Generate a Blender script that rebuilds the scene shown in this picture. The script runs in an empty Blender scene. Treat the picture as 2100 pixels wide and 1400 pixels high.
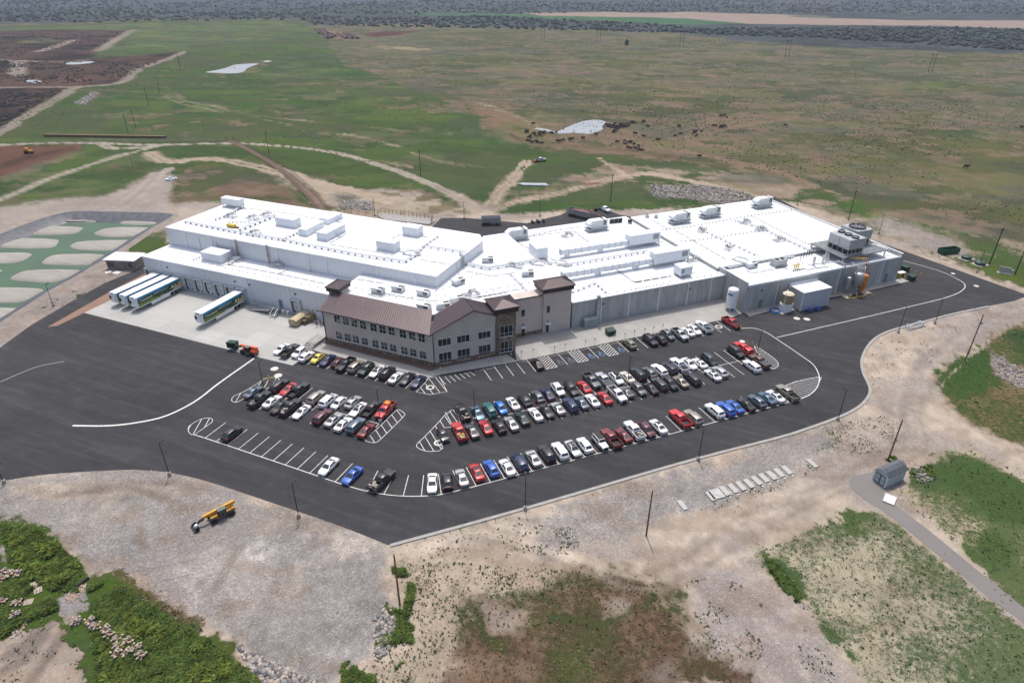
import bpy, math, random
import numpy as np
from mathutils import Vector, Matrix, geometry
random.seed(7); rng = np.random.default_rng(11)
sc = bpy.context.scene; COL = sc.collection
R = math.radians
# ------------------------------------------------------------------ camera, world, sun, exposure
CAMH, FPX, PIT, ROL = 80.0, 1346.87, 0.514433, 0.0045665
def _axes():
    r = Vector((1, 0, 0)); f = Vector((0, math.cos(PIT), -math.sin(PIT))); u = Vector((0, math.sin(PIT), math.cos(PIT)))
    c, s = math.cos(ROL), math.sin(ROL)
    return c*r + s*u, -s*r + c*u, -f
AX = _axes()
cam_d = bpy.data.cameras.new('camera'); cam = bpy.data.objects.new('camera', cam_d); COL.objects.link(cam)
m = Matrix(((AX[0].x, AX[1].x, AX[2].x, 0), (AX[0].y, AX[1].y, AX[2].y, 0), (AX[0].z, AX[1].z, AX[2].z, CAMH), (0, 0, 0, 1)))
cam.matrix_world = m
cam_d.sensor_width = 36; cam_d.lens = 36*FPX/2100; cam_d.clip_start = 0.5; cam_d.clip_end = 20000
sc.camera = cam
SUN_EL, SUN_AZ = R(68), R(98)          # azimuth measured from +X, counter-clockwise; the sun stands behind the plant
w = bpy.data.worlds.new('World'); sc.world = w; w.use_nodes = True
nt = w.node_tree; bg = nt.nodes['Background']
sky = nt.nodes.new('ShaderNodeTexSky'); sky.sky_type = 'NISHITA'; sky.sun_disc = False
sky.sun_elevation = SUN_EL; sky.sun_rotation = R(90) - SUN_AZ; sky.dust_density = 4.5; sky.air_density = 0.8; sky.ozone_density = .4
nt.links.new(sky.outputs[0], bg.inputs[0]); bg.inputs[1].default_value = 0.15
sd = bpy.data.lights.new('sun', 'SUN'); sd.energy = 2.0; sd.angle = R(0.6); sd.color = (1, 0.972, 0.935)
so = bpy.data.objects.new('sun', sd); COL.objects.link(so)
so.rotation_euler = Vector((math.cos(SUN_EL)*math.cos(SUN_AZ), math.cos(SUN_EL)*math.sin(SUN_AZ), math.sin(SUN_EL))).to_track_quat('Z', 'Y').to_euler()
so.location = (0, 150, 300)
sc.view_settings.view_transform = 'Standard'; sc.view_settings.look = 'None'
sc.view_settings.exposure = 0.34; sc.view_settings.gamma = 1
sc.render.engine = 'CYCLES'
sc.cycles.max_bounces = 6; sc.cycles.volume_bounces = 0
# ------------------------------------------------------------------ survey: a plan point for a point seen in the aerial photo
def G(u, v, z=0.0):
    d = AX[0]*((u-1050)/FPX) + AX[1]*(-(v-700)/FPX) - AX[2]
    t = (z-CAMH)/d.z
    return Vector((d.x*t, d.y*t, z))
def GP(pts, z=0.0): return [G(u, v, z).xy for u, v in pts]
TA, TB = -0.395472, 0.389926
aA = Vector((math.cos(TA), math.sin(TA))); aD = Vector((-math.sin(TA), math.cos(TA)))
aB = Vector((math.cos(TB), math.sin(TB))); aC = Vector((-math.sin(TB), math.cos(TB)))
O1 = Vector((-71.403, 161.522)); O2 = Vector((14.814, 148.555))
def Wp(a, d, z=0): p = O1 + aA*a + aD*d; return Vector((p.x, p.y, z))
def Rp(b, c, z=0): p = O2 + aB*b + aC*c; return Vector((p.x, p.y, z))
def toW(p): q = Vector((p[0], p[1]))-O1; return q.dot(aA), q.dot(aD)
def toR(p): q = Vector((p[0], p[1]))-O2; return q.dot(aB), q.dot(aC)
# ------------------------------------------------------------------ noise on arrays
def _h(i, j, s):
    n = (i*374761393 + j*668265263 + s*1442695041).astype(np.int64) & 0x7fffffff
    n = ((n ^ (n >> 13))*1274126177) & 0x7fffffff
    return ((n ^ (n >> 16)) & 0xffff)/65535.0
def vn(x, y, s=0):
    xi = np.floor(x).astype(np.int64); yi = np.floor(y).astype(np.int64); fx = x-xi; fy = y-yi
    fx = fx*fx*(3-2*fx); fy = fy*fy*(3-2*fy)
    a = _h(xi, yi, s); b = _h(xi+1, yi, s); c = _h(xi, yi+1, s); d = _h(xi+1, yi+1, s)
    return (a*(1-fx)+b*fx)*(1-fy) + (c*(1-fx)+d*fx)*fy
def fbm(x, y, o=4, s=0):
    t = 0; a = .5; n = 0
    for k in range(o):
        t = t + a*vn(x, y, s+k); n += a; a *= .5; x = x*2.03+11.3; y = y*2.03+7.7
    return t/n
def sst(a, b, x): t = np.clip((x-a)/(b-a), 0, 1); return t*t*(3-2*t)
FLATS = [(G(480,141), 60, 130), (G(163,129.5), 40, 90), (G(68,167.5), 30, 70), (G(1175,262), 70, 130)]
def zgA(x, y):
    r = np.hypot(x, y); fl = 1.0
    for c, a, b in FLATS: fl = fl*sst(a, b, np.hypot(x-c.x, y-c.y))
    return fl* sst(330, 900, r)*(fbm(x/230, y/230, 3, 5)-.5)*(5+14*sst(1000, 2600, r)) 
def zg(x, y): return float(zgA(np.array([x], float), np.array([y], float))[0])
def lin(c): c = np.asarray(c, float)/255; return np.where(c <= .04045, c/12.92, ((c+.055)/1.055)**2.4)
def alb(r, g, b, k=1.68): v = lin((r, g, b))/k; return (float(v[0]), float(v[1]), float(v[2]))   # surface colour for a sunlit photo tone
# ------------------------------------------------------------------ materials
def mat(name, col, rough=.7, metal=0, var=.12, scale=.6, bump=0, bscale=8, coat=0, spec=.4, space='Object'):
    mt = bpy.data.materials.new(name); mt.use_nodes = True; n = mt.node_tree; L = n.links
    bs = n.nodes['Principled BSDF']; bs.inputs['Roughness'].default_value = rough; bs.inputs['Metallic'].default_value = metal
    bs.inputs['Specular IOR Level'].default_value = spec; bs.inputs['Coat Weight'].default_value = coat
    tc = n.nodes.new('ShaderNodeTexCoord')
    no = n.nodes.new('ShaderNodeTexNoise'); no.inputs['Scale'].default_value = scale; no.inputs['Detail'].default_value = 6
    L.new(tc.outputs[space], no.inputs['Vector'])
    mx = n.nodes.new('ShaderNodeMix'); mx.data_type = 'RGBA'
    mx.inputs[6].default_value = (*[c*(1-var) for c in col], 1); mx.inputs[7].default_value = (*[min(1, c*(1+var)) for c in col], 1)
    mr = n.nodes.new('ShaderNodeMapRange'); mr.inputs[1].default_value = .3; mr.inputs[2].default_value = .7
    L.new(no.outputs[0], mr.inputs[0]); L.new(mr.outputs[0], mx.inputs[0]); L.new(mx.outputs[2], bs.inputs['Base Color'])
    if bump:
        n2 = n.nodes.new('ShaderNodeTexNoise'); n2.inputs['Scale'].default_value = bscale; n2.inputs['Detail'].default_value = 4
        L.new(tc.outputs[space], n2.inputs['Vector'])
        bp = n.nodes.new('ShaderNodeBump'); bp.inputs['Strength'].default_value = bump; bp.inputs['Distance'].default_value = .05
        L.new(n2.outputs[0], bp.inputs['Height']); L.new(bp.outputs[0], bs.inputs['Normal'])
    return mt
MT = {}
def M(name, *a, **k):
    if name not in MT: MT[name] = mat(name, *a, **k)
    return MT[name]
# ------------------------------------------------------------------ mesh builder
class MB:
    def __init__(s): s.v = []; s.f = []; s.m = []
    def face(s, pts, mi=0):
        i = len(s.v); s.v += [tuple(p) for p in pts]; s.f.append(tuple(range(i, i+len(pts)))); s.m.append(mi); return s
    def box(s, x0, x1, y0, y1, z0, z1, mi=0, T=None, top=None, bottom=True):
        P = [Vector(p) for p in ((x0, y0, z0), (x1, y0, z0), (x1, y1, z0), (x0, y1, z0), (x0, y0, z1), (x1, y0, z1), (x1, y1, z1), (x0, y1, z1))]
        if T is not None: P = [T @ p for p in P]
        i = len(s.v); s.v += [tuple(p) for p in P]
        F = [(0, 1, 5, 4), (1, 2, 6, 5), (2, 3, 7, 6), (3, 0, 4, 7), (4, 5, 6, 7)] + ([(3, 2, 1, 0)] if bottom else [])
        for k, q in enumerate(F): s.f.append(tuple(i+a for a in q)); s.m.append(top if (top is not None and k == 4) else mi)
        return s
    def prism(s, poly, z0, z1, mi=0, mtop=None, bottom=False):
        poly = [Vector((p[0], p[1])) for p in poly]
        if sum(poly[i-1].x*poly[i].y-poly[i].x*poly[i-1].y for i in range(len(poly))) < 0: poly = poly[::-1]
        n = len(poly); i = len(s.v)
        s.v += [(p.x, p.y, z0) for p in poly] + [(p.x, p.y, z1) for p in poly]
        for k in range(n): s.f.append((i+k, i+(k+1) % n, i+n+(k+1) % n, i+n+k)); s.m.append(mi)
        tri = geometry.tessellate_polygon([[Vector((p.x, p.y, 0)) for p in poly]])
        for t in tri:
            a, b, c = [poly[q] for q in t]
            if (b-a).cross(c-a) < 0: t = t[::-1]
            s.f.append(tuple(i+n+q for q in t)); s.m.append(mi if mtop is None else mtop)
            if bottom: s.f.append(tuple(i+q for q in t[::-1])); s.m.append(mi)
        return s
    def sheet(s, poly, z, mi=0):
        poly = [Vector((p[0], p[1])) for p in poly]; i = len(s.v); s.v += [(p.x, p.y, z) for p in poly]
        for t in geometry.tessellate_polygon([[Vector((p.x, p.y, 0)) for p in poly]]):
            a, b, c = [poly[q] for q in t]
            if (b-a).cross(c-a) < 0: t = t[::-1]
            s.f.append(tuple(i+q for q in t)); s.m.append(mi)
        return s
    def strip(s, pts, w, z, mi=0, closed=False):
        pts = [Vector((p[0], p[1])) for p in pts]; n = len(pts); L = []
        for k in range(n):
            a = pts[k-1] if (k or closed) else pts[k]; b = pts[(k+1) % n] if (k < n-1 or closed) else pts[k]
            t = (b-a); t = t.normalized() if t.length else Vector((1, 0)); q = Vector((-t.y, t.x))*(w/2)
            L.append((pts[k]+q, pts[k]-q))
        i = len(s.v)
        for a, b in L: s.v += [(a.x, a.y, z), (b.x, b.y, z)]
        for k in range(n if closed else n-1):
            j = (k+1) % n; s.f.append((i+2*k+1, i+2*j+1, i+2*j, i+2*k)); s.m.append(mi)
        return s
    def tube(s, pts, r, n=6, mi=0, r1=None, caps=True):
        pts = [Vector(p) for p in pts]; rings = []; K = len(pts); up = None
        for k in range(K):
            t = (pts[min(k+1, K-1)]-pts[max(k-1, 0)]).normalized()
            if up is None: up = Vector((0, 0, 1)) if abs(t.z) < .9 else Vector((1, 0, 0))
            a = t.cross(up).normalized(); b = a.cross(t); rr = r if r1 is None else r+(r1-r)*k/(K-1)
            i = len(s.v)
            s.v += [tuple(pts[k]+(a*math.cos(6.283185*q/n)+b*math.sin(6.283185*q/n))*rr) for q in range(n)]
            rings.append(i)
        for k in range(K-1):
            for q in range(n):
                s.f.append((rings[k]+q, rings[k+1]+q, rings[k+1]+(q+1) % n, rings[k]+(q+1) % n)); s.m.append(mi)
        if caps:
            s.f.append(tuple(rings[0]+q for q in range(n))); s.m.append(mi)
            s.f.append(tuple(rings[-1]+q for q in reversed(range(n)))); s.m.append(mi)
        return s
    def lathe(s, prof, n=20, mi=0, c=(0, 0), T=None):
        i = len(s.v)
        for r, z in prof:
            for q in range(n):
                p = Vector((c[0]+r*math.cos(6.283185*q/n), c[1]+r*math.sin(6.283185*q/n), z)); s.v.append(tuple(T @ p if T is not None else p))
        for k in range(len(prof)-1):
            for q in range(n):
                s.f.append((i+k*n+q, i+k*n+(q+1) % n, i+(k+1)*n+(q+1) % n, i+(k+1)*n+q)); s.m.append(mi)
        s.f.append(tuple(i+(len(prof)-1)*n+q for q in range(n))); s.m.append(mi)
        return s
    def build(s, name, mats, parent=None, loc=None, rz=0, smooth=None):
        me = bpy.data.meshes.new(name); me.from_pydata(s.v, [], s.f)
        if not isinstance(mats, (list, tuple)): mats = [mats]
        for a in mats: me.materials.append(a)
        me.polygons.foreach_set('material_index', s.m)
        if smooth is not None:
            me.polygons.foreach_set('use_smooth', [True]*len(s.f)); me.set_sharp_from_angle(angle=R(smooth))
        me.update(); o = bpy.data.objects.new(name, me); COL.objects.link(o)
        if parent: o.parent = parent
        if loc is not None: o.location = loc
        o.rotation_euler = (0, 0, rz); return o
def tag(o, label=None, cat=None, group=None, kind=None):
    if label: o['label'] = label
    if cat: o['category'] = cat
    if group: o['group'] = group
    if kind: o['kind'] = kind
    return o
def thing(name, label, cat, loc=(0, 0, 0), rz=0, group=None):
    o = bpy.data.objects.new(name, None); o.empty_display_size = .5; COL.objects.link(o); o.location = loc; o.rotation_euler = (0, 0, rz)
    return tag(o, label, cat, group)
def kids(o): return [c for c in COL.objects if c.parent == o] if not o.children else list(o.children)
def dup(o, loc, rz, label, group=None):
    r = o.copy(); COL.objects.link(r); r.location = loc; r.rotation_euler = (0, 0, rz); r['label'] = label
    if group: r['group'] = group
    for ch in list(o.children):
        c = ch.copy(); COL.objects.link(c); c.parent = r
        for g in list(ch.children):
            d = g.copy(); COL.objects.link(d); d.parent = c
    return r
def crv(pts, n=8, closed=False):
    P = [Vector((p[0], p[1])) for p in pts]; out = []; K = len(P)
    for k in range(K if closed else K-1):
        g = (lambda i: P[i % K]) if closed else (lambda i: P[max(0, min(K-1, i))])
        a, b, c, d = g(k-1), g(k), g(k+1), g(k+2)
        for q in range(n):
            t = q/n; out.append(.5*((2*b)+(c-a)*t+(2*a-5*b+4*c-d)*t*t+(3*b-a-3*c+d)*t**3))
    if not closed: out.append(P[-1])
    return out
# ------------------------------------------------------------------ ground: one sheet to the horizon, land cover by area
LAG = [(345,440),(250,437),(152,436),(102,446),(50,464),(0,484),(-120,530),(-300,640),(-420,900),(-200,810),(0,664),(50,632),(95,602),(140,577),(183,552),(225,526),(269,498),(310,470),(349,448)]
az = np.concatenate([np.linspace(R(-66), R(66), 600), np.linspace(R(66), R(294), 40)[1:-1]])
rad = np.concatenate([[0.5, 6], np.exp(np.linspace(np.log(14), np.log(9500), 800))])
AZ, RD = np.meshgrid(az, rad); X = (RD*np.sin(AZ)).ravel(); Y = (RD*np.cos(AZ)).ravel()
NA, NR = len(az), len(rad); NV = len(X)
def sdist(x, y, poly):
    P = np.array([[p[0], p[1]] for p in poly]); n = len(P); d = np.full(len(x), 1e18); ins = np.zeros(len(x), bool)
    for k in range(n):
        ax, ay = P[k]; bx, by = P[(k+1) % n]; ex, ey = bx-ax, by-ay; wx, wy = x-ax, y-ay
        t = np.clip((wx*ex+wy*ey)/(ex*ex+ey*ey+1e-12), 0, 1); d = np.minimum(d, (wx-ex*t)**2+(wy-ey*t)**2)
        c = (ay > y) != (by > y)
        with np.errstate(divide='ignore', invalid='ignore'): ins ^= c & (x < (bx-ax)*(y-ay)/(by-ay+1e-12)+ax)
    d = np.sqrt(d); return np.where(ins, d, -d)
def ldist(x, y, line):
    P = np.array([[p[0], p[1]] for p in line]); d = np.full(len(x), 1e18)
    for k in range(len(P)-1):
        ax, ay = P[k]; ex, ey = P[k+1]-P[k]; wx, wy = x-ax, y-ay
        t = np.clip((wx*ex+wy*ey)/(ex*ex+ey*ey+1e-12), 0, 1); d = np.minimum(d, (wx-ex*t)**2+(wy-ey*t)**2)
    return np.sqrt(d)
soil = np.zeros((NV, 3)); vcol = np.zeros((NV, 3)); cov = np.zeros(NV); grit = np.zeros(NV); nomos = np.zeros(NV)
wxn = fbm(X/14, Y/14, 4, 21)-.5; wyn = fbm(X/14, Y/14, 4, 37)-.5
wfx = fbm(X/3, Y/3, 3, 51)-.5; wfy = fbm(X/3, Y/3, 3, 57)-.5
wff = fbm(X/1.4, Y/1.4, 3, 61)
def dsat(c, q=.14):
    m_ = sum(c)/3; return tuple(x+(m_-x)*q for x in c)
def region(px, s=None, v=None, c=None, g=None, soft=1.2, warp=4, line=None, a=1.0, dense=True, patch=None, nm=None):
    if nm is None and c is not None: nm = 1.0 if c <= .1 else 0.0
    if line: P = crv(GP(px), 6) if dense else GP(px)
    else: P = GP(px)
    xs = [p.x for p in P]; ys = [p.y for p in P]; mg = soft*2+warp+(line or 0)
    I = np.where((X > min(xs)-mg) & (X < max(xs)+mg) & (Y > min(ys)-mg) & (Y < max(ys)+mg))[0]
    if not len(I): return
    x = X[I]+wxn[I]*warp*2+wfx[I]*min(warp, 1.6)*1.5; y = Y[I]+wyn[I]*warp*2+wfy[I]*min(warp, 1.6)*1.5
    d = (line/2-ldist(x, y, P)) if line else sdist(x, y, P)
    mk = sst(-soft, soft, d+(wff[I]-.5)*soft*2.2)*a
    if line and line > 3.5: mk = mk*(1-.35*(np.cos(np.clip(line/2-d, 0, 99)*6.283/(line*.42))*.5+.5)*(wff[I] > .3))
    if patch: mk = mk*sst(.5-.18, .5+.18, fbm(X[I]/patch, Y[I]/patch, 4, int(abs(px[0][0])+abs(px[0][1]))))
    def mixin(arr, val):
        if val is None: return
        if arr.ndim == 2: arr[I] = arr[I]*(1-mk[:, None])+np.array(val)[None]*mk[:, None]
        else: arr[I] = arr[I]*(1-mk)+val*mk
    mixin(soil, alb(*s) if s else None); mixin(vcol, alb(*dsat(v)) if v else None); mixin(cov, c); mixin(grit, g); mixin(nomos, nm)
RD1 = RD.ravel()
# open range: olive to brown, greyer far away
n1 = fbm(X/90, Y/60, 4, 3); n2 = fbm(X/300, Y/220, 4, 9)
t = np.clip(n1*.6+n2*.5+.05*0, 0, 1)[:, None]
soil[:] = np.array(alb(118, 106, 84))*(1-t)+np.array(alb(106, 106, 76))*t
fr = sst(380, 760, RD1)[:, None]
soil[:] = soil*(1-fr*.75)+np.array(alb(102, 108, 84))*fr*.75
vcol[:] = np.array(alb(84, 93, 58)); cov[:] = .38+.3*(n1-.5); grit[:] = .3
SAND = (203,188,170); GRAV = (170,165,160); LUSH = (86,112,40); DKG = (62,88,44)
# far plain of dark juniper and sage, cloud shadow also painted into its tone; fields
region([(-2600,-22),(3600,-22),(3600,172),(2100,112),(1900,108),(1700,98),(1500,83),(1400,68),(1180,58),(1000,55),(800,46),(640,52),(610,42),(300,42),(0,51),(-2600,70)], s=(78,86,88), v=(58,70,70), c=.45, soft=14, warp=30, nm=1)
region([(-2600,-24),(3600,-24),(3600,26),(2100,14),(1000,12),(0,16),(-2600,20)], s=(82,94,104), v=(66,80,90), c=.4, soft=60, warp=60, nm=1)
for k in range(26):
    u = random.uniform(-200, 2300); v0 = random.uniform(4, 40); dd = random.uniform(80, 330)
    region([(u,v0),(u+dd,v0+random.uniform(-2,4)),(u+dd*.9,v0+4),(u+30,v0+5)], s=random.choice([(70,76,80),(96,104,96),(104,100,96),(84,98,84),(66,72,78)]), c=random.choice([.3,.6]), soft=12, warp=25, a=.8, nm=1)
region([(830,24),(1060,28),(1100,33),(1390,36),(1545,47),(1400,50),(1150,41),(1000,35),(860,28)], s=(78,124,80), v=(64,112,70), c=.5, soft=6, warp=8, nm=1)
region([(1070,25),(1400,25),(1700,33),(1690,37),(2100,43),(2800,52),(2800,66),(2100,57),(1800,52),(1540,48),(1400,36),(1110,34)], s=(172,152,138), v=(150,135,118), c=.15, soft=5, warp=8, nm=1)
region([(1620,32),(1700,33),(1690,37),(1620,35)], s=(90,110,90), soft=6, warp=5)
# green left range
region([(-2500,95),(-600,68),(0,54),(300,44),(610,43),(650,62),(690,110),(705,132),(800,160),(900,203),(1010,264),(1062,292),(1140,310),(1300,325),(1400,330),(1500,352),(1600,375),(1640,392),(1600,420),(1200,450),(900,445),(640,440),(350,420),(0,440),(-900,620)], s=(92,108,64), v=(70,100,46), c=.74, soft=4, warp=8)
region([(0,58),(300,47),(600,45),(640,60),(560,80),(400,95),(250,98),(200,105),(270,62),(0,66)], s=(112,126,78), v=(100,124,64), c=.7, soft=12, warp=14)
for P, a in (([(200,130),(370,112),(480,100),(560,110),(500,150),(380,160),(280,165)], .8), ([(560,60),(640,70),(690,120),(760,170),(640,150),(540,120)], .5), ([(380,190),(600,190),(900,240),(1030,290),(900,280),(700,240),(500,225)], .7), ([(0,300),(60,260),(200,195),(260,200),(130,250),(90,290)], .9)):
    region(P, s=(84,108,52), v=(70,106,40), c=.85, soft=9, warp=14, a=a)
for P, a in (([(150,255),(320,225),(480,240),(600,262),(480,285),(250,275)], .8), ([(640,60),(900,140),(1000,260),(900,230),(760,150)], 0.35), ([(600,160),(760,165),(960,240),(800,235)], .45)):
    region(P, s=(118,104,80), c=.4, soft=10, warp=16, a=a, patch=35)
for k in range(40):
    u = random.uniform(180, 1000); v0 = random.uniform(100, 285)
    region([(u,v0),(u+random.uniform(40,120),v0+2),(u+random.uniform(40,120),v0+9),(u+10,v0+9)], s=random.choice([(66,88,46),(112,122,60),(120,104,80),(84,104,56)]), c=random.choice([.3,.9]), soft=6, warp=12, a=.55)
# range patches on the right: browner towards the front
for k in range(90):
    u = random.uniform(720, 2300); v0 = random.uniform(85, 470)
    if v0 < 70+(u-700)*.04: continue
    if v0 > 300+max(0, u-1500)*.26 or (u < 1050 and v0 > 100+(u-700)*.52): continue
    wd = random.uniform(30, 190)*(.4+v0/420)
    brown = random.random() < .12+v0/900
    region([(u,v0),(u+wd*.6,v0-5),(u+wd,v0+2),(u+wd*.8,v0+14+v0*.03),(u+wd*.2,v0+12)], s=(126,110,88) if brown else random.choice([(96,104,66),(110,112,64),(92,98,78)]), c=.2 if brown else .7, soft=9, warp=14, a=.62)
region([(1060,290),(1130,262),(1300,250),(1500,230),(1640,240),(1500,300),(1420,318),(1250,320),(1090,300)], s=(132,114,92), c=.2, soft=7, warp=9, a=.85)
region([(960,225),(1000,215),(1120,262),(1090,285),(1060,285)], s=(142,116,92), c=.15, soft=6, warp=8, a=.8)
region([(1400,310),(1500,330),(1580,347),(1660,377),(1800,432),(2000,482),(2300,560)], s=(150,126,104), c=.1, line=7, soft=2.5, warp=2)
region([(1640,240),(1500,262),(1380,285)], s=(142,124,102), c=.1, line=3, soft=2, warp=2)
for P in ([(700,92),(790,93),(860,96),(930,99),(880,102),(790,100),(720,98)],):
    region(P, s=(165,152,120), c=.1, soft=4, warp=10, patch=22)
region([(735,70),(790,64),(865,62),(820,72),(770,75)], s=(96,62,54), c=.1, soft=4, warp=4)
region([(2220,90),(1500,108),(1400,100),(1250,92)], s=(120,122,96), line=4, c=.1, soft=3, warp=2)
# feedlot pens
region([(-900,110),(0,64),(130,60),(270,61),(200,105),(185,121),(375,106),(350,121),(280,148),(245,170),(150,179),(95,206),(0,272),(-500,430)], s=(88,68,60), v=(44,38,36), c=.35, soft=4, warp=5, nm=1)
region([(0,180),(150,179),(290,140),(240,150),(100,160),(0,165)], s=(98,76,64), c=.1, soft=6, warp=6)
region([(30,82),(120,78),(115,86),(40,90)], s=(96,108,72), c=.6, soft=8, warp=8)
region([(-200,312),(0,300),(170,297),(160,310),(60,345),(0,365),(-300,450)], s=(112,82,66), v=(84,60,50), c=.25, soft=2.5, warp=2, nm=1)
region([(0,335),(60,318),(130,305),(150,304),(60,330),(0,348)], s=(86,62,50), c=.2, soft=3, warp=2, nm=1)
region([(0,365),(60,346),(160,311),(165,318),(60,356),(0,376)], s=(122,112,92), v=LUSH, c=.4, soft=3, warp=3)
# dirt behind and round the plant
region([(-300,560),(-200,470),(0,425),(100,410),(200,400),(260,385),(330,345),(350,338),(372,345),(356,418),(460,415),(640,425),(740,440),(900,445),(1010,440),(1000,500),(300,620),(0,700),(-300,760)], s=(176,166,155), v=DKG, c=.06, g=.7, soft=3, warp=5)
region([(355,415),(372,345),(420,334),(560,350),(590,380),(640,432),(470,412)], s=(108,98,72), v=(76,100,44), c=.6, soft=1.6, warp=2.5)
region([(400,360),(500,350),(560,380),(520,400),(430,395)], s=(122,100,84), c=.25, soft=6, warp=8, a=.8)
region([(560,335),(640,362),(720,385),(850,390),(960,430),(960,445),(740,442),(660,425),(600,380)], s=(186,172,152), v=DKG, c=.12, g=.5, soft=3, warp=6)
region([(680,400),(760,385),(770,400),(700,412)], s=(120,118,116), g=1, soft=3, warp=4)
region([(800,300),(1000,300),(1140,310),(1200,340),(1060,400),(980,410),(880,372),(800,340)], s=(104,100,70), v=(74,104,46), c=.75, soft=6, warp=10)
region([(1020,410),(1100,395),(1260,370),(1420,378),(1600,420),(1760,470),(1920,525),(2100,590),(2400,700),(2400,560),(2000,475),(1800,428),(1650,378),(1450,350),(1250,340)], s=(176,162,142), v=(72,98,46), c=.5, g=.4, soft=5, warp=9)
region([(1150,430),(1180,402),(1320,375),(1340,400),(1330,425),(1240,440)], s=(100,104,66), v=(70,106,40), c=.8, soft=4, warp=6)
region([(1200,420),(1280,392),(1330,425),(1270,432)], s=(80,104,50), v=(58,88,42), c=.9, soft=4, warp=5)
region([(1320,380),(1450,380),(1520,392),(1610,425),(1540,425),(1440,412),(1340,402)], s=(150,144,138), v=DKG, c=.22, g=1.0, soft=3, warp=5)
region([(1700,420),(1760,410),(1900,455),(2100,520),(2100,550),(1950,505),(1800,462)], s=(130,128,86), v=(72,108,44), c=.75, soft=5, warp=8)
region([(1780,455),(1830,440),(1960,495),(1980,530),(1900,520)], s=(166,158,148), c=.08, g=.7, soft=4, warp=5)
region([(1960,530),(2080,555),(2200,600),(2100,590),(2000,560)], s=(160,148,120), v=LUSH, c=.6, soft=3, warp=5)
# tracks and roads
for P, wd in (([(-160,350),(0,272),(60,235),(130,195),(160,178),(245,170),(290,140),(350,120),(378,105)], 9), ([(-100,184),(0,180),(160,178)], 5), ([(272,61),(235,85),(200,105)], 12), ([(-100,128),(0,125),(120,127),(185,122)], 4), ([(80,106),(150,84)], 12), ([(40,126),(34,155)], 14)):
    region(P, s=(162,150,138), c=.03, g=.3, line=wd, soft=1.5, warp=1)
for P, wd in (([(-200,310),(0,297),(140,293),(230,295),(310,297),(480,294),(550,298),(640,306),(720,321),(800,346),(880,376),(930,401),(980,426),(1012,442)], 5.5), ([(-200,480),(0,409),(120,360),(240,321),(300,306),(316,298)], 4.5), ([(206,294),(230,304),(300,302),(318,300)], 6)):
    region(P, s=(186,176,162), c=.03, g=.4, line=wd, soft=.9, warp=.8)
for P, wd in (([(312,314),(345,332),(420,326),(500,336),(560,350),(640,372),(720,392),(800,410)], 8), ([(1080,330),(1065,355),(1040,380),(1000,420),(985,440)], 7), ([(985,440),(1040,418),(1100,405),(1180,388),(1260,366),(1330,356),(1420,372),(1520,395),(1640,425),(1760,466)], 6), ([(1230,325),(1262,345),(1292,364)], 4), ([(930,400),(960,418),(985,445)], 8)):
    region(P, s=(196,178,156), c=.04, g=.4, line=wd, soft=1.6, warp=1.6)
for P, wd in (([(368,188),(370,205),(395,210),(440,217),(500,232),(560,240),(640,249),(720,256),(850,270),(920,276)], 3.5), ([(285,170),(340,182),(350,205),(420,222),(480,236)], 2.5), ([(500,232),(600,258),(760,285),(900,330),(1030,345)], 2), ([(0,290),(150,286),(480,289)], 2), ([(700,335),(780,330),(850,345)], 3), ([(1100,262),(1050,235),(960,205)], 4)):
    region(P, s=(178,170,144), v=(96,112,66), c=.3, line=wd, soft=2, warp=3, a=.85)
region([(240,436),(100,440),(0,460),(-80,490)], s=(190,180,166), c=.02, line=3, soft=1.5, warp=1, a=.7)
region([(150,210),(190,186),(205,190),(175,215)], s=(112,110,116), c=.2, soft=2, warp=3, g=1)
region([(640,57),(690,62),(735,78),(680,78)], s=(140,112,98), c=.1, soft=5, warp=3)
# ponds' muddy margins
region([(420,148),(470,142),(500,128),(560,122),(545,130),(510,145),(450,154)], s=(92,80,66), c=.2, soft=4, warp=3)
region([(1090,262),(1180,255),(1240,248),(1300,255),(1250,275),(1130,276)], s=(128,112,92), c=.1, soft=3, warp=3)
# site: pale sand apron round the asphalt, nearest ground
region([(-900,1100),(-300,860),(0,690),(120,620),(300,540),(330,430),(900,440),(1250,430),(1640,420),(1900,520),(2100,590),(2400,680),(2600,1000),(2900,1500),(3300,2600),(-1500,2600)], s=SAND, v=(86,100,58), c=.10, g=.35, soft=3, warp=4)
region([(-300,800),(0,668),(183,556),(300,500),(345,450),(360,470),(300,560),(220,620),(60,690),(-200,830)], s=(168,156,146), v=DKG, c=.1, g=.8, soft=1.5, warp=2)
region([(255,510),(340,470),(352,500),(300,520)], s=(120,120,84), v=(74,104,44), c=.8, soft=1.5, warp=3)
region([(2000,640),(2100,610),(2300,640),(2300,760),(2100,650),(1990,700),(1900,760),(1872,830),(1885,900),(1830,935),(1745,985),(1650,1060),(1540,1100),(1400,1170),(1330,1180),(1480,1080),(1640,1010),(1740,955),(1800,880),(1840,790),(1880,720)], s=(188,174,160), c=.02, g=.4, soft=2, warp=3)
region([(1880,720),(2010,640),(2200,600),(2100,650),(1990,700),(1910,755),(1876,830),(1860,900),(1840,860)], s=(176,166,158), c=.02, g=.7, soft=2, warp=2, a=.8)
region([(1915,770),(1960,740),(2000,705),(2030,690),(2100,665),(2400,640),(2500,960),(2100,905),(2030,885),(1960,845),(1930,810)], s=(134,116,84), v=(78,100,46), c=.55, soft=1.8, warp=3)
region([(1925,775),(1990,700),(2040,760),(2020,800),(1960,800)], s=(92,106,60), v=(66,98,42), c=.9, soft=3, warp=4)
region([(2030,720),(2100,760),(2100,800),(2040,770)], s=(176,164,150), c=.1, g=.8, soft=1.5, warp=2)
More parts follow.
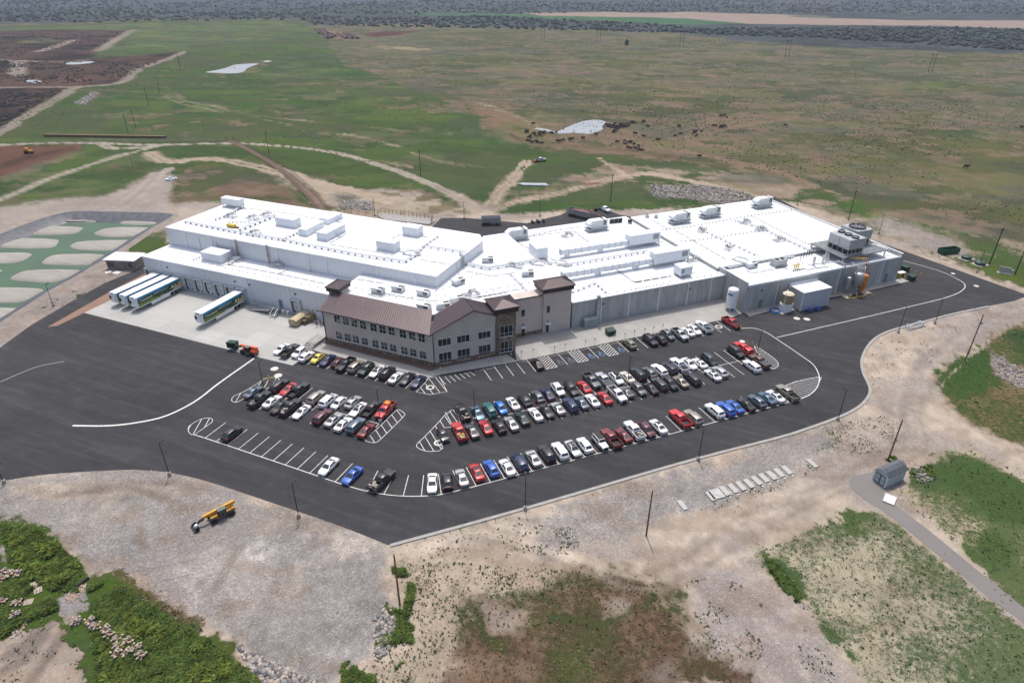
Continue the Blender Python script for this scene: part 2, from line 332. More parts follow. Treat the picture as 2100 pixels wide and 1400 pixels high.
region([(2080,690),(2200,660),(2200,740),(2100,745)], s=(100,110,66), v=DKG, c=.8, soft=2, warp=3)
region([(1090,1075),(1240,1010),(1400,958),(1600,900),(1700,872),(1770,905),(1730,950),(1620,985),(1400,1045),(1290,1105),(1150,1135)], s=GRAV, v=DKG, c=.04, g=1.0, soft=2.5, warp=4)
region([(1440,935),(1500,915),(1520,935),(1470,960)], s=(196,178,158), c=.02, soft=1.5, warp=2)
region([(1690,880),(1780,850),(1850,865),(1800,930),(1740,930)], s=(198,184,168), v=DKG, c=.15, soft=2, warp=2)
region([(1400,1190),(1500,1170),(1620,1260),(1680,1340),(1740,1420),(1500,1420),(1420,1290)], s=(186,175,168), v=DKG, c=.06, g=.5, soft=3, warp=5)
region([(1100,1095),(1180,1080),(1180,1130),(1100,1135)], s=(168,162,156), v=DKG, c=.3, g=.9, soft=1.5, warp=3)
# brown weedy ground, bottom centre
region([(850,1150),(960,1160),(1200,1165),(1330,1190),(1420,1260),(1520,1420),(700,1420),(760,1330),(830,1240)], s=(192,176,155), v=(84,100,54), c=.42, g=.4, soft=3, warp=6)
region([(985,1235),(1060,1215),(1180,1195),(1290,1200),(1340,1235),(1390,1265),(1470,1345),(1540,1450),(860,1450),(930,1340)], s=(130,113,94), v=(92,84,60), c=.5, g=.5, soft=2.2, warp=6)
region([(1160,1210),(1300,1205),(1340,1240),(1230,1260)], s=(108,84,66), c=.6, soft=1.6, warp=3)
BRN = [(960,1240),(1060,1215),(1180,1195),(1290,1200),(1390,1262),(1480,1345),(1560,1450),(840,1450),(920,1330)]
for sc_, cc, pt, aa in (((152,145,138),.25,4.1,.75), ((100,80,62),.6,5.3,.8), ((98,106,58),.8,6.7,.8), ((122,96,78),.5,9.1,.7)):
    region([(q[0]+pt, q[1]) for q in BRN], s=sc_, v=(84,104,46) if sc_[1] > sc_[0] else (90,76,56), c=cc, soft=3, warp=6, a=aa, patch=pt)
region([(1000,1230),(1090,1255),(1060,1300),(1010,1290)], s=(176,160,145), c=.2, soft=1.5, warp=3)
region([(1230,1245),(1290,1235),(1300,1262),(1240,1270)], s=(170,154,140), c=.2, soft=1.5, warp=3)
for P in ([(980,1240),(1000,1300),(1040,1330)], [(1080,1210),(1130,1240),(1150,1270)], [(1150,1270),(1260,1270),(1340,1245)], [(1330,1225),(1370,1260),(1400,1275)]):
    region(P, v=(72,92,44), s=(100,100,62), c=.75, line=1.1, soft=.8, warp=2.5, a=.7)
# gravel lot
GLOT = [(-200,1010),(0,985),(150,965),(330,963),(420,985),(560,1030),(700,1078),(795,1115),(815,1140),(808,1200),(790,1250),(740,1300),(690,1360),(640,1410),(560,1375),(470,1310),(420,1270),(350,1240),(250,1190),(180,1160),(130,1110),(60,1076),(-200,1060)]
region(GLOT, s=(163,159,155), v=(90,92,66), c=.03, g=1.0, soft=1.5, warp=3)
for P, sc_, a in (([(0,1000),(100,985),(250,980),(330,990),(300,1010),(120,1020),(0,1030)], (188,174,156), .9), ([(390,1150),(520,1100),(560,1180),(500,1230),(410,1220)], (214,208,200), .95), ([(585,1180),(615,1165),(618,1200),(595,1210)], (204,190,172), .9), ([(650,1100),(760,1110),(800,1130),(720,1150)], (206,194,182), .9), ([(100,1040),(260,1030),(280,1060),(150,1075)], (184,174,164), .7), ([(330,980),(380,990),(370,1020),(330,1010)], (200,184,164), .8)):
    region(P, s=sc_, g=.6, soft=3, warp=4, a=a)
for P, wd in (([(570,1175),(565,1200),(580,1220),(605,1225),(630,1210)], 1.3), ([(595,1165),(588,1190),(600,1205)], 1.1), ([(290,1085),(285,1105),(300,1125)], 1.2), ([(200,1000),(320,985),(450,1010)], 1.2), ([(120,1015),(260,1000),(380,1040)], 1.2), ([(440,1210),(470,1160),(490,1120)], 1.4)):
    region(P, s=(148,135,124), g=.6, line=wd*1.15, soft=.45, warp=.5, a=.9)
region([(240,1190),(330,1225),(400,1265),(430,1290),(380,1290),(300,1250),(230,1210)], s=(160,142,124), v=(112,90,66), c=.4, g=.6, soft=1.6, warp=4)
# lush weeds and sand, bottom left
region([(-300,1085),(0,1072),(60,1078),(110,1105),(170,1160),(176,1192),(230,1190),(340,1262),(430,1312),(480,1352),(570,1420),(-300,1420)], s=(94,100,58), v=(72,104,34), c=.9, g=.2, soft=1.5, warp=4)
region([(20,1108),(50,1115),(30,1140),(0,1145),(-40,1120)], s=GRAV, c=.1, g=1, soft=1.2, warp=2)
region([(110,1235),(150,1200),(178,1215),(170,1260),(125,1282),(105,1265)], s=(158,154,152), c=.05, g=1, soft=1, warp=2)
region([(-300,1330),(0,1315),(60,1280),(90,1270),(130,1290),(165,1330),(182,1370),(180,1430),(-300,1430)], s=(200,178,152), v=(72,96,52), c=.06, g=.2, soft=1.2, warp=2.5)
for P in ([(0,1352),(40,1325),(85,1290)], [(0,1375),(45,1350),(75,1310),(95,1285)], [(60,1400),(95,1350),(125,1300)]):
    region(P, s=(112,86,66), c=.05, line=1.7, soft=.5, warp=.7)
region([(300,1330),(420,1320),(520,1380),(560,1420),(250,1420)], s=(124,112,76), v=(88,100,44), c=.55, soft=3, warp=5)
region([(110,1300),(170,1290),(185,1340),(160,1330)], v=(70,100,56), c=.7, soft=1.5, warp=3)
# lawns, bottom right
region([(1535,1132),(1580,1115),(1650,1085),(1745,1050),(1800,1047),(1900,1120),(2100,1290),(2300,1460),(1790,1420),(1700,1310),(1640,1235),(1600,1200)], s=(182,173,148), v=(98,118,76), c=.50, g=.2, soft=1.2, warp=2.5)
region([(1540,1132),(1575,1135),(1640,1200),(1645,1235),(1610,1210)], v=(72,98,50), s=(120,130,80), c=.85, soft=1.5, warp=3)
region([(1720,1075),(1760,1050),(1790,1070),(1740,1095)], v=(78,104,52), s=(120,130,80), c=.7, soft=2, warp=3)
region([(1700,1290),(1740,1320),(1790,1380),(1740,1340)], v=(74,100,52), c=.75, soft=2, warp=4)
region([(1832,1012),(1880,982),(1940,930),(1990,915),(2100,978),(2300,1050),(2300,1400),(2100,1232),(1990,1142),(1900,1070)], s=(186,174,146), v=(96,116,70), c=.45, soft=1.5, warp=3)
region([(1850,1000),(1900,960),(1960,925),(2100,985),(2300,1060),(2300,1150),(2100,1080),(1980,1040),(1960,1010)], s=(92,116,62), v=(72,102,50), c=.76, soft=2, warp=4)
region([(1980,1100),(2060,1090),(2090,1130),(2060,1160),(1990,1130)], s=(110,124,72), v=(76,104,52), c=.8, soft=2, warp=4)
for P in ([(1700,880),(1740,905),(1760,930),(1740,960),(1690,950)], [(1765,905),(1830,880),(1850,900),(1800,930)], [(1880,930),(1940,925),(1900,970),(1860,975)], [(1560,975),(1660,945),(1665,960),(1570,990)], [(1500,1010),(1600,985),(1660,985),(1500,1040),(1440,1060)]):
    region(P, v=(78,100,52), c=.5, soft=2, warp=3)
# wheel tracks on the dirt roads near the lot
for P, nn in (([(2100,628),(1990,690),(1905,760),(1872,835),(1880,905),(1835,935),(1745,985)], 5), ([(1745,975),(1640,1020),(1520,1070),(1400,1150),(1330,1180),(1180,1130),(1000,1085)], 4), ([(1880,900),(1760,925),(1650,985),(1500,1035)], 4), ([(1560,1110),(1450,1180),(1560,1290),(1650,1400)], 4), ([(20,470),(120,440),(240,425),(330,345)], 4), ([(860,1130),(1000,1070),(1100,1075)], 2)):
    L_ = crv(GP(P), 6)
    for k in range(nn):
        o_ = (k-(nn-1)/2)*1.9+random.uniform(-.4, .4); Q_ = []
        for i in range(len(L_)):
            t_ = (L_[min(i+1, len(L_)-1)]-L_[max(i-1, 0)]).normalized(); Q_.append(L_[i]+Vector((-t_.y, t_.x))*(o_+math.sin(i*.4+k)*.5))
        I_ = np.where((np.abs(X-L_[len(L_)//2].x) < 120) & (np.abs(Y-L_[len(L_)//2].y) < 120))[0]
        d_ = ldist(X[I_], Y[I_], Q_); m_ = sst(.55, .15, d_)*.5 if False else np.clip(1-d_/.75, 0, 1)*.6*(.4+wff[I_]); soil[I_] = soil[I_]*(1-m_[:, None])+np.array(alb(*((158,146,136) if k % 2 else (212,200,184))))*m_[:, None]; cov[I_] *= 1-m_
# worn, uneven soil close to the plant
nr = 1-sst(230, 330, RD1)
b1, b2, b3 = fbm(X/1.1, Y/1.1, 3, 101)-.5, fbm(X/5, Y/4, 4, 103)-.5, fbm(X/17, Y/11, 4, 107)
soil *= (1+nr*(b1*.5+b2*.5))[:, None]
gq = (nr*sst(.5, .6, b3)*.55*(cov < .3))[:, None]; soil = soil*(1-gq)+np.array(alb(164, 156, 150))*gq; grit = np.clip(grit+gq[:, 0]*.6, 0, 1)
dk = (nr*sst(.57, .66, fbm(X/8, Y/3.2, 4, 109))*.35)[:, None]; soil = soil*(1-dk)+np.array(alb(150, 128, 106))*dk
cov = cov+nr*np.where((cov > .03) & (cov < .35), (fbm(X/6, Y/6, 4, 113)-.5)*.5, 0); cov = np.clip(cov, 0, 1)
# mosaic of the open range: bare earth, olive and green swards
farm = sst(120, 190, np.hypot(X-30, Y-165)) if False else sst(-6, 6, Y-(232-np.abs(X-20)*.16))*sst(0, 40, RD1-205)
isg = (cov > .6); isr = (cov > .15) & ~isg
for grp, rgb, pv, sx, th, a, cv in ((isr, (134,112,96), None, 24, .53, .6, .15), (isr, (106,110,74), (90,100,62), 17, .54, .6, .6), (isr, (90,98,82), (78,88,68), 33, .54, .6, .5), (isr, (120,118,70), (104,112,58), 44, .57, .45, .5), (isr, (146,124,106), None, 9, .60, .6, .1),
                                    (isg, (110,102,76), (88,98,58), 21, .54, .7, .4), (isg, (72,94,54), (62,88,44), 14, .53, .7, .9), (isg, (104,126,60), (92,120,48), 38, .56, .55, .8), (isg, (120,106,84), None, 8, .62, .5, .25), (isg, (88,100,70), (78,92,62), 55, .5, .6, .6)):
    mkk = grp*farm*sst(th, th+.07, fbm(X/sx+Y/sx*.3, Y/(sx*.62), 5, int(sx*7+rgb[0])))*a*(1-nomos)
    soil = soil*(1-mkk[:, None])+np.array(alb(*rgb))*mkk[:, None]; cov = cov*(1-mkk)+cv*mkk
    if pv: vcol = vcol*(1-mkk[:, None])+np.array(alb(*dsat(pv)))*mkk[:, None]
# mottling of the open pasture
far_ = sst(70, 150, np.hypot(X-20, Y-170))
m1, m2 = fbm(X/26, Y/17, 4, 71)-.5, fbm(X/75, Y/50, 3, 83)-.5
cov = np.where(cov > .2, np.clip(cov+(m1*1.5+m2*.9)*far_, .03, 1), cov)
q_ = np.clip(.5+(m2*2.2+m1*1.2), 0, 1)[:, None]
tint = np.array([1.18, 1.03, .95])*q_+np.array([.84, .93, .98])*(1-q_)
fe = (far_*sst(.15, .3, cov))[:, None]; vcol = vcol*(1-fe)+vcol*tint*fe
wet = sdist(X, Y, GP(LAG))
Z = zgA(X, Y); Z = np.where(wet > 1.0, -4.5, Z)
me = bpy.data.meshes.new('ground')
V = np.stack([X, Y, Z], 1).astype(np.float32)
ii, jj = np.meshgrid(np.arange(NR-1), np.arange(NA), indexing='ij')
j2 = (jj+1) % NA
Fq = np.stack([ii*NA+jj, (ii+1)*NA+jj, (ii+1)*NA+j2, ii*NA+j2], -1).reshape(-1, 4)[:, ::-1]
me.vertices.add(NV); me.vertices.foreach_set('co', V.ravel())
nf = len(Fq); me.loops.add(nf*4); me.loops.foreach_set('vertex_index', Fq.ravel().astype(np.int32))
me.polygons.add(nf); me.polygons.foreach_set('loop_start', np.arange(0, nf*4, 4, dtype=np.int32)); me.update(calc_edges=True)
me.polygons.foreach_set('use_smooth', np.ones(nf, bool))
def cattr(n, arr):
    a = me.attributes.new(n, 'FLOAT_COLOR', 'POINT'); a.data.foreach_set('color', np.concatenate([arr, np.ones((NV, 1))], 1).astype(np.float32).ravel())
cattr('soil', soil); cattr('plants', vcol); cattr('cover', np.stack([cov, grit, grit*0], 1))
gm = bpy.data.materials.new('ground_soil_and_plants'); gm.use_nodes = True; n = gm.node_tree; L = n.links; bs = n.nodes['Principled BSDF']
bs.inputs['Roughness'].default_value = .95; bs.inputs['Specular IOR Level'].default_value = .1
def nd(t, **k):
    x = n.nodes.new(t)
    for a, b in k.items(): setattr(x, a, b)
    return x
def att(nm): return nd('ShaderNodeAttribute', attribute_name=nm)
def math_(op, a, b=None, c=None, clamp=False):
    x = nd('ShaderNodeMath', operation=op, use_clamp=clamp)
    for k, q in enumerate((a, b, c)):
        if q is None: continue
        if isinstance(q, (int, float)): x.inputs[k].default_value = q
        else: L.new(q, x.inputs[k])
    return x.outputs[0]
tc = nd('ShaderNodeTexCoord')
def noise(s, d=4, r=.55):
    x = nd('ShaderNodeTexNoise'); x.inputs['Scale'].default_value = s; x.inputs['Detail'].default_value = d; x.inputs['Roughness'].default_value = r
    L.new(tc.outputs['Object'], x.inputs['Vector']); return x.outputs[0]
aS, aV, aK = att('soil'), att('plants'), att('cover'); sp = nd('ShaderNodeSeparateColor'); L.new(aK.outputs['Color'], sp.inputs[0])
na2 = noise(3.6, 4, .65)
na, nb, nc, ng = noise(1.1, 5, .6), noise(.13, 4), noise(.035, 4), noise(5.5, 3, .7)
thr = math_('ADD', math_('ADD', math_('MULTIPLY', na, .40), math_('MULTIPLY', na2, .34)), math_('MULTIPLY', nb, .26))
thr = math_('MULTIPLY_ADD', thr, 2.2, -.6)
fac = math_('MULTIPLY_ADD', math_('SUBTRACT', math_('MULTIPLY_ADD', sp.outputs[0], 1.12, -.09), thr), 4.5, .5, clamp=True)
tone = math_('ADD', math_('MULTIPLY_ADD', nb, .5, .74), math_('MULTIPLY_ADD', nc, .35, -.17))
gg = math_('MULTIPLY', math_('SUBTRACT', ng, .5), math_('MULTIPLY', sp.outputs[1], 1.7))
vo = nd('ShaderNodeTexVoronoi'); vo.inputs['Scale'].default_value = 3.4; L.new(tc.outputs['Object'], vo.inputs['Vector']); vs = nd('ShaderNodeSeparateColor'); L.new(vo.outputs['Color'], vs.inputs[0])
gg = math_('ADD', gg, math_('MULTIPLY', math_('SUBTRACT', math_('POWER', vs.outputs[0], 2.5), .28), math_('MULTIPLY', sp.outputs[1], .42)))
tone2 = math_('ADD', tone, gg)
s2 = nd('ShaderNodeMix', data_type='RGBA', blend_type='MULTIPLY'); s2.inputs[0].default_value = 1; L.new(aS.outputs['Color'], s2.inputs[6]); L.new(tone2, s2.inputs[7])
v2 = nd('ShaderNodeMix', data_type='RGBA', blend_type='MULTIPLY'); v2.inputs[0].default_value = 1; L.new(aV.outputs['Color'], v2.inputs[6]); L.new(math_('ADD', math_('MULTIPLY_ADD', na, .9, .1), math_('MULTIPLY', na2, .9)), v2.inputs[7])
fm = nd('ShaderNodeMix', data_type='RGBA'); L.new(fac, fm.inputs[0]); L.new(s2.outputs[2], fm.inputs[6]); L.new(v2.outputs[2], fm.inputs[7])
L.new(fm.outputs[2], bs.inputs['Base Color'])
bp = nd('ShaderNodeBump'); bp.inputs['Strength'].default_value = .5; bp.inputs['Distance'].default_value = .25
L.new(math_('ADD', math_('MULTIPLY', fac, .8), math_('MULTIPLY', ng, .35)), bp.inputs['Height']); L.new(bp.outputs[0], bs.inputs['Normal'])
me.materials.append(gm)
ground = bpy.data.objects.new('ground', me); COL.objects.link(ground); ground['kind'] = 'structure'
# ------------------------------------------------------------------ paving
def pave_mat(name, col, streak, var, spk, joint=None, rough=.9, rot=TA, worn=0, jc=.07):
    mt = bpy.data.materials.new(name); mt.use_nodes = True; n = mt.node_tree; L = n.links; bs = n.nodes['Principled BSDF']
    bs.inputs['Roughness'].default_value = rough; bs.inputs['Specular IOR Level'].default_value = .2
    tc = n.nodes.new('ShaderNodeTexCoord'); mp = n.nodes.new('ShaderNodeMapping'); mp.inputs['Rotation'].default_value = (0, 0, -rot)
    L.new(tc.outputs['Object'], mp.inputs['Vector'])
    mp2 = n.nodes.new('ShaderNodeMapping'); mp2.inputs['Scale'].default_value = (streak[0], streak[1], 1); L.new(mp.outputs[0], mp2.inputs['Vector'])
    def noi(src, s, d, r=.55):
        x = n.nodes.new('ShaderNodeTexNoise'); x.inputs['Scale'].default_value = s; x.inputs['Detail'].default_value = d; x.inputs['Roughness'].default_value = r
        L.new(src, x.inputs['Vector']); return x.outputs[0]
    def mth(op, a, b, c=None):
        x = n.nodes.new('ShaderNodeMath'); x.operation = op
        for k, q in enumerate((a, b, c)):
            if q is None: continue
            if isinstance(q, (int, float)): x.inputs[k].default_value = q
            else: L.new(q, x.inputs[k])
        return x.outputs[0]
    a = noi(mp2.outputs[0], 1, 4); b = noi(tc.outputs['Object'], .05, 3); c = noi(tc.outputs['Object'], 4, 4, .75)
    t = mth('ADD', mth('MULTIPLY', mth('SUBTRACT', a, .5), var*2.2), mth('MULTIPLY', mth('SUBTRACT', b, .5), var*2.4))
    t = mth('ADD', t, mth('MULTIPLY', mth('SUBTRACT', c, .5), spk)); t = mth('ADD', t, 1.0)
    if worn:
        d1 = noi(mp2.outputs[0], 2.3, 7, .68); d2 = noi(tc.outputs['Object'], .33, 6, .7)
        for q, amt, lo in ((d1, worn, .50), (d2, worn*.8, .53), (d2, -worn*.5, .44)):
            mr = n.nodes.new('ShaderNodeMapRange'); mr.inputs[1].default_value = lo; mr.inputs[2].default_value = lo+(.12 if amt > 0 else -.1); L.new(q, mr.inputs[0]); t = mth('ADD', t, mth('MULTIPLY', mr.outputs[0], amt))
    if joint:
        br = n.nodes.new('ShaderNodeTexBrick'); br.offset = 0; br.inputs['Scale'].default_value = 1; br.inputs['Brick Width'].default_value = joint[0]; br.inputs['Row Height'].default_value = joint[1]
        br.inputs['Mortar Size'].default_value = joint[2]; br.inputs['Color1'].default_value = (1-jc, 1-jc, 1-jc, 1); br.inputs['Color2'].default_value = (1+jc, 1+jc, 1+jc, 1); br.inputs['Mortar'].default_value = (.72, .72, .72, 1)
        L.new(mp.outputs[0], br.inputs['Vector']); mj = n.nodes.new('ShaderNodeMix'); mj.data_type = 'RGBA'; mj.blend_type = 'MULTIPLY'; mj.inputs[0].default_value = 1
        L.new(br.outputs[0], mj.inputs[6]); L.new(t, mj.inputs[7]); t = mj.outputs[2]
    mx = n.nodes.new('ShaderNodeMix'); mx.data_type = 'RGBA'; mx.blend_type = 'MULTIPLY'; mx.inputs[0].default_value = 1
    mx.inputs[6].default_value = (*col, 1); L.new(t, mx.inputs[7]); L.new(mx.outputs[2], bs.inputs['Base Color'])
    return mt
ASPH = pave_mat('asphalt', alb(72, 72, 74), (.022, .25), .30, .35, worn=.30)
ASPH2 = pave_mat('weathered_asphalt', alb(150, 145, 142), (.2, .2), .10, .25)
CONC = pave_mat('slab_concrete', alb(212, 212, 207), (.05, .5), .07, .1, (6.1, 4.6, .03))
CONCR = pave_mat('walk_concrete', alb(200, 198, 192), (.3, .3), .08, .1, (3.2, 3.2, .03), rot=TB)
KERBC = M('kerb_concrete', alb(190, 188, 182), .9, 0, .12, .8, .2)
def struct(name, mb, m, **k): o = mb.build(name, m, **k); o['kind'] = 'structure'; return o
OUT = [(-330,905),(-120,775),(0,713),(63,667),(140,622),(214,581),(283,552),(303,541),(420,560),(680,560),(880,471),(905,447),(955,447),(1010,452),(1080,458),(1150,441),(1166,432),(1240,428),(1272,441),(1300,445),(1590,404),(1640,431),(1752,479),(1900,531),(2020,574),(2110,606),(2080,617)]
KERB = [(2080,617),(1962,641),(1900,657),(1845,671),(1810,683),(1788,697),(1773,716),(1764,740),(1767,764),(1777,786),(1781,800),(1776,815),(1757,834),(1718,854),(1640,882),(1590,897),(1400,946.5),(1077,1040),(800,1116)]
EDGE = [(795,1117),(700,1079),(560,1031),(430,988),(350,969),(290,963.5),(250,963),(100,972),(0,986),(-150,1005),(-330,1040)]
kc = crv(GP(KERB), 6)
asph_poly = GP(OUT)+kc[1:]+crv(GP(EDGE), 5)
struct('parking_asphalt', MB().sheet(asph_poly, .03), ASPH)
kb = MB()
kin = [Vector(p) for p in kc]
for i in range(3, len(kin)-1):
    a, b = kin[i], kin[i+1]; t = (b-a).normalized(); q = Vector((-t.y, t.x))
    if (a+q).y > a.y: pass
    t2 = (kin[min(i+2, len(kin)-1)]-b).normalized() if i+2 < len(kin) else t; q2 = Vector((-t2.y, t2.x))
    t0 = (a-kin[i-1]).normalized(); q0 = ((Vector((-t0.y, t0.x))+q)/2).normalized(); q1 = ((q+q2)/2).normalized()
    s_ = -1 if (a+q*3-Vector((0, 0))).length > (a-q*3).length else 1
    lo, hi = .0, .17
    P = [a+q0*.0, a+q0*.62, b+q1*.62, b+q1*.0]
    if i == 3: sgn = 1
    kb.prism(P, .0, hi)
struct('kerb', kb, KERBC)
pth = [(1742,983),(1768,972),(1800,968),(1830,985),(1856,988),(1850,998),(1812,1008),(1832,1032),(1900,1083),(2000,1165),(2100,1246),(2300,1410),(2300,1450),(2100,1278),(2040,1235),(1940,1152),(1830,1062),(1770,1022),(1748,1003)]
struct('shed_path', MB().sheet(crv(GP(pth), 3, True), .03), ASPH2)
struct('shale_verge', MB().sheet(GP([(97,671),(118,668),(176,640),(248,609),(306,578),(304,563),(298,561),(240,590)]), .045), pave_mat('shale', alb(172,140,122), (.3,.3), .12, .3))
# concrete aprons
ap = [Wp(-37.2, -21.6), Wp(22.5, -21.6), Wp(31.2, -21.4), Wp(31.2, -9), Wp(31.2, 0.2), Wp(-38, .2)]
struct('dock_apron', MB().sheet([p.xy for p in ap], .05), CONC)
lw = GP([(640,720),(660,723),(760,747),(879,775),(905,768),(1062,742)])
plz = [Rp(-17.3, .5), Rp(47.5, .5), Rp(47.5, -9)]+[G(1510,640), G(1525,641), G(1505,650), G(1477,657.6), G(1260,701), G(1060,742)]+[Rp(-17.6, -5.5)]
struct('plaza_pavement', MB().prism([p.xy for p in plz], 0, .15, 0, 1), [KERBC, CONCR])
sw = GP([(648,700),(672,707),(700,714),(760,730),(850,752),(882,762),(905,755),(985,738),(1040,728),(1062,742),(905,768),(880,776),(760,748),(660,724),(638,717)])
struct('office_sidewalk', MB().prism(sw, 0, .15, 0, 1), [KERBC, CONCR])
bd = GP([(668,705),(676,690),(891,748),(1058,722),(1041,727.5),(985,737.5),(905,754.5),(882,761.5),(850,751.5),(760,729.5),(700,713.5)])
struct('gravel_bed', MB().sheet(bd, .12), pave_mat('bed_gravel', alb(146,116,102), (.5,.5), .1, .5))
struct('utility_pavement', MB().prism([Rp(47.5,-9).xy, Rp(61.8,-9).xy, Rp(61.8,-13.2).xy, Rp(56.3,-14.4).xy, Rp(55.5,-11.4).xy, Rp(47.3,-12).xy], 0, .14, 0, 1), [KERBC, CONCR])
struct('tank_pavement', MB().prism([Rp(74,-9).xy, Rp(106.5,-9).xy, Rp(106.8,-11.2).xy, Rp(89.5,-11.7).xy, Rp(89.5,-13.4).xy, Rp(80,-13.4).xy, Rp(80,-11.2).xy, Rp(74,-11).xy], 0, .14, 0, 1), [KERBC, CONCR])
struct('rear_pad', MB().prism(GP([(772,443),(780,438),(890,450),(893,455),(880,462),(790,452)]), 0, .4), KERBC)
# ------------------------------------------------------------------ painted markings
def mark_mat(name, col):
    mt = bpy.data.materials.new(name); mt.use_nodes = True; n = mt.node_tree; L = n.links; bs = n.nodes['Principled BSDF']; bs.inputs['Roughness'].default_value = .7
    tc = n.nodes.new('ShaderNodeTexCoord'); no = n.nodes.new('ShaderNodeTexNoise'); no.inputs['Scale'].default_value = 2.2; no.inputs['Detail'].default_value = 8; no.inputs['Roughness'].default_value = .7
    L.new(tc.outputs['Object'], no.inputs[0]); mr = n.nodes.new('ShaderNodeMapRange'); mr.inputs[1].default_value = .36; mr.inputs[2].default_value = .46; L.new(no.outputs[0], mr.inputs[0])
    mx = n.nodes.new('ShaderNodeMix'); mx.data_type = 'RGBA'; mx.inputs[6].default_value = (*[.45*c+.03 for c in col], 1); mx.inputs[7].default_value = (*col, 1)
    L.new(mr.outputs[0], mx.inputs[0]); L.new(mx.outputs[2], bs.inputs['Base Color']); return mt
mk = MB(); MZ = .038; LW = .125
def ln(a, b, w=LW, mi=0, z=MZ): mk.strip([Vector(a).to_2d() if len(a) > 2 else Vector(a), Vector(b).to_2d() if len(b) > 2 else Vector(b)], w, z, mi)
def pl(px, w=LW, n=8, mi=0, z=MZ): mk.strip(crv(GP(px), n) if n > 1 else GP(px), w, z, mi)
def stalls(p0, p1, d, ln_=5.5, skip=(), both=False, front=True, w=2.71):
    a, b = G(*p0).xy, G(*p1).xy; n_ = max(1, round((b-a).length/w))
    if front: mk.strip([a, b], LW, MZ+.004)
    for k in range(n_+1):
        if k in skip: continue
        q = a+(b-a)*k/n_; ln(q-d*ln_ if both else q, q+d*ln_, LW)
    return n_
# front row of the right block (with the fan of bays round the corner) and left row
pl([(395,891),(420.5,898),(572.9,949),(700,992),(753.6,1007),(790,1013.5),(826.8,1016.8),(864,1017),(905,1013.6),(946,1004),(976.8,996.4)], .16, 6, 0, MZ+.004)
stalls((976.8,996.4), (1617,824.8), aC, front=False)
pl([(976.8,996.4),(1617,824.8)], .14, 1, 0, MZ+.002)
stalls((420.5,898), (687,987.5), aD, front=False)
for a, b in (((753.6,1007),(775,965)), ((787,1013),(809,973)), ((826.8,1016.8),(838,974)), ((864,1017),(868.9,974)), ((905,1013.6),(899,971.5)), ((946,1004),(928.5,964.3))):
    ln(G(*a), G(*b))
# left double row, office row
stalls((568,811), (777.3,869), aD, both=True)
stalls((661,724.5), (878,776), -aD, front=False)
# right double row, kerb row
stalls((930,875.3), (1533,736.1), aC, both=True)
n_ = stalls((990.6,755.6), (1470,659), -aC, front=False)
ln(G(1484,659), G(1507,678))
def hatch(poly, ang, step=.95, w=.13, outline=True, mi=0):
    P = [Vector(p) for p in poly]; d = Vector((math.cos(ang), math.sin(ang))); q = Vector((-d.y, d.x)); pr = [p.dot(q) for p in P]
    s = min(pr)+step*.6
    while s < max(pr):
        xs = []
        for k in range(len(P)):
            a, b = P[k], P[(k+1) % len(P)]; pa, pb = a.dot(q)-s, b.dot(q)-s
            if pa*pb < 0: xs.append((a+(b-a)*(pa/(pa-pb))).dot(d))
        xs.sort()
        for k in range(0, len(xs)-1, 2):
            if xs[k+1]-xs[k] > .25: ln(d*xs[k]+q*s, d*xs[k+1]+q*s, w, mi)
        s += step
    if outline: mk.strip(P, LW, MZ+.004, mi, closed=True)
kb0, kb1 = G(990.6,755.6).xy, G(1470,659).xy; bay = (kb1-kb0)/n_
for k in (5, 8, 11):
    p = kb0+bay*k; hatch([p, p+bay, p+bay-aC*5.5, p-aC*5.5], TB-R(62)+R(90)+R(8), .62, .16, False); mk.strip([p-aC*5.5, p+bay-aC*5.5], LW, MZ+.004)
VC = math.atan2(aC.y, aC.x); VD = math.atan2(aD.y, aD.x)
hatch(crv(GP([(854,804),(879.5,775.5),(901,772),(917,803),(882,809)]), 1, True), VC+R(6), 1.5)
for k in range(7): ln(G(902+10.2*k, 774.5-2.05*k), G(914+10.1*k, 788-3*k), .12)
hatch(crv(GP([(748.8,903),(756,894),(781,872),(812,842),(820,841),(829,847),(829,852),(815,867),(781,900),(768,907.5)]), 3, True), VC+R(8), 1.55)
hatch(crv(GP([(854,912),(870,896),(902,863),(912,851),(921,845),(930,841),(945,868),(920,876),(896,883),(908,919),(890,925),(875,925),(860,920)]), 2, True), VC+R(4), 1.5)
hatch(crv(GP([(475,820),(480,812),(500,803),(530,785),(545,776),(562,774),(572,777),(568,785),(545,798),(505,815),(488,824),(479,824)]), 3, True), VC-R(20), 1.5)
hatch(crv(GP([(386,880),(390,872),(410,860),(425,857),(435,859),(434,866),(420,876),(398,891),(389,888)]), 3, True), VC-R(18), 1.5)
hatch(GP([(538,725),(561,707),(576,703.5),(571,709),(560,719),(551,729)]), VC-R(16), 1.5)
hatch(crv(GP([(1547,712),(1560,716),(1590,737),(1596,748),(1591,754),(1578,753)]), 3, True), VC+R(60), .85)
hatch(crv(GP([(1617,824.5),(1640,818.5),(1661,809),(1675,795),(1680,782),(1679,773),(1612,790)]), 3, True), VC+R(48), .85)
pl([(1640,818.5),(1661,809),(1675,795),(1680,780),(1678,765),(1668,748),(1650,734),(1600,700),(1570,681),(1545,673),(1520,673.5)], .2, 6, 0, MZ+.008)
pl([(1593,692),(1780,649),(1860,630),(1930,613),(1960,603),(1975,594),(1979,586),(1970,576),(1930,557),(1880,542),(1852,535)], .2, 6)
pl([(521,735),(450,785),(410,816),(375,837),(330,856),(270,868),(215,873),(149,872.5)], .45, 6)
pl([(-40,793),(0,783),(35,768),(80,751),(132,741)], .22, 6, 1)
